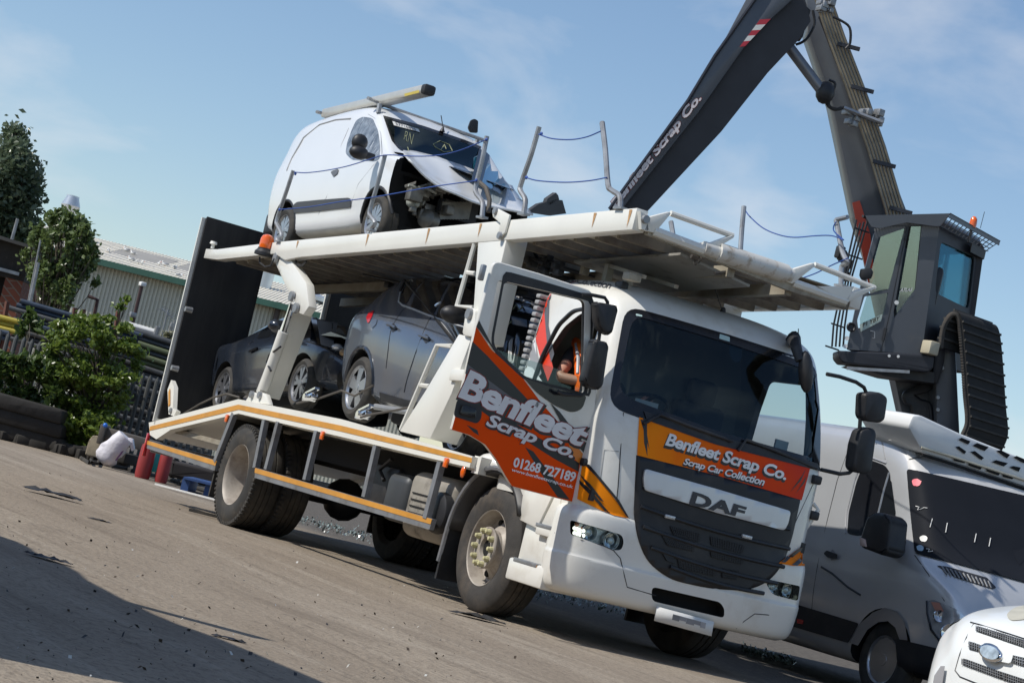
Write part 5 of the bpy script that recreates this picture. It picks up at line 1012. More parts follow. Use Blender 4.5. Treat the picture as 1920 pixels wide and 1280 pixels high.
PV.line('window_seal', [(1586, 1000), (1588, 960), (1603, 900), (1617, 864), (1632, 857), (1662, 868)], .010, mat('seal_light', (.45, .45, .46), .3, .4), .004)
PV.line('panel_gap', [(1590, 845), (1570, 900), (1550, 980), (1533, 1060), (1525, 1110), (1520, 1170)], .004); PV.line('panel_gap', [(1540, 1062), (1560, 1074), (1590, 1100), (1614, 1115)], .010, BLACK); PV.line('roof_crease', [(1555, 786), (1600, 800), (1640, 812), (1655, 830), (1660, 860)], .006, mat('seal_light', (.45, .45, .46), .3, .4))
PV.line('panel_gap', [(1715, 1040), (1740, 1075), (1771, 1126)], .005)
PV.dec('lower_moulding', [(1480, 1128), (1520, 1140), (1612, 1168), (1592, 1205), (1514, 1182), (1475, 1170)], BLACK, .010, 12, None, 4)
PV.dec('wheel_arch_trim', [(1596, 1205), (1614, 1170), (1640, 1148), (1662, 1139), (1685, 1146), (1700, 1168), (1705, 1200), (1690, 1198), (1682, 1176), (1668, 1164), (1650, 1166), (1630, 1180), (1612, 1210)], mat('arch_silver', (.32, .325, .34), .3, .5), .02, 8)
PV.dec('bumper', [(1680, 1196), (1760, 1215), (1800, 1235), (1890, 1270), (1870, 1330), (1700, 1300), (1684, 1240)], BLACK, .012, 12, None, 4)
PV.dec('side_marker', [(1497, 1160), (1509, 1162), (1508, 1170), (1497, 1168)], RED, .016, 10)
hl = PV.dec('headlight', [(1740, 1126), (1752, 1124), (1790, 1140), (1815, 1158), (1822, 1170), (1800, 1205), (1785, 1212), (1765, 1202), (1748, 1180), (1741, 1150)], mat('headlamp_pale', (.50, .52, .55), .15, .5, .3, 12, coat=1), .010, 8, None, 5)
PV.line('headlight_edge', [(1740, 1126), (1741, 1150), (1748, 1180), (1765, 1202), (1785, 1212), (1802, 1206)], .010, BLACKG, .012)
o = PV.c(.02)(1785, 1188); MB().lathe([(0, -.03), (.05, -.02), (.075, .005), (.085, .01), (.09, -.01)], o, (1, -.5, .1), 20).build('lamp_bowl', CHROME, hl); o = PV.c(.02)(1765, 1155); MB().lathe([(0, -.02), (.03, -.01), (.05, .008), (.055, -.01)], o, (1, -.5, .1), 16).build('lamp_bowl', CHROME, hl)
PV.dec('indicator', [(1748, 1128), (1764, 1130), (1772, 1146), (1756, 1144)], mat('indicator_dull', (.45, .22, .17), .2), .018, 8)
PV.dec('air_intake', [(1756, 1060), (1775, 1062), (1850, 1083), (1868, 1102), (1860, 1104), (1790, 1082)], BLACK, .006, 8, None, 3)
fl_ = MB()
for i in range(12): fl_.tube([PV.c(.012)(1766+i*7.8, 1063+i*2.5), PV.c(.012)(1776+i*7.4, 1078+i*2.3)], .007, 5)
fl_.build('intake_slats', STEEL, PV.root)
PV.dec('door_handle', [(1547, 1038), (1553, 1032), (1574, 1040), (1572, 1048), (1556, 1046)], BLACK, .02, 8, None, 3); PV.dec('handle_recess', [(1556, 1040), (1562, 1028), (1570, 1040), (1560, 1052)], PLATEG, .008, 8, None, 4)
o = PV.L(P(1643, 995, y=2.51)); MB().prism([PV.L(P(*q, y=2.47)) for q in round_poly([(1624, 968), (1640, 958), (1662, 962), (1670, 972), (1664, 1032), (1652, 1040), (1612, 1025), (1610, 1012)], 8)], (.0, .2, 0), None, .03).build('door_mirror', BLACK, PV.root, 50)
MB().prism([PV.L(P(*q, y=2.45)) for q in ((1611, 1006), (1620, 1010), (1622, 1024), (1612, 1022))], (0, .05, 0), None, .006).build('mirror_repeater', mat('repeater', (.6, .45, .4), .2), PV.root)
MB().prism([PV.L(P(*q, y=2.79)) for q in ((1672, 990), (1686, 1000), (1686, 1066), (1660, 1040))], (0, .08, 0)).build('mirror_base', BLACK, PV.root)
PV.dec('roof_panel', [(1672, 782), (1680, 780), (1692, 793), (1706, 818), (1718, 858), (1704, 862), (1692, 828)], mat('panel_bare', (.55, .55, .55), .45), .012, 4)
PV.dec('header_panel', [(1702, 864), (1720, 862), (1928, 922), (1928, 932), (1704, 880)], mat('panel_bare', (.55, .55, .55), .45), .014, 6)
PV.dec('filler_patch', round_poly([(1700, 838), (1718, 842), (1732, 852), (1728, 860), (1708, 854)], 4), mat('filler_grey', (.28, .28, .28), .8, 0, .3, 20), .012, 8)
PV.dec('round_sticker', round_poly([(1711, 901), (1720, 898), (1729, 904), (1724, 913), (1714, 912)], 4), mat('sticker_pink', (.75, .12, .16), .5), .018, 8); PV.dec('round_sticker', round_poly([(1725, 1008), (1733, 1004), (1741, 1008), (1738, 1017), (1728, 1016)], 4), PLATEW, .018, 8); PV.dec('round_sticker', round_poly([(1719, 1026), (1726, 1022), (1734, 1026), (1732, 1035), (1722, 1034)], 4), mat('sticker_blue', (.35, .5, .62), .5), .018, 8)
for q in (((1719, 950), (1725, 952), (1722, 957), (1728, 956), (1733, 953), (1739, 954)), ((1738, 1030), (1744, 1031), (1741, 1036), (1750, 1035)), ((1747, 974), (1744, 990)), ((1774, 982), (1771, 1000)), ((1828, 1002), (1825, 1018)), ((1855, 1010), (1852, 1026))): PV.line('chalk_mark', q, .004, PLATEW, .018, PV.root)
# cooling unit on the roof
qx = 1.10; F_ = lambda l, x: [PV.L(P(*q, x=x+wx_.x-.82)) for q in l]
fr_ = [(1703, 800), (1712, 778), (1727, 778), (1800, 812), (1870, 840), (1960, 875), (1960, 925), (1850, 888), (1775, 862), (1730, 848)]
un = MB().prism(F_(fr_, .55), (-.75, .0, .02), None, .03).build('cooling_unit', mat('unit_white', (.74, .75, .74), .35, 0, .04, 2, coat=.3), PV.root, 40)
vc = plane_caster(pM, .012, x=.55+wx_.x-.82)
for q in (((1797, 824), (1803, 820), (1820, 827), (1815, 833)), ((1824, 835), (1832, 830), (1854, 838), (1846, 845)), ((1868, 845), (1876, 843), (1894, 852), (1888, 859)), ((1792, 838), (1798, 836), (1812, 846), (1808, 851)), ((1820, 847), (1828, 845), (1845, 858), (1840, 862)), ((1860, 866), (1868, 862), (1890, 868), (1882, 874)), ((1893, 876), (1900, 873), (1914, 876), (1910, 884)), ((1900, 857), (1906, 854), (1925, 862), (1920, 868)), ((1789, 858), (1812, 864), (1808, 868), (1788, 863)), ((1816, 867), (1842, 875), (1838, 880), (1816, 872)), ((1850, 878), (1876, 886), (1872, 891), (1850, 883)), ((1880, 888), (1902, 893), (1898, 898), (1880, 893))):
    decal('vent_slot', q, vc, VOID, un)
MB().tube(F_([(1729, 852), (1775, 866), (1850, 892), (1960, 930)], .57), .014, 6).build('unit_shadow_line', VOID, un)  # near-black tube painting the shadow line below the unit's front edge
MB().tube(F_([(1727, 838), (1775, 852), (1850, 876), (1960, 912)], .565), .012, 6).build('unit_lip', mat('unit_cream', (.55, .52, .42), .5), un)
for s_ in (-1, 1): 
    W_ = car_wheel('wheel', (0, s_*.93, .345), s_, .345, .23, .21, PV.root, 14, 'w')
MB().tube([P(1905, 833, d=24), P(1880, 829, d=24), P(2000, 840, d=24)], .02, 6).build('roof_cable', RED, PV.root, 35) if False else None

# ---------------------------------------------------------------- nearest white van nose, cut by the frame
fd = 11.0; fo = P(1865, 1228, d=fd); face = math.atan2(-_d.y, -_d.x) - R(63); fM = place(Vector((fo.x, fo.y, 0)) - Vector((math.cos(face), math.sin(face), 0))*.72, face, 0, 1)
FR = [(-2.6, .3, 1.0, 1.6, .84, .9, .74, .05), (-1.6, .24, 1.0, 1.72, .84, .9, .74, .06), (-1.2, .24, .99, 1.62, .84, .9, .73, .06), (-.75, .25, .98, 1.28, .84, .9, .74, .05), (-.45, .26, .97, 1.10, .84, .9, .75, .05), (0, .27, .93, 1.03, .83, .89, .74, .05), (.30, .28, .86, .97, .74, .82, .66, .05), (.50, .28, .78, .92, .62, .70, .54, .05), (.63, .28, .68, .86, .50, .56, .42, .04), (.71, .30, .58, .77, .38, .44, .30, .02), (.74, .34, .5, .62, .26, .32, .20, .01)]
FV = Veh('white_van', 'white van nose with oval badge and mesh grille slots before the panel van', 'van', FR, PICKW, fM, (0,), (.36, .31)); FV.body()
FV.line('panel_gap', [(1826, 1168), (1812, 1195), (1800, 1225), (1791, 1256), (1800, 1268), (1830, 1280), (1880, 1295)], .004); FV.line('panel_gap', [(1820, 1166), (1835, 1170), (1880, 1184), (1930, 1200)], .005)
mesh_m = mat('mesh_black', (.014, .015, .016), .6)
for k, q in enumerate((((1832, 1174), (1840, 1176), (1920, 1200), (1960, 1212), (1960, 1226), (1920, 1214), (1832, 1184)), ((1817, 1202), (1828, 1205), (1851, 1214), (1846, 1224), (1818, 1217)), ((1900, 1228), (1925, 1234), (1960, 1246), (1960, 1262), (1898, 1242)), ((1806, 1234), (1815, 1236), (1870, 1256), (1950, 1282), (1950, 1298), (1870, 1270), (1806, 1246)))):
    g_ = FV.dec('grille_slot', q, mesh_m, .005, 8, None, 2); m_ = MB(); x0, x1 = min(p[0] for p in q), max(p[0] for p in q); ya = min(p[1] for p in q)
    def inside(px, py):
        c_ = False
        for i in range(len(q)):
            (xa, ya_), (xb, yb) = q[i], q[i-1]
            if (ya_ > py) != (yb > py) and px < (xb-xa)*(py-ya_)/(yb-ya_)+xa: c_ = not c_
        return c_
    px = x0
    while px < min(x1, 1935):
        ys_ = [y for y in range(1160, 1310) if inside(px, y)]
        if len(ys_) > 3: m_.tube([FV.c(.01)(px, ys_[0]), FV.c(.01)(px, ys_[-1])], .0022, 4)
        px += 4.2
    for t in (.35, .7):
        l_ = []
        for px in np.linspace(x0+1, min(x1, 1935)-1, 10):
            ys_ = [y for y in range(1160, 1310) if inside(px, y)]
            if ys_: l_.append(FV.c(.01)(px, ys_[0]+(ys_[-1]-ys_[0])*t))
        if len(l_) > 2: m_.tube(l_, .0022, 4)
    m_.build('grille_mesh', STEEL, g_)
ov = [(1865+21*math.cos(t)*1.0, 1228+15*math.sin(t)+5*math.cos(t)) for t in [i*2*math.pi/32 for i in range(32)]]
ovi = [(1865+(x-1865)*.84, 1228+(y-1228)*.80) for x, y in ov]
FV.dec('badge_mount', [(1848, 1222), (1870, 1240), (1900, 1246), (1905, 1230), (1885, 1215), (1860, 1206)], PICKW, .02, 8, None, 6)
b_ = FV.dec('badge_rim', ov, CHROME, .035, 8); sm = b_.modifiers.new('s', 'SOLIDIFY'); sm.thickness = .02; FV.dec('badge_face', ovi, mat('badge_worn', (.45, .53, .58), .25, .3, .4, 25), .038, 8, b_)
FV.dec('bonnet_patch', round_poly([(1886, 1153), (1900, 1140), (1940, 1130), (1960, 1150), (1920, 1162), (1895, 1164)], 8), mat('patch_tan', (.48, .46, .38), .6, 0, .1, 8), .004, 8)
FV.dec('bumper_corner', [(1754, 1290), (1758, 1268), (1770, 1250), (1778, 1250), (1772, 1290)], PLATEG, .02, 8)
for s_ in (-1, 1): car_wheel('wheel', (0, s_*.83, .31), s_, .31, .2, .2, FV.root, 5, 'w')

# ---------------------------------------------------------------- parts turned away from the lens
def axis_cast(V, axis, sgn, off):
    def c(a, b):
        o, d = (Vector((a, sgn*4, b)), Vector((0, -sgn, 0))) if axis == 'y' else (Vector((6, a, b)), Vector((-1, 0, 0)))
        h = V.tree.ray_cast(o, d)
        if h[0] is None: h = V.tree.find_nearest(o+d*(4-.8 if axis == 'y' else 5.3)); return h[0]-d*off
        n = h[1] if h[1].dot(d) < 0 else -h[1]; return h[0]+n*off
    return c
for s_ in (-1, 1):
    decal('side_window', round_poly([(-1.75, 1.08), (-1.70, 1.52), (-1.30, 1.54), (-.98, 1.26), (-.86, 1.08)], .05), axis_cast(FV, 'y', s_, .006), DGLASS, FV.root, .08)
    decal('headlight', round_poly([(.10, .80), (.40, .74), (.44, .86), (.16, .94)], .04), axis_cast(FV, 'y', s_, .008), CREAMP, FV.root, .05)
    seam_ = [(-.80, .35), (-.82, .7), (-.84, 1.06)]; MB().tube([axis_cast(FV, 'y', s_, 0)(*q) for q in seam_], .005, 5).build('panel_gap', BLACK, FV.b, 60)
    decal('bumper_trim', [(.10, .30), (.62, .30), (.66, .46), (.12, .48)], axis_cast(FV, 'y', s_, .01), BLACK, FV.root, .06)
decal('windscreen', [(-.66, 1.16), (.66, 1.16), (.60, 1.52), (-.60, 1.52)], axis_cast(FV, 'x', 1, .01), DGLASS, FV.root, .08)
decal('headlight', round_poly([(.52, .80), (.80, .84), (.80, 1.02), (.58, .98)], .06), axis_cast(PV, 'x', 1, .012), mat('headlamp_pale', (.5, .5, .5)), PV.root, .05)
decal('radiator_grille', round_poly([(-.42, .60), (.42, .60), (.48, .82), (-.48, .82)], .05), axis_cast(PV, 'x', 1, .012), BLACK, PV.root, .06)
decal('bumper', round_poly([(-.66, .34), (.66, .34), (.70, .52), (-.70, .52)], .05), axis_cast(PV, 'x', 1, .012), BLACK, PV.root, .06)
# ================================================================ material-handling crane (far left of the lorry)
CDp = 30.0
def D(px, py, d=CDp): return P(px, py, d=d)
cr = thing('scrap_crane', 'dark grey scrap handling crane with raised glazed cab and lettered boom behind the lorry', 'crane', tuple(Vector((D(1650, 1120).x, D(1650, 1120).y, 0))))
CB = cr.matrix_basis.inverted() if False else Matrix.Translation(-cr.location)
def K(px, py, d=CDp): return CB @ D(px, py, d)
away = Vector((_d.x, _d.y, 0)).normalized()
def slab(name, pts, d, th, m, bev=.02, par=cr): return MB().prism([K(*q, d) for q in pts], away*th, m, bev).build(name, m, par, 40)
# main boom: from the turret up past the cab to the elbow
boom = slab('boom', [(1605, 405), (1560, 190), (1515, 60), (1510, -40), (1540, -60), (1565, 20), (1600, 120), (1645, 250), (1700, 395), (1720, 470), (1780, 800), (1700, 800), (1630, 480)], 31.0, .55, CRANE)
MB().prism([K(*q, 30.97) for q in ((1598, 380), (1612, 376), (1632, 440), (1640, 520), (1630, 540), (1610, 440))], away*.02).build('red_flash', mat('flash_red', (.65, .07, .03), .4), boom)
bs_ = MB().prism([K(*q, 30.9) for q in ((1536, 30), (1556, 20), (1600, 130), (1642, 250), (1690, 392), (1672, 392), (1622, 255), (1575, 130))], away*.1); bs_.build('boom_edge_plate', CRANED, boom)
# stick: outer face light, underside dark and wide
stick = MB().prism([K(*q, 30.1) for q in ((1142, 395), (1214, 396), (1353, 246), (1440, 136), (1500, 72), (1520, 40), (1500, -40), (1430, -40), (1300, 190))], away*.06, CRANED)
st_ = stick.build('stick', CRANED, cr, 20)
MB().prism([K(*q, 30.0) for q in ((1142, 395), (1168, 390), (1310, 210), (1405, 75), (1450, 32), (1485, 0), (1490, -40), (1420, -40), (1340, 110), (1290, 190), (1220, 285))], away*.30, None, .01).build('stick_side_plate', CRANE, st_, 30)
MB().tube([K(*q, 29.98) for q in ((1142, 392), (1290, 188), (1340, 105), (1418, -5), (1440, -40))], .022, 6).build('stick_edge_tube', mat('edge_navy', (.015, .018, .03), .4), st_)
def kc(d): return lambda px, py: K(px, py, d)
textq('lettering_outline', 'Benfleet Scrap Co.', ((1158, 393), (1318, 189), (1305, 176), (1144, 380)), kc(29.985), DRED, st_, .15, .075, .98)
textq('lettering', 'Benfleet Scrap Co.', ((1158, 393), (1318, 189), (1305, 176), (1144, 380)), kc(29.975), mat('lettering_pink', (.72, .66, .66), .5), st_, .15, .04, .98)
WR = mat('warning_red', (.45, .03, .05), .5)
for k in range(5):
    a = np.array((1387, 88))+np.array((8.2, -11.0))*k*.93; b_ = a+np.array((8.2, -11.0))*.93; w0 = np.array((9, -3)) + np.array((2, 3.0))*0
    e0 = (3+1.3*k*1.6); MB().prism([K(*q, 29.99) for q in (tuple(a), tuple(a+np.array((10+2*k, -1))), tuple(b_+np.array((12+2*k, -1))), tuple(b_))], away*.005).build('warning_chevron', WR if k % 2 == 0 else PLATEW, st_, 0)
MB().prism([K(*q, 30.2) for q in ((1440, 40), (1500, 0), (1520, 20), (1505, 70), (1480, 68))], away*.3).build('elbow_plate', CRANED, st_)
# boom cylinder
cy = MB().tube([K(1432, 28, 30.4), K(1472, 82, 30.4)], .035, 10, CHROME).tube([K(1470, 76, 30.4), K(1542, 172, 30.4)], .075, 14, mat('cylinder_grey', (.20, .21, .23), .35, .5))
cy.lathe([(.085, -.03), (.10, 0), (.085, .05)], K(1478, 84, 30.4), K(1542, 172, 30.4)-K(1470, 76, 30.4), 14, CRANED); cy.build('boom_cylinder', None, cr)
MB().sphere(K(1432, 26, 30.4), .11, None, 12).build('cylinder_eye', BLACK, cr); MB().sphere(K(1547, 174, 30.4), (.13, .13, .16), None, 12).build('cylinder_foot', BLACK, cr)
# pipework on the boom
pp_ = MB(); rs = random.Random(5)
for k in range(6):
    o = k*6.2; pp_.tube([K(*q, 30.7+.02*k) for q in ((1530+o*.9, 0), (1553+o*.95, 70), (1590+o, 170), (1627+o, 275), (1662+o*1.02, 395), (1668+o, 420))], .022, 6)
pp_.build('hydraulic_pipes', PIPE, boom)
for (x, y) in ((1578, 85), (1604, 165), (1622, 210), (1645, 305), (1676, 392)):
    o = K(x+15, y, 30.66); MB().beam(K(x-8, y-3, 30.64), K(x+34, y+8, 30.64), .05, .05).build('pipe_clamp', CRANED, boom)
vb = MB()
for k in range(16): o = K(1585+rs.random()*65, 200+rs.random()*14+k*1.6, 30.6); h = .02+.03*rs.random(); vb.box(o-Vector((h, h, h)), o+Vector((h*2, h, h)), .01)
vb.beam(K(1580, 204, 30.62), K(1655, 232, 30.62), .05, .05).build('valve_gear', STEEL, boom); vb = MB().beam(K(1532, 4, 30.62), K(1562, 12, 30.62), .05, .12)
for k in range(14): o = K(1535+rs.random()*22, -4+rs.random()*26, 30.6); h = .02+.03*rs.random(); vb.box(o-Vector((h, h, h)), o+Vector((h*2, h, h)), .01)
vb.build('valve_gear', STEEL, boom); MB().tube([K(1582, 202, 30.5), K(1655, 230, 30.5)], .03, 6).build('valve_pipe', STEEL, boom)
for pts in (((1524, 20), (1527, 45), (1515, 70), (1503, 80), (1492, 84)), ((1562, 32), (1575, 38), (1593, 52), (1594, 80), (1586, 92)), ((1554, 150), (1566, 158), (1555, 185), (1556, 200), (1572, 205), (1584, 200)), ((1546, 180), (1552, 198), (1565, 206), (1578, 202))): MB().tube([Vector(p) for p in crom([list(K(*q, 30.5)) for q in pts], 4)], .02, 6).build('hydraulic_hose', BLACK, boom)
# ---- cab: glazed side towards the image left, darker back wall to the right
sideq = [(1588, 655), (1608, 560), (1640, 435), (1690, 412), (1752, 408), (1762, 420), (1728, 664)]
ct = thing_part('crane_cab', cr)
sp1 = (K(1740, 540, 30)-K(1600, 540, 30)); side_d = away*1.1 + Vector((_r.x, _r.y, 0)).normalized()*.85
def cabp(px, py, o=0): return K(px, py, 30-o)
# side frame with window openings
me = MB().prism([K(*q, 30) for q in round_poly(sideq, [4, 0, 6, 0, 3, 3, 6])], away*.06, None).mesh('s', CRANE)
wins = [[(1612, 594), (1616, 555), (1652, 440), (1693, 420), (1702, 420), (1666, 562), (1668, 580)], [(1678, 565), (1708, 422), (1733, 417), (1716, 535), (1680, 570)], [(1608, 600), (1672, 572), (1660, 655-45), (1616, 622)]]
wins = [round_poly(w_, 3, 3) for w_ in ([(1630, 522), (1652, 442), (1703, 424), (1672, 540), (1634, 548)], [(1681, 580), (1709, 421), (1734, 418), (1722, 540), (1682, 594)], [(1612, 598), (1626, 553), (1671, 546), (1661, 590), (1614, 614)])]
me = boolean(me, [MB().prism([K(*q, 29.8) for q in w_], away*.5).mesh('c', CRANED) for w_ in wins])
cs_ = link('side_frame', me, ct, 30)
for w_ in wins: MB().prism([K(*q, 30.03) for q in w_], away*.008).build('side_window', CABGLASS, ct, 0)
# far side wall with the same openings, roof, floor, back wall
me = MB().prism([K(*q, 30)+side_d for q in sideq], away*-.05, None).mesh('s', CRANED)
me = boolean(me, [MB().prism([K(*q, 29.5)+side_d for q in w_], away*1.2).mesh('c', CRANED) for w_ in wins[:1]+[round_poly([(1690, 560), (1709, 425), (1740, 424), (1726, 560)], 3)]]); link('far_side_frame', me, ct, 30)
def q4(name, a, b_, m, th=.05): 
    A, B = K(*a, 30), K(*b_, 30); n = (B-A).cross(side_d).normalized(); return MB().prism([A, B, B+side_d, A+side_d], n*th).build(name, m, ct, 20)
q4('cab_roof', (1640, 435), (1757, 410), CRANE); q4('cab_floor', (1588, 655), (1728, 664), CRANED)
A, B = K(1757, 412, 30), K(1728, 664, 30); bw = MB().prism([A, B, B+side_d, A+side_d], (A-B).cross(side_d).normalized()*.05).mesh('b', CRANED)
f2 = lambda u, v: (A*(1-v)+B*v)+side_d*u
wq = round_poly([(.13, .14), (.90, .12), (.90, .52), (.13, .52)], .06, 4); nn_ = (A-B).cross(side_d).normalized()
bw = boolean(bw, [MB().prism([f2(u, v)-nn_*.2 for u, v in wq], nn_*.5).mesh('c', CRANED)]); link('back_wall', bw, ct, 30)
MB().prism([f2(u, v)+nn_*.02 for u, v in wq], nn_*.008).build('rear_window', TEAL, ct, 0)
se = MB().box((-.18, -.24, 0), (.0, .24, .75), .08).box((-.15, -.14, .76), (-.02, .14, .98), .05).box((-.15, -.25, -.12), (.4, .25, .05), .05); fwd = (K(1600, 600, 30)-K(1730, 600, 30)); fwd.z = 0; fwd.normalize(); lft = Vector((-fwd.y, fwd.x, 0))
sM_ = Matrix.Translation(f2(.36, .62)+fwd*.32-Vector((0, 0, .2))) @ Matrix(((fwd.x, lft.x, 0, 0), (fwd.y, lft.y, 0, 0), (0, 0, 1, 0), (0, 0, 0, 1)))
se.v = [tuple(sM_ @ Vector(v)) for v in se.v]; se.build('operator_seat', BLACK, ct, 40)
pl_c = MB().prism([K(*q, 29.985) for q in ((1612, 608), (1655, 588), (1652, 602), (1614, 622))], away*.006).build('number_card', mat('card_green', (.42, .50, .45), .6), ct, 0)
textq('lettering', 'P1 YBY', ((1618, 613), (1648, 600), (1650, 592), (1618, 605)), kc(29.975), BLACKV, pl_c, 0, .02)
textq('lettering', 'ATLAS', ((1687, 547), (1710, 546), (1711, 540), (1689, 540)), kc(29.98), PLATEW, ct, .2, .03)
for q, m_ in (((1681, 567), PLATEW), ((1588, 634), PLATEW), ((1585, 649), PLATEW)): MB().lathe([(0, 0), (.03, 0)], K(*q, 29.98), -away, 14).build('round_sticker', m_, ct, 0)
MB().lathe([(0, .01), (.03, .01), (.05, .03), (.062, .02), (.065, 0)], K(1596, 613, 29.99), -away, 18).build('side_lamp', BLACK, ct)
MB().prism([K(*q, 29.97) for q in ((1657, 420), (1663, 418), (1647, 600), (1640, 660), (1636, 660), (1640, 600))], away*.004).build('door_gap', CRANED, ct, 0) if False else None
MB().tube([K(*q, 29.98) for q in ((1706, 414), (1692, 470), (1668, 590), (1651, 662))], .006, 5).build('door_gap', BLACK, ct)
for q in (((1702, 425), (1697, 450)), ((1661, 615), (1656, 638))): MB().tube([K(*a, 29.97) for a in q], .02, 6).build('door_hinge', BLACK, ct)
MB().tube([K(*a, 29.96) for a in ((1632, 620), (1640, 622), (1640, 634), (1636, 634))], .008, 5).build('door_handle', STEEL, ct)
MB().prism([K(*q, 29.9) for q in ((1614, 504), (1633, 502), (1638, 510), (1634, 522), (1616, 524), (1612, 516))], away*.06, None, .01).build('cab_mirror', BLACK, ct)
# base under the cab, roof guard with mesh, beacon
bsx = MB().prism([K(*q, 29.95) for q in round_poly([(1572, 657), (1730, 663), (1752, 668), (1750, 690), (1740, 698), (1580, 680), (1572, 670)], 4)], away*.5+Vector((_r.x, _r.y, 0))*.0, None, .02); bsx.build('cab_base', CRANED, cr)
MB().prism([K(*q, 30.1) for q in ((1590, 684), (1705, 690), (1752, 698), (1752, 718), (1660, 705))], away*.6).build('cab_plinth', BLACK, cr); MB().beam(K(1588, 690, 29.9), K(1705, 697, 29.9), .05, .04).build('grab_step', STEEL, cr)
for k in range(3): MB().lathe([(0, .01), (.02, .01)], K(1667+17*k, 667+k, 29.93), -away, 10).build('round_sticker', PLATEW, cr, 0) if k < 2 else None
rg = MB().prism([K(*q, 29.9) for q in ((1622, 404), (1782, 400), (1762, 424), (1752, 424), (1700, 417), (1650, 428), (1634, 425))], away*.04).build('roof_guard', CRANE, cr, 20)
gd = side_d*1.15; a0, a1 = K(1782, 400, 29.9), K(1764, 424, 29.9)
MB().prism([a0, a0+gd, a0+gd+Vector((0, 0, -.06)), a0+Vector((0, 0, -.06))], away*.03).build('guard_edge', CRANE, rg)
ms = MB()
for k in range(14):
    u = k/13; ms.tube([a0.lerp(a0+gd, u), a1.lerp(a1+gd*.9, u)], .007, 4)
for k in range(5): u = k/4; p0 = a0.lerp(a1, u); ms.tube([p0, p0+gd*(1-.1*u)], .007, 4)
for k in range(24): u = k/23; p0 = K(1636+u*126, 423-3*math.sin(u*3.1)*3, 29.95); ms.tube([p0, p0+gd*.95], .006, 4)
for k in range(7): ms.tube([K(1634, 424, 29.95)+gd*k/6*.95, K(1764, 422, 29.95)+gd*k/6*.95], .006, 4)
ms.build('guard_mesh', CRANED, rg)
bl_ = MB().prism([a1+gd*.62, a1+gd*.9, a1+gd*.9+Vector((0, 0, -.12)), a1+gd*.62+Vector((0, 0, -.12))], away*.08).build('work_lamp', BLACK, rg)
o = K(1824, 421, 30.5); bb = MB().lathe([(.05, 0), (.052, .06), (.045, .12), (.02, .15), (0, .152)], o-Vector((0, 0, .04)), (0, 0, 1), 16).build('beacon_lens', BEACON, rg); MB().tube([o, o-Vector((0, 0, .25))], .02, 6).build('beacon_post', BLACK, rg)
MB().tube([K(1838, 428, 30.6), K(1846, 397, 30.6)], .004, 4).build('aerial', BLACK, rg)
# front guard bars
fb = MB()
for o in range(4): fb.tube([K(*q, 29.85+.1*o) for q in ((1616+o*7-10, 412-o*2+(8 if o else 0)), (1590+o*5-8, 520), (1563+o*7, 610), (1560+o*7, 650))], .014, 5)
for y in (430, 480, 520, 565, 608, 650): fb.tube([K(1618-(y-412)*.26-8, y-2, 29.85), K(1640-(y-412)*.26-6, y+6, 30.15)], .012, 5)
fb.tube([K(1618, 405, 29.9), K(1632, 412, 30.1)], .02, 5); fb.build('front_guard', BLACK, cr)
vp_ = MB()
for k in range(8): o = K(1572+rs.random()*16, 470+rs.random()*50, 30.1); vp_.box(o-Vector((.05, .05, .05)), o+Vector((.06, .05, .08)), .02)
vp_.build('wiper_motor', BLACK, cr)
# riser column, hose bundle and upright crawler belt behind the cab
MB().prism([K(*q, 30.2) for q in ((1755, 640), (1765, 612), (1774, 614), (1776, 640), (1768, 690), (1757, 720), (1748, 712))], away*.1, None, .015).build('riser_link', CRANED, cr)
MB().prism([K(*q, 30.3) for q in ((1754, 700), (1770, 640), (1790, 612), (1800, 820), (1756, 860), (1757, 790))], away*.5, None, .02).build('riser_column', CRANE, cr)
for y in (690, 745, 768): MB().lathe([(0, .04), (.025, .04), (.03, 0)], K(1762+(4 if y < 700 else -4), y, 30.28), -away, 8).build('column_bolt', STEEL, cr)
MB().box(K(1744, 652, 29.9)-Vector((.10, .08, .09)), K(1744, 652, 29.9)+Vector((.1, .08, .09)), .02).build('washer_tank', mat('tank_cream', (.50, .45, .33), .5), cr)
MB().prism([K(*q, 30.8) for q in ((1678, 712), (1760, 712), (1760, 880), (1715, 880))], away*.4).build('turret_frame', CRANE, cr)
hb = MB()
for k in range(7): hb.tube([Vector(p) for p in crom([list(K(*q, 30.55)) for q in ((1740+k*2, 712), (1722+k*3, 728), (1698+k*2, 738), (1700+k*4, 752), (1712+k*5, 760), (1716+k*5, 800))], 4)], .045, 7)
hb.build('hose_bundle', BLACK, cr)
trk = thing_part('crawler_belt', cr); lat = (Vector((_r.x, _r.y, 0)).normalized()*.82 + away*.62).normalized()*.78
loop = [(1764, 650), (1768, 618), (1778, 596), (1788, 589), (1796, 594), (1801, 620), (1806, 680), (1810, 740), (1814, 780), (1812, 800), (1800, 830), (1795, 880)]
lp = [Vector(p) for p in crom([list(K(*q, 29.9)) for q in loop], 6)]
tb_ = MB(); n = len(lp); th = .05
vs = []
for i, p in enumerate(lp):
    t = (lp[min(i+1, n-1)]-lp[max(i-1, 0)]).normalized(); nm = t.cross(lat).normalized()
    vs += [p, p+lat, p+lat+nm*th, p+nm*th]
tb_.add(vs, [[4*i+j, 4*i+(j+1) % 4, 4*i+4+(j+1) % 4, 4*i+4+j] for i in range(n-1) for j in range(4)]); tb_.build('belt', mat('belt_black', (.016, .016, .016), .8, 0, .3, 6), trk, 30)
lg = MB(); acc = 0; last = lp[0]
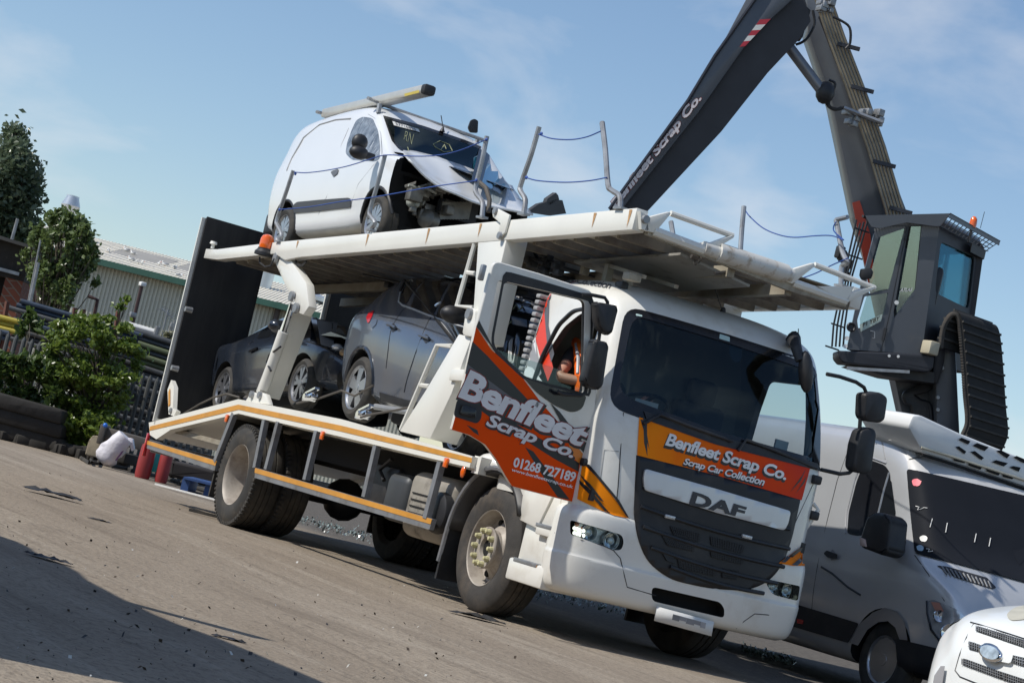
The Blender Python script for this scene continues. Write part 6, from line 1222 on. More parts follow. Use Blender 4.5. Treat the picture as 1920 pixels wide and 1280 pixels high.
for i in range(1, n):
    acc += (lp[i]-last).length; last = lp[i]
    if acc > .115:
        acc = 0; t = (lp[min(i+1, n-1)]-lp[max(i-1, 0)]).normalized(); nm = t.cross(lat).normalized()
        for s_ in (-1,): q = lp[i]-nm*.02*s_*-1; lg.beam(lp[i]+nm*.0-nm*.015, lp[i]+lat-nm*.015, .028, .03, tuple(nm)); lg.beam(lp[i]+nm*.06, lp[i]+lat+nm*.06, .028, .03, tuple(nm))
lg.build('track_lugs', mat('lug_rubber', (.04, .038, .035), .8, 0, .3, 8), trk, 30)
ed = MB()
for i in range(0, n-1):
    for u in (0, .5): p = lp[i].lerp(lp[i+1], u); ed.box(p-Vector((.028, .028, .022)), p+Vector((.028, .028, .022)), .008, None, None, 1)
ed.build('belt_edge', RUBBERD, trk, 30)
# hidden lower works so that the machine stands on the yard
b0 = cr.location; ub = MB(); bx = CB @ P(1715, 900, d=31); ub.box((bx.x-1.2, bx.y-1.0, .9-0), (bx.x+1.2, bx.y+1.0, 2.1), .05).box((bx.x-.5, bx.y-.5, .4), (bx.x+.5, bx.y+.5, .95)); ub.build('turntable', CRANE, cr)
for s_ in (-1, 1): MB().box((bx.x-1.9, bx.y+s_*1.2-.3, 0), (bx.x+1.9, bx.y+s_*1.2+.3, .75), .2, None, None, 4).build('crawler_track', BLACK, cr)

# ================================================================ background, left
FD = 34.0
rt = Vector((_r0.x, _r0.y, 0)).normalized()      # along the fence line, to the right
def Gd(px, d): 
    """ground point below a photo column at a depth"""
    p = P(px, 700, d=d); return Vector((p.x, p.y, 0))
def upright(q, d): return P(*q, d=d)
# warehouse: profiled wall, lighter roof, green gutter
WD = 62.0
def profiled(c1, name, scale, axis):
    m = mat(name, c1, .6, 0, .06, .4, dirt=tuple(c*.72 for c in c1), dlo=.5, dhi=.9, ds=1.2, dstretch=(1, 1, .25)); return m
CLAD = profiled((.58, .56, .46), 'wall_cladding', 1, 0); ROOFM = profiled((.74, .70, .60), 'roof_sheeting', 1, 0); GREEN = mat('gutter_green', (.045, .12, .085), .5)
wh = thing('warehouse', 'long beige profiled-metal warehouse with pale roof and green gutter behind the yard', 'warehouse', tuple(Gd(300, WD)))
WB_ = Matrix.Translation(-wh.location)
a = P(60, 449, d=WD); b_ = P(760, 645, d=WD); wn = (b_-a).normalized(); hz = Vector((wn.x, wn.y, 0)).normalized(); ln = (b_-a).length; zeave = (a.z+b_.z)/2
e0 = Vector((a.x, a.y, 0))-hz*14; inw = Vector((-hz.y, hz.x, 0)); inw = inw if inw.dot(away) > 0 else -inw; LN = ln+15
zp = P(300, 455, d=WD).z; 
wl = MB(); npf = 240; prof = []
for i in range(npf):
    s0 = LN*i/npf; st_p = LN/npf; prof += [(s0, 0), (s0+st_p*.45, 0), (s0+st_p*.55, .035), (s0+st_p*.92, .035)]
vs = []; 
za, zb_ = a.z, b_.z
def zat(s): return za+(zb_-za)*((s-14)/ln)
zE = zat(14+ln*.45)
for s, o in prof: p = WB_ @ (e0+hz*s-inw*(.04-o)); vs += [(p.x, p.y, -.3), (p.x, p.y, zE)]
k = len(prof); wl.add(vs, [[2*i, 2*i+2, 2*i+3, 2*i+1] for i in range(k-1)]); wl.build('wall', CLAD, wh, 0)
rise = 1.05; run = 7.0; rf = MB(); vs = []
for s, o in prof: p = WB_ @ (e0+hz*s); q = p+inw*run; vs += [(p.x-inw.x*.3, p.y-inw.y*.3, zE+.05-o*.8), (q.x, q.y, zE+.05+rise-o*.8)]
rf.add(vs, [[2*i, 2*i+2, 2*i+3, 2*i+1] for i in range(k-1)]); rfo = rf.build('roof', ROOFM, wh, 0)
p = WB_ @ (e0-inw*.36); q = WB_ @ (e0+hz*LN-inw*.36); MB().beam((p.x, p.y, zE-.02), (q.x, q.y, zE-.02), .16, .17).build('gutter', GREEN, wh, 0)
p0 = WB_ @ (e0+inw*14); MB().prism([(WB_ @ e0).to_tuple()[:2]+(0,), p0.to_tuple()[:2]+(0,), p0.to_tuple()[:2]+(zE,), (WB_ @ (e0+inw*7)).to_tuple()[:2]+(zE+rise,), (WB_ @ e0).to_tuple()[:2]+(zE,)], tuple(hz*.1)).build('gable', CLAD, wh, 0)
SKYL = mat('rooflight', (.33, .31, .27), .5, 0, .15, 1)
for s_ in (215, 350): 
    p = WB_ @ P(s_, 480, d=WD); s0 = (wh.location+p-e0).dot(hz); 
    c_ = lambda s, u: (WB_ @ (e0+hz*s+inw*(run*u))) ; f3 = lambda s, u: Vector((c_(s, u).x, c_(s, u).y, zE+.075+rise*u))
    MB().add([f3(s0-.7, .22), f3(s0+.9, .22), f3(s0+.9, .82), f3(s0-.7, .82)], [[0, 1, 2, 3]]).build('rooflight', SKYL, rfo, 0)
GALV = mat('bright_duct', (.55, .57, .59), .3, .7, .08, 2)
def cowl(px, py, sc, d=WD+4, lo=2.0):
    c_ = WB_ @ P(px, py, d=d); MB().lathe([(.62*sc, -lo*sc), (.62*sc, -.7*sc), (1.05*sc, .35*sc), (1.05*sc, .42*sc), (.72*sc, 1.25*sc), (.72*sc, 1.5*sc), (.64*sc, 1.5*sc), (.6*sc, 1.2*sc)], c_, (0, 0, 1), 24).build('roof_cowl', GALV, wh, 30)
cowl(131, 392, .27, WD+5, 4.0)
c_ = WB_ @ P(493, 530, d=WD+4); MB().lathe([(.28, -1.6), (.28, .3), (.3, .32), (.3, .4), (0, .42)], c_, (0, 0, 1), 18).build('roof_flue', GALV, wh)
c_ = WB_ @ P(588, 566, d=WD+3); MB().lathe([(.2, -.7), (.22, 0), (.42, .05), (.42, .16), (.1, .26), (0, .27)], c_, (0, 0, 1), 18).build('roof_vent', GALV, wh)
c_ = WB_ @ P(521, 580, d=WD-.2); MB().tube([c_-Vector((0, 0, .6)), c_+Vector((0, 0, .2))], .09, 8).build('vent_pipe', mat('brown_pipe', (.07, .05, .04), .6), wh)
# gulls resting on the roof
GW = mat('gull_white', (.75, .75, .73), .7); rs = random.Random(12)
gl = [(193, 470, 'left end of the roof'), (210, 456, ''), (246, 492, ''), (265, 500, ''), (290, 495, ''), (320, 502, ''), (347, 531, ''), (350, 496, ''), (300, 495, ''), (228, 466, '')]
gull0 = None
def gull():
    g_ = thing('gull', 'white gull with grey back resting on the pale warehouse roof', 'bird', (0, 0, 0), None, 'gulls on the warehouse roof')
    b_ = MB().sphere((0, 0, .16), (.24, .10, .10), None, 12).sphere((.20, 0, .28), (.075, .06, .065), None, 10).tube([(.15, 0, .2), (.2, 0, .28)], [.07, .05], 8).tube([(-.2, 0, .17), (-.36, 0, .14)], [.06, .015], 6); b_.build('body', GW, g_, 60)
    MB().sphere((-.05, 0, .19), (.22, .105, .085), mat('gull_grey', (.28, .29, .31), .7), 12).build('wing', mat('gull_grey', (.28, .29, .31), .7), g_); MB().tube([(.26, 0, .275), (.33, 0, .265)], [.02, .006], 6).build('beak', BEACON, g_); 
    for s_ in (-.03, .03): MB().tube([(.0, s_, .1), (.0, s_, 0)], .012, 5).build('leg', BEACON, g_)
    return g_
for i, (x, y, _) in enumerate(gl):
    o = gull() if i == 0 else copy_tree(gull0); gull0 = gull0 or o
    s0 = (P(x, y, d=WD+2)-e0).dot(hz); u = max(.06, min(.96, (P(x, y+2, d=WD+2).z-zE)/rise)); q = e0+hz*s0+inw*run*u; o.location = (q.x, q.y, zE+rise*u+.05); o.rotation_euler.z = rs.random()*6.28; o.scale = (.42, .42, .42)
# ---------------------------------------------------------------- foliage
def leafmat(name, c1, c2):
    m = bpy.data.materials.new(name); m.use_nodes = True; t = m.node_tree; b = t.nodes['Principled BSDF']; b.inputs['Roughness'].default_value = .33; b.inputs['Specular IOR Level'].default_value = .6
    tc = t.nodes.new('ShaderNodeTexCoord'); n = t.nodes.new('ShaderNodeTexNoise'); n.inputs['Scale'].default_value = 9; n.inputs['Detail'].default_value = 4; t.links.new(tc.outputs['Object'], n.inputs[0])
    r = t.nodes.new('ShaderNodeValToRGB'); r.color_ramp.elements[0].position = .35; r.color_ramp.elements[0].color = (*c1, 1); r.color_ramp.elements[1].position = .68; r.color_ramp.elements[1].color = (*c2, 1)
    t.links.new(n.outputs['Fac'], r.inputs[0]); t.links.new(r.outputs[0], b.inputs['Base Color'])
    tr = t.nodes.new('ShaderNodeBsdfTranslucent'); t.links.new(r.outputs[0], tr.inputs['Color']); ms = t.nodes.new('ShaderNodeMixShader'); ms.inputs[0].default_value = .42
    t.links.new(b.outputs[0], ms.inputs[1]); t.links.new(tr.outputs[0], ms.inputs[2]); t.links.new(ms.outputs[0], t.nodes['Material Output'].inputs['Surface']); return m
BARK = mat('bark', (.10, .085, .065), .9, 0, .3, 8)
def leaves(clumps, n, size, seed, aspect=1.7, droop=.3):
    rs = random.Random(seed); mb = MB(); tot = sum(c[1]**2 for c in clumps)
    for c, r, *sq in clumps:
        k = int(n*r*r/tot); sx = sq[0] if sq else (1, 1, 1)
        for _ in range(k):
            d = Vector((rs.gauss(0, 1), rs.gauss(0, 1), rs.gauss(0, 1))).normalized(); rr = r*(rs.random()**.5)*(1+.35*mnoise.noise(d*2.2+c)); rr *= (1+.14/max(.14, r)) if rs.random() < .16 else 1; p = c+Vector((d.x*sx[0], d.y*sx[1], d.z*sx[2]))*rr
            u = Vector((rs.gauss(0, 1), rs.gauss(0, 1), rs.gauss(-droop, .7))).normalized(); w_ = u.orthogonal().normalized(); w_.rotate(Matrix.Rotation(rs.random()*6.28, 3, u)); s = size*(.6+.8*rs.random())
            nn = u.cross(w_)*s*.12; a = s*aspect*.5; b_ = s*.5
            mb.add([p-u*a, p+w_*b_+nn, p+u*a, p-w_*b_+nn], [[0, 1, 2], [0, 2, 3]])
    return mb
def limb(mb, a, b_, r0, r1, seed, wob=.12):
    rs = random.Random(seed); L_ = (b_-a).length; pts = [a.lerp(b_, i/6)+Vector((rs.gauss(0, 1), rs.gauss(0, 1), 0))*wob*L_*.15*(1 if 0 < i < 6 else 0) for i in range(7)]; mb.tube(pts, [r0+(r1-r0)*i/6 for i in range(7)], 7)
def tree(name, label, cat, base, clumps, n, size, lm, seed, tr_, group=None, droop=.3):
    t_ = thing(name, label, cat, tuple(base), None, group); o = -Vector(base); tm = MB()
    top = max((c[0] for c in clumps), key=lambda v: v.z); limb(tm, Vector((0, 0, 0)), top+o, tr_, tr_*.15, seed)
    for i, c in enumerate(clumps):
        z = (c[0].z+o.z)*(.35+.3*random.Random(seed+i).random()); st_ = Vector((top+o).lerp(Vector((0, 0, 0)), 1-z/max(.1, (top+o).z))); limb(tm, st_, c[0]+o, tr_*.35, tr_*.06, seed+i)
    tm.build('trunk', BARK, t_, 60); leaves([(c[0]+o, *c[1:]) for c in clumps], n, size, seed, droop=droop).build('crown', lm, t_, 0, fix=False); return t_
def cl(px, py, d, rpx, dd=0, sq=(1, 1, 1)): return (P(px, py, d=d+dd), rpx/FPX*d, sq)
def drop(px, py, d): p = P(px, py, d=d); return Vector((p.x, p.y, 0))
L1 = leafmat('poplar_leaf', (.07, .105, .055), (.16, .205, .125)); L2 = leafmat('birch_leaf', (.08, .125, .035), (.21, .275, .10)); L3 = leafmat('buddleia_leaf', (.085, .145, .02), (.24, .31, .06)); L4 = leafmat('bramble_leaf', (.045, .085, .018), (.13, .19, .05))
rs = random.Random(21)
# tall poplar at the left edge
c_ = []
for i in range(30):
    v = i/29; y = 250+v*260; x = 30-v*22 + rs.uniform(-1, 1)*(14+26*min(1, v*2.2)); c_.append(cl(x, y, 50, 20+14*min(1, v*2), rs.uniform(-.8, .8), (1, 1, 1.5)))
for i in range(12): c_.append(cl(-40+rs.random()*50, 330+rs.random()*170, 50, 34, rs.uniform(-1, 1)))
c_ += [cl(62, 375, 50, 13), cl(60, 330, 50, 12), cl(52, 455, 50, 20), cl(30, 245, 50, 10)]
tree('poplar_tree', 'tall dark green poplar rising above the brick hut', 'tree', drop(-5, 560, 50), c_, 12500, .088, L1, 3, .16)
# loose birch in front of the warehouse
c_ = []
for i in range(170):
    v = rs.random()**.85; y = 400+v*172; wd = 16+50*math.sin(math.pi*min(1, v*.95+.12)); x = 120-v*16+rs.uniform(-1, 1)*wd; c_.append(cl(x, y, 40, 5+7*rs.random(), rs.uniform(-.6, .6), (1, 1, 1.3)))
c_ += [cl(160, 455, 40, 11), cl(166, 440, 40, 8), cl(170, 500, 40, 10), cl(92, 412, 40, 9), cl(108, 398, 40, 9), cl(178, 530, 40, 8), cl(120, 395, 40, 8)]
tree('birch_tree', 'airy light green birch in front of the beige warehouse roof', 'tree', drop(105, 640, 40), c_, 10500, .058, L2, 5, .07)
# feathery shrub growing through the palisade
c_ = []
for i in range(150):
    v = rs.random()**.8; y = 585+v*215; wd = 20+72*math.sin(math.pi*min(1, (v*.8+.12))); x = 178-v*18+rs.uniform(-1, 1)*wd; c_.append(cl(x, y, 33.4, 4+9*rs.random(), rs.uniform(-.6, .3), (1.4, 1.4, .8)))
c_ += [cl(238, 560, 33.4, 7), cl(225, 575, 33.4, 9), cl(205, 600, 33.4, 10), cl(255, 680, 33.4, 9), cl(262, 690, 33.4, 6), cl(245, 640, 33.4, 9), cl(110, 625, 33.4, 8), cl(92, 628, 33.4, 6), cl(120, 630, 33.4, 10)]
tree('shrub', 'big bright green feathery shrub bursting through the palisade fence', 'shrub', drop(150, 850, 33.4), c_, 13000, .046, L3, 8, .04, None, .5)
c_ = []
for i in range(60): c_.append(cl(rs.uniform(-15, 105), rs.uniform(668, 752), 33.1, 5+7*rs.random(), rs.uniform(-.2, .3)))
c_ += [cl(48, 610, 34.4, 10), cl(60, 600, 34.4, 12), cl(40, 625, 34.4, 10), cl(70, 615, 34.4, 9), cl(55, 590, 34.4, 9)]
tree('bramble', 'pale leafed bramble tangle at the foot of the fence above the black sleepers', 'shrub', drop(40, 830, 33.1), c_, 4200, .072, L4, 11, .02)
c_ = [cl(rs.uniform(120, 210), rs.uniform(770, 850), 33.0, 9+8*rs.random(), rs.uniform(-.3, .3)) for i in range(24)]
tree('ground_bush', 'dark low weeds in shade under the big shrub', 'shrub', drop(165, 870, 33.0), c_, 3200, .06, L3, 15, .02)
c_ = [cl(330+rs.uniform(-22, 16), 640+rs.uniform(-14, 8), 39, 5+3*rs.random()) for i in range(12)]
tree('buddleia', 'small pale flowering weed on the pipe stack near the black ramp', 'plant', drop(330, 760, 39), c_, 700, .05, leafmat('pale_flower', (.16, .17, .09), (.35, .33, .24)), 17, .015)

# ---------------------------------------------------------------- palisade fence
FENC = mat('palisade_grey', (.10, .105, .105), .55, .3, .2, 2, dirt=(.10, .085, .07), dlo=.5, dhi=.85)
def fence(label, x0, x1, top, d, n, dark=False):
    t_ = thing('palisade_fence', label, 'fence', tuple(drop(x0, 800, d))); o = -t_.location; pm_ = MB()
    for i in range(n):
        x = x0+(x1-x0)*i/(n-1); y = top+(x-x0)*.279; tp = P(x, y, d=d)+o; w_ = .034; f = lambda s, z, q=0: Vector((tp.x, tp.y, z))+rt*s-away*q
        pm_.add([f(-w_, -.05), f(-.012, -.05, .022), f(.012, -.05, .022), f(w_, -.05), f(w_, tp.z-.09), f(.012, tp.z-.07, .022), f(-.012, tp.z-.07, .022), f(-w_, tp.z-.09), f(0, tp.z, .01), f(-w_*1.1, tp.z-.05), f(w_*1.1, tp.z-.05)],
                [[0, 1, 6, 7], [1, 2, 5, 6], [2, 3, 4, 5], [7, 6, 8, 9], [6, 5, 8], [5, 4, 10, 8]])
    pm_.build('pales', FENC, t_, 0); rm = MB()
    a, b_ = P(x0-30, top-8+14, d=d+.05)+o, P(x1+20, top+(x1+20-x0)*.279+14, d=d+.05)+o
    for h in (.28, 1.25): rm.beam(a-Vector((0, 0, h)), b_-Vector((0, 0, h)), .05, .06)
    rm.build('rails', FENC, t_, 0); return t_
fence('grey palisade fence with pointed pales behind the brambles', -12, 195, 614, 33.7, 15)
fence('shaded palisade fence panel between the big shrub and the black ramp', 215, 420, 683, 33.9, 16)
# ---------------------------------------------------------------- stacked scaffold pipes behind the fence
def pipes(x0, y0, x1, y1, d, rows, step, cols, mats, rad, lab, grp, jit=2):
    a, b_ = P(x0, y0, d=d), P(x1, y1, d=d); base = None; rr = random.Random(int(x0+y0))
    for r_ in range(rows):
        for c in range(cols):
            off = away*(c*rad*2.2+(r_ % 2)*rad) - Vector((0, 0, r_*rad*1.9)); m_ = mats[rr.randrange(len(mats))]; e = (b_-a).normalized()*rr.uniform(-.15, .15)
            key = (lab, m_.name)
            if key not in PIPEM:
                v = (b_-a); PIPEM[key] = MB().lathe([(rad*.82, 0), (rad, 0), (rad, v.length), (rad*.82, v.length), (rad*.82, 0)], (0, 0, 0), v, 10).mesh('pipe', m_); recalc(PIPEM[key])
            o = bpy.data.objects.new('scaffold_pipe', PIPEM[key]); COL.objects.link(o); o.location = a+off+e; tag(o, lab, 'pipe', grp)
PIPEM = {}
pg = mat('pipe_grey', (.075, .08, .085), .5, .5, .2, 6); pb = mat('pipe_blue', (.025, .042, .072), .5, .2, .2, 5); pd = mat('pipe_dark', (.05, .05, .05), .6, .3, .3, 6); py_ = mat('pipe_yellow', (.36, .29, .03), .5); pgn = mat('pipe_green', (.08, .10, .05), .6)
pipes(35, 563, 262, 628, 37, 9, 0, 2, [pb, pb, pg, pd], .042, 'scaffold pipe in the blue and grey rack behind the bramble and shrub', 'scaffold pipes in the upper rack')
pipes(228, 612, 352, 652, 38, 10, 0, 2, [pg, pg, pgn], .048, 'grey scaffold pipe stacked behind the shrub beside the black ramp', 'grey scaffold pipes by the ramp')
pipes(205, 690, 420, 752, 36, 12, 0, 1, [pd, pd, pg], .045, 'dark scaffold pipe in the low stack seen through the shaded fence', 'dark scaffold pipes in the low stack')
pipes(-40, 585, 38, 604, 36.5, 3, 0, 1, [py_], .045, 'yellow pipe poking out over the fence below the brick hut', 'yellow pipes over the fence')
pipes(-40, 612, 20, 626, 36.4, 2, 0, 1, [pb], .045, 'blue pipe poking out over the fence under the yellow pipes', 'blue pipes under the yellow ones')
RSTL = mat('rusty_upright', (.12, .045, .03), .8)
for (x, y, y2) in ((157, 580, 606), (141, 577, 600), (222, 583, 622), (14, 565, 640), (12, 600, 660)): 
    o = MB().beam(P(x, y, d=36.6), P(x-(y2-y)*.244, y2+30, d=36.6), .06, .06).build('rack_upright', RSTL); tag(o, 'rusty steel upright of the pipe rack behind the fence', 'post', 'rusty rack uprights')
# ---------------------------------------------------------------- brick hut at the left edge
def bricks():
    m = bpy.data.materials.new('red_brick'); m.use_nodes = True; t = m.node_tree; b = t.nodes['Principled BSDF']; b.inputs['Roughness'].default_value = .9
    tc = t.nodes.new('ShaderNodeTexCoord'); mp = t.nodes.new('ShaderNodeMapping'); mp.inputs['Rotation'].default_value = (R(90), 0, -YAW+R(90)); br = t.nodes.new('ShaderNodeTexBrick'); t.links.new(tc.outputs['Object'], mp.inputs[0]); t.links.new(mp.outputs[0], br.inputs['Vector'])
    br.inputs['Color1'].default_value = (.22, .07, .04, 1); br.inputs['Color2'].default_value = (.15, .05, .032, 1); br.inputs['Mortar'].default_value = (.18, .15, .12, 1); br.inputs['Scale'].default_value = 1; br.inputs['Brick Width'].default_value = .24; br.inputs['Row Height'].default_value = .08; br.inputs['Mortar Size'].default_value = .008
    t.links.new(br.outputs['Color'], b.inputs['Base Color']); return m
ht = thing('brick_hut', 'old brick hut with a black timber upper part below the poplar', 'hut', tuple(drop(-20, 800, 41))); o_ = -ht.location; hd_ = 41
MB().prism([P(*q, d=hd_)+o_ for q in ((12, 515), (44, 524), (28, 600), (-10, 800), (-60, 790), (-8, 590))], away*2).build('wall', bricks(), ht, 0)
MB().prism([P(*q, d=hd_-.03)+o_ for q in ((-60, 430), (64, 466), (44, 528), (-80, 496))], away*2.2).build('timber_gable', mat('black_timber', (.02, .018, .016), .8, 0, .3, 4, dirt=(.07, .06, .05), dlo=.55, dhi=.8, ds=5, dstretch=(3, 3, 1)), ht, 0)
MB().beam(P(-70, 424, d=hd_-.15)+o_, P(72, 468, d=hd_-.15)+o_, .3, .06).build('roof_edge', mat('roof_felt', (.05, .05, .05), .8), ht, 0); MB().beam(P(-40, 494, d=hd_-.08)+o_, P(36, 514, d=hd_-.08)+o_, .05, .06).build('gutter', STEEL, ht, 0)
MB().prism([P(*q, d=hd_+.5)+o_ for q in ((-60, 500), (14, 515), (-8, 600), (-80, 590))], away*.3).build('doorway', VOID, ht, 0)
# posts, lamp, aerial
def pole(name, label, cat, a, b_, d, r, m): o = MB().tube([P(*a, d=d), P(*b_, d=d)], r, 8).build(name, m); return tag(o, label, cat)
DKR = mat('dark_red_post', (.06, .03, .028), .6)
lp_ = thing('lamp_post', 'dark post with a small white floodlight in front of the warehouse wall', 'lamp post', tuple(drop(243, 640, 45))); o_ = -lp_.location
b3 = P(266, 535, d=45)+o_; MB().tube([b3, Vector((P(243, 640, d=45)+o_).to_tuple()[:2]+(0,))], .038, 8).build('post', DKR, lp_); MB().box(b3+Vector((-.06, -.06, -.02)), b3+Vector((.11, .06, .07)), .02).build('floodlight', PLATEW, lp_); MB().box(P(249, 590, d=44.9)+o_-Vector((.06, .06, .05)), P(249, 590, d=44.9)+o_+Vector((.06, .06, .05)), .01).build('junction_box', STEEL, lp_)
ap_ = thing('aerial_mast', 'thin mast with a television aerial in front of the warehouse wall', 'aerial', tuple(drop(306, 640, 44))); o_ = -ap_.location
MB().tube([P(315, 580, d=44)+o_, Vector((P(300, 640, d=44)+o_).to_tuple()[:2]+(0,))], .02, 6).build('mast', STEEL, ap_); am_ = MB().tube([P(303, 578, d=44)+o_, P(324, 596, d=44)+o_], .012, 5)
for k in range(6): c0_ = (P(303+k*4, 578+k*3.4, d=44)+o_); am_.tube([c0_-rt*.07-Vector((0, 0, .05)), c0_+rt*.07+Vector((0, 0, .06))], .008, 4)
am_.build('aerial_rods', STEEL, ap_)
pole('fence_pole', 'tall thin grey pole beside the brick hut and birch', 'pole', (76, 450), (50, 580), 39, .016, STEEL); pole('fence_pole', 'short grey pole leaning in front of the birch trunk', 'pole', (72, 492), (56, 570), 38, .03, STEEL); pole('wall_pole', 'thin grey pole standing on the hut roof under the poplar', 'pole', (33, 410), (22, 450), 42, .03, STEEL)
bk = MB().tube([P(*q, d=41) for q in ((165, 555), (183, 562), (177, 590), (170, 640))], .035, 7).build('bent_pipe', DKR); tag(bk, 'bent dark pipe standing between birch and lamp post', 'pipe')
for (a, b_, lab) in (((325, 605), (312, 640), 'short grey stub post left of the black ramp'), ((330, 600), (320, 650), 'thin grey stub post touching the pale weed'), ((297, 612), (290, 632), 'dark stub post beside the white rail')): pole('stub_post', lab, 'post', a, b_, 39.5, .05, STEEL)
tag(MB().tube([P(240, 608, d=39.6), P(296, 624, d=39.6)], .05, 8).build('white_rail', PLATEW), 'short dull white rail on top of the grey pipe stack', 'rail')
# ---------------------------------------------------------------- black sleeper wall, kerb junk
SLP = mat('sleeper_black', (.018, .016, .014), .75, 0, .35, 3, bump=.6, bs=7, dirt=(.16, .11, .07), dlo=.63, dhi=.80, ds=2.2)
for k, (yo, lab) in enumerate(((0, 'topmost long black sleeper of the stack below the brambles'), (27, 'middle long black sleeper of the stack below the brambles'), (54, 'lowest long black sleeper of the stack below the brambles'))):
    a = [(-60, 720+yo), (112, 767+yo), (118, 772+yo), (113, 795+yo), (-66, 748+yo)]; o = MB().prism([P(x, y, d=32.4+.04*k) for x, y in a], away*.5, None, .03).build('sleeper', SLP, None, 40); tag(o, lab, 'sleeper', 'black sleepers in the stack')
dk = MB()
for i in range(60):
    x = rs.uniform(-20, 235); y = 822+x*.20+rs.uniform(-8, 14); o = P(x, y, d=32.6); o.z = max(.03, o.z); h = rs.uniform(.05, .16); dk.box(o-Vector((h, h, .05)), o+Vector((h, h*.8, h*.7)), .03, None, Matrix.Translation(o) @ Matrix.Rotation(rs.random()*3, 4, 'Z') @ Matrix.Translation(-o))
o = dk.build('rubble', mat('dark_rubble', (.03, .027, .023), .9, 0, .4, 4), None, 40); tag(o, 'dark rubble along the edge of the yard below the fence', 'rubble', None, 'stuff')
CONC = mat('concrete_beige', (.33, .28, .20), .9, 0, .15, 4, dirt=(.2, .16, .11)); JD = 29.5
def gpx(px, py):
    return P(px, py, z=0)
def jp(pts, d): return [P(*q, d=d) for q in pts]
tag(MB().prism(jp(round_poly([(159, 852), (166, 826), (174, 816), (187, 817), (199, 835), (196, 862)], 3), 32.0), away*.35, None, .015).build('concrete_block', CONC), 'beige concrete block leaning by the steel beam behind the white sack', 'block')
bm_ = thing('steel_beam', 'grey steel box beam with a blue knob lying behind the white sack', 'beam', tuple(drop(230, 850, 31.6))); o_ = -bm_.location; BMM = mat('weathered_steel', (.13, .115, .10), .6, .3, .2, 5, dirt=(.25, .13, .08), dlo=.58, dhi=.7, ds=5)
MB().prism([p+o_ for p in jp([(200, 801), (300, 829), (296, 852), (194, 826)], 31.6)], away*.3, None, .015).build('beam', BMM, bm_, 30); MB().prism([p+o_ for p in jp([(189, 794), (200, 797), (190, 833), (180, 830)], 31.5)], away*.4, None, .01).build('end_plate', BMM, bm_, 30); MB().sphere(P(197.5, 797, d=31.4)+o_, .035, mat('knob_blue', (.03, .16, .6), .3), 12).build('knob', None, bm_)
# white sack
sk = MB(); sa = jp([(190, 865), (203, 851), (222, 832), (236, 818)], 31.0); ew = [.10, .16, .17, .12]; ringn = 14; vs = []
ax_ = (sa[-1]-sa[0]).normalized(); e1 = ax_.cross(away).normalized(); e2_ = ax_.cross(e1)
for i in range(9):
    t = i/8; c_ = sa[0].lerp(sa[-1], t)+e1*-.0; rw = np.interp(t, [0, .06, .5, .9, 1], [.09, .15, .16, .13, .125])
    for j in range(ringn): an = 2*math.pi*j/ringn; q = e1*math.cos(an)*rw+e2_*math.sin(an)*rw*.75; vs.append(c_+q*(1+.30*mnoise.noise(Vector((t*5, math.cos(an)*1.5, math.sin(an)*1.5)))))
sk.add(vs, [[i*ringn+j, i*ringn+(j+1) % ringn, (i+1)*ringn+(j+1) % ringn, (i+1)*ringn+j] for i in range(8) for j in range(ringn)]+[list(range(ringn)), list(range(8*ringn, 9*ringn))[::-1]])
skm = thing('sack', 'full white plastic sack with a dark printed mark leaning on the steel beam', 'sack', tuple(sa[0])); sk.v = [tuple(Vector(v)-sa[0]) for v in sk.v]; bd = sk.build('bag', mat('sack_white', (.66, .64, .68), .5, 0, .08, 8, bump=.5, bs=14), skm, 70)
MB().prism([p-sa[0] for p in jp([(216, 862), (228, 846), (232, 844), (229, 850), (218, 864)], 30.80)], -away*.01).build('printed_mark', mat('print_purple', (.08, .03, .10), .6), skm, 0)
MB().prism([p-sa[0] for p in jp([(240, 820), (249, 822), (252, 842), (246, 846)], 31.0)], away*.1, None, .01).build('folded_neck', mat('sack_white', (.66, .64, .68), .5), skm, 40)
BARR = mat('barrel_red', (.30, .035, .035), .5, 0, .15, 4)
for (x0, x1, y0, y1, lab) in ((259, 288, 838, 882, 'red plastic barrel nearest the white sack at the lorry tail'), (297, 321, 852, 888, 'red plastic barrel nearest the dark bin at the lorry tail')):
    b_ = P((x0+x1)/2-4, y1-2, d=30.6); b_.z = 0; r_ = (x1-x0)/2/FPX*30.6; h = .46; o = MB().lathe([(0, 0), (r_*.9, 0), (r_, .04), (r_*1.04, h*.5), (r_, h-.05), (r_*.9, h), (r_*.5, h), (0, h-.02)], b_, (0, 0, 1), 24).build('barrel', BARR); tag(o, lab, 'barrel')
tag(MB().box(P(290, 857, d=31)-Vector((.06, .06, .2)), P(290, 857, d=31)+Vector((.06, .06, .08)), .02).build('teal_can', mat('teal_can', (.02, .30, .28), .4)), 'small teal can between the two red barrels', 'can')
PB = mat('pallet_blue', (.04, .09, .24), .6); pt = thing('pallet', 'blue plastic pallet lying behind the lorry rear wheel', 'pallet', tuple(drop(375, 915, 29.6))); o_ = -pt.location
q0 = P(345, 896, d=29.6)+o_; q0.z = 0; q1 = P(440, 921, d=29.6)+o_; q1.z = 0; up = Vector((0, 0, 1)); pd_ = MB()
for k in range(5): pd_.beam(q0+away*.2*k+up*.17, q1+away*.2*k+up*.17, .12, .03)
pd_.build('deck_boards', PB, pt, 20); pd_ = MB()
for u in (.05, .5, .95): pd_.beam(q0.lerp(q1, u)+up*.08, q0.lerp(q1, u)+away*.9+up*.08, .1, .15)
pd_.build('bearers', PB, pt, 20)
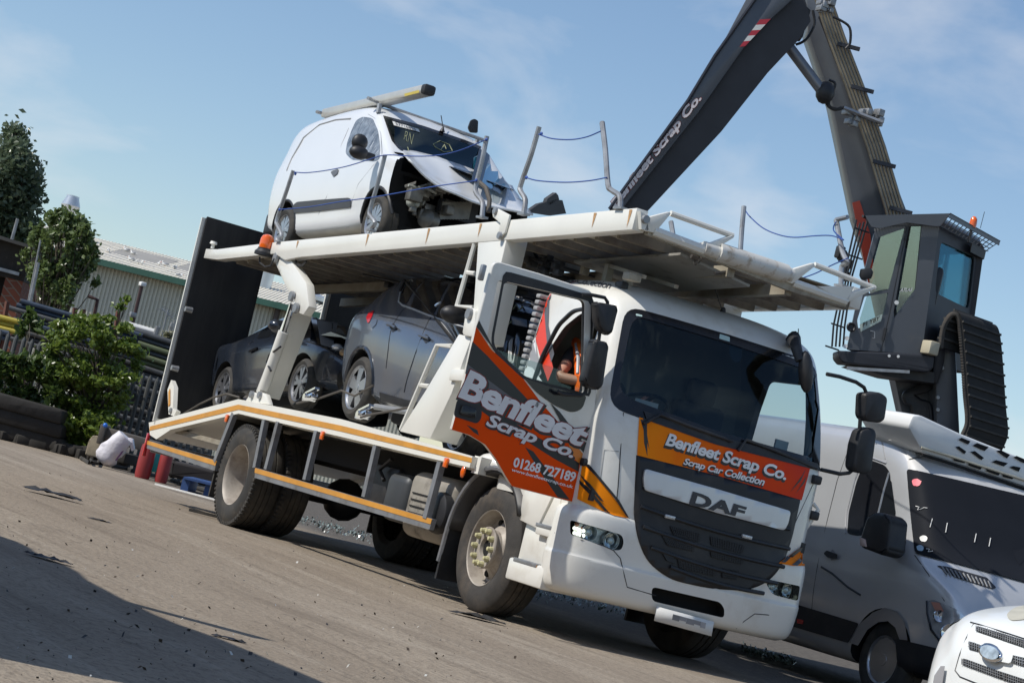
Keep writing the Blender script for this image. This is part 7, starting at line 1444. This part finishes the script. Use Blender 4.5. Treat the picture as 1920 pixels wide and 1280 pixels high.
tag(MB().prism(jp(round_poly([(322, 862), (405, 882), (400, 915), (316, 892)], 4), 31.2), away*.5, None, .04).build('dark_bin', mat('dark_bin', (.03, .025, .024), .7)), 'dark bin lying on its side under the lorry tail', 'bin')
tag(MB().tube([P(*q, z=.03) for q in ((152, 858), (165, 866), (186, 866), (210, 873), (240, 879), (265, 887), (300, 893), (350, 908), (405, 926))], .028, 7).build('hose', RUBBER), 'black hose lying along the yard edge past the sack', 'hose')
tag(MB().tube([P(*q, z=.05) for q in ((172, 861), (178, 857), (186, 862), (183, 868), (172, 866), (170, 861))], .02, 6).build('wire_loop', RUBBER), 'loop of black wire on the ground by the concrete block', 'wire')
a, b_ = P(292, 907, z=.03), P(410, 938, z=.03); tag(MB().beam(a, b_, .05, .02).build('white_strip', mat('strip_white', (.72, .72, .70), .5)), 'long white plastic strip on the ground behind the rear wheel', 'strip')
a, b_ = P(355, 955, z=.03), P(412, 969, z=.03); tag(MB().beam(a, b_, .05, .03).build('black_bar', RUBBER), 'short black bar on the ground touching the rear wheel', 'bar')
# ---------------------------------------------------------------- loose scraps on the yard
def scrap(px, py, sz, label, seed):
    r_ = random.Random(seed); c_ = P(px, py, z=0); nx, ny = 9, 6; vs = []
    for i in range(nx):
        for j in range(ny):
            u, v = i/(nx-1)-.5, j/(ny-1)-.5; w_ = (1-abs(u)*1.3)*(.8+.4*r_.random()); p = c_+rt*u*sz*3.2*(.9+.2*r_.random())+away*v*sz*1.6*w_; vs.append((p.x, p.y, .012+sz*.45*max(0, mnoise.noise(Vector((u*7, v*6, seed)))+.25)*w_))
    return tag(MB().add(vs, [[i*ny+j, (i+1)*ny+j, (i+1)*ny+j+1, i*ny+j+1] for i in range(nx-1) for j in range(ny-1)]).build('plastic_scrap', BLACK, None, 25), label, 'scrap')
scrap(99, 929, .16, 'crumpled black plastic scrap lying alone on the sunlit dirt at the left', 1); scrap(893, 1160, .13, 'crumpled black plastic scrap beside the lorry front wheel', 2)
scrap(98, 1053, .07, 'small dark scrap at the shadow edge in the left foreground', 3); scrap(75, 1046, .06, 'tiny dark scrap inside the shadow in the left foreground', 4); scrap(186, 978, .06, 'thin dark scrap on the dirt left of the rear wheel', 5); scrap(428, 1202, .05, 'small dark stone like scrap on the sunlit foreground dirt', 6)
cm = MB(); r_ = random.Random(31)
for i in range(600):
    px = r_.uniform(0, 1000); py = r_.uniform(880, 1275)
    if py < 830+px*.34: continue
    c_ = P(px, py, z=0); c_.z = gz(c_.x, c_.y)+.003; s = .004+.011*r_.random()**3
    if c_.y > -.6 and c_.x < 1.5: continue
    e = Vector((r_.uniform(-1, 1), r_.uniform(-1, 1), .2)).normalized()*s; f = Vector((-e.y, e.x, .15*s))*r_.uniform(.3, .9); cm.add([c_-e, c_-f, c_+e+Vector((0, 0, s*.5)), c_+f+Vector((0, 0, s*.7))], [[0, 1, 2], [0, 2, 3]], (BLACK, mat('chip_brown', (.07, .05, .035), .9), mat('chip_pale', (.5, .5, .47), .7))[min(2, int(r_.random()*2.35))])
tag(cm.build('gravel', None, None, 0), 'small chips and flecks of debris scattered over the dirt', 'debris', None, 'stuff')
gm_ = MB()
for i in range(1100):
    if i % 3 == 0: px, py = r_.uniform(985, 1240), 0; py = 1105+(px-985)*.22+r_.gauss(0, 4)
    elif i % 3 == 1: px = r_.uniform(560, 720); py = 972+(px-560)*.26+r_.gauss(0, 5)
    else: px = r_.uniform(1390, 1490); py = 1215+(px-1390)*.25+r_.gauss(0, 4)
    c_ = P(px, py, z=.004); s = .006+.016*r_.random()**2; e = Vector((r_.uniform(-1, 1), r_.uniform(-1, 1), .3)).normalized()*s; f = Vector((-e.y, e.x, .3*s)); gm_.add([c_-e, c_-f, c_+e+Vector((0, 0, s)), c_+f+Vector((0, 0, s))], [[0, 1, 2], [0, 2, 3]])
tag(gm_.build('broken_glass', mat('glass_crumbs', (.20, .25, .235), .2, 0, .3, 30), None, 0), 'pale green crumbs of broken glass strewn under the lorry', 'broken glass', None, 'stuff')
# ---------------------------------------------------------------- the scrap heap out of frame to the left, whose shade lies across the foreground
hp = MB(); nx, ny = 64, 18; vs = []
for i in range(nx):
    x = -14+22.3*i/(nx-1)
    for j in range(ny):
        v = j/(ny-1); y = -8.22-5.5*v; h = 3.45*min(1, (v/.06)**.5)*min(1, (1.02-v)/.4)*min(1, max(0, (x+14)/1.5), 9)*min(1, max(0, (8.3-x)/.5)); h *= 1+.05*mnoise.noise(Vector((x*.5, y*.5, 2)))+.035*mnoise.noise(Vector((x*1.9, y*1.6, 5))); vs.append((x, y, max(-.05, h-.1)))
hp.add(vs, [[i*ny+j, (i+1)*ny+j, (i+1)*ny+j+1, i*ny+j+1] for i in range(nx-1) for j in range(ny-1)])
ho = hp.build('scrap_heap', mat('heap_rust', (.13, .085, .06), .8, .2, .4, 1.5, bump=1, bs=6, dirt=(.28, .27, .26), dlo=.55, dhi=.6, ds=3), None, 30); tag(ho, 'long rusty scrap metal heap beside the yard, left of the camera', 'scrap heap')
tag(MB().beam((4.3, -8.6, 2.7), (5.3, -8.25, 3.5), .12, .05).build('scrap_bar', RUST), 'bent rusty bar sticking out of the top of the scrap heap', 'bar')
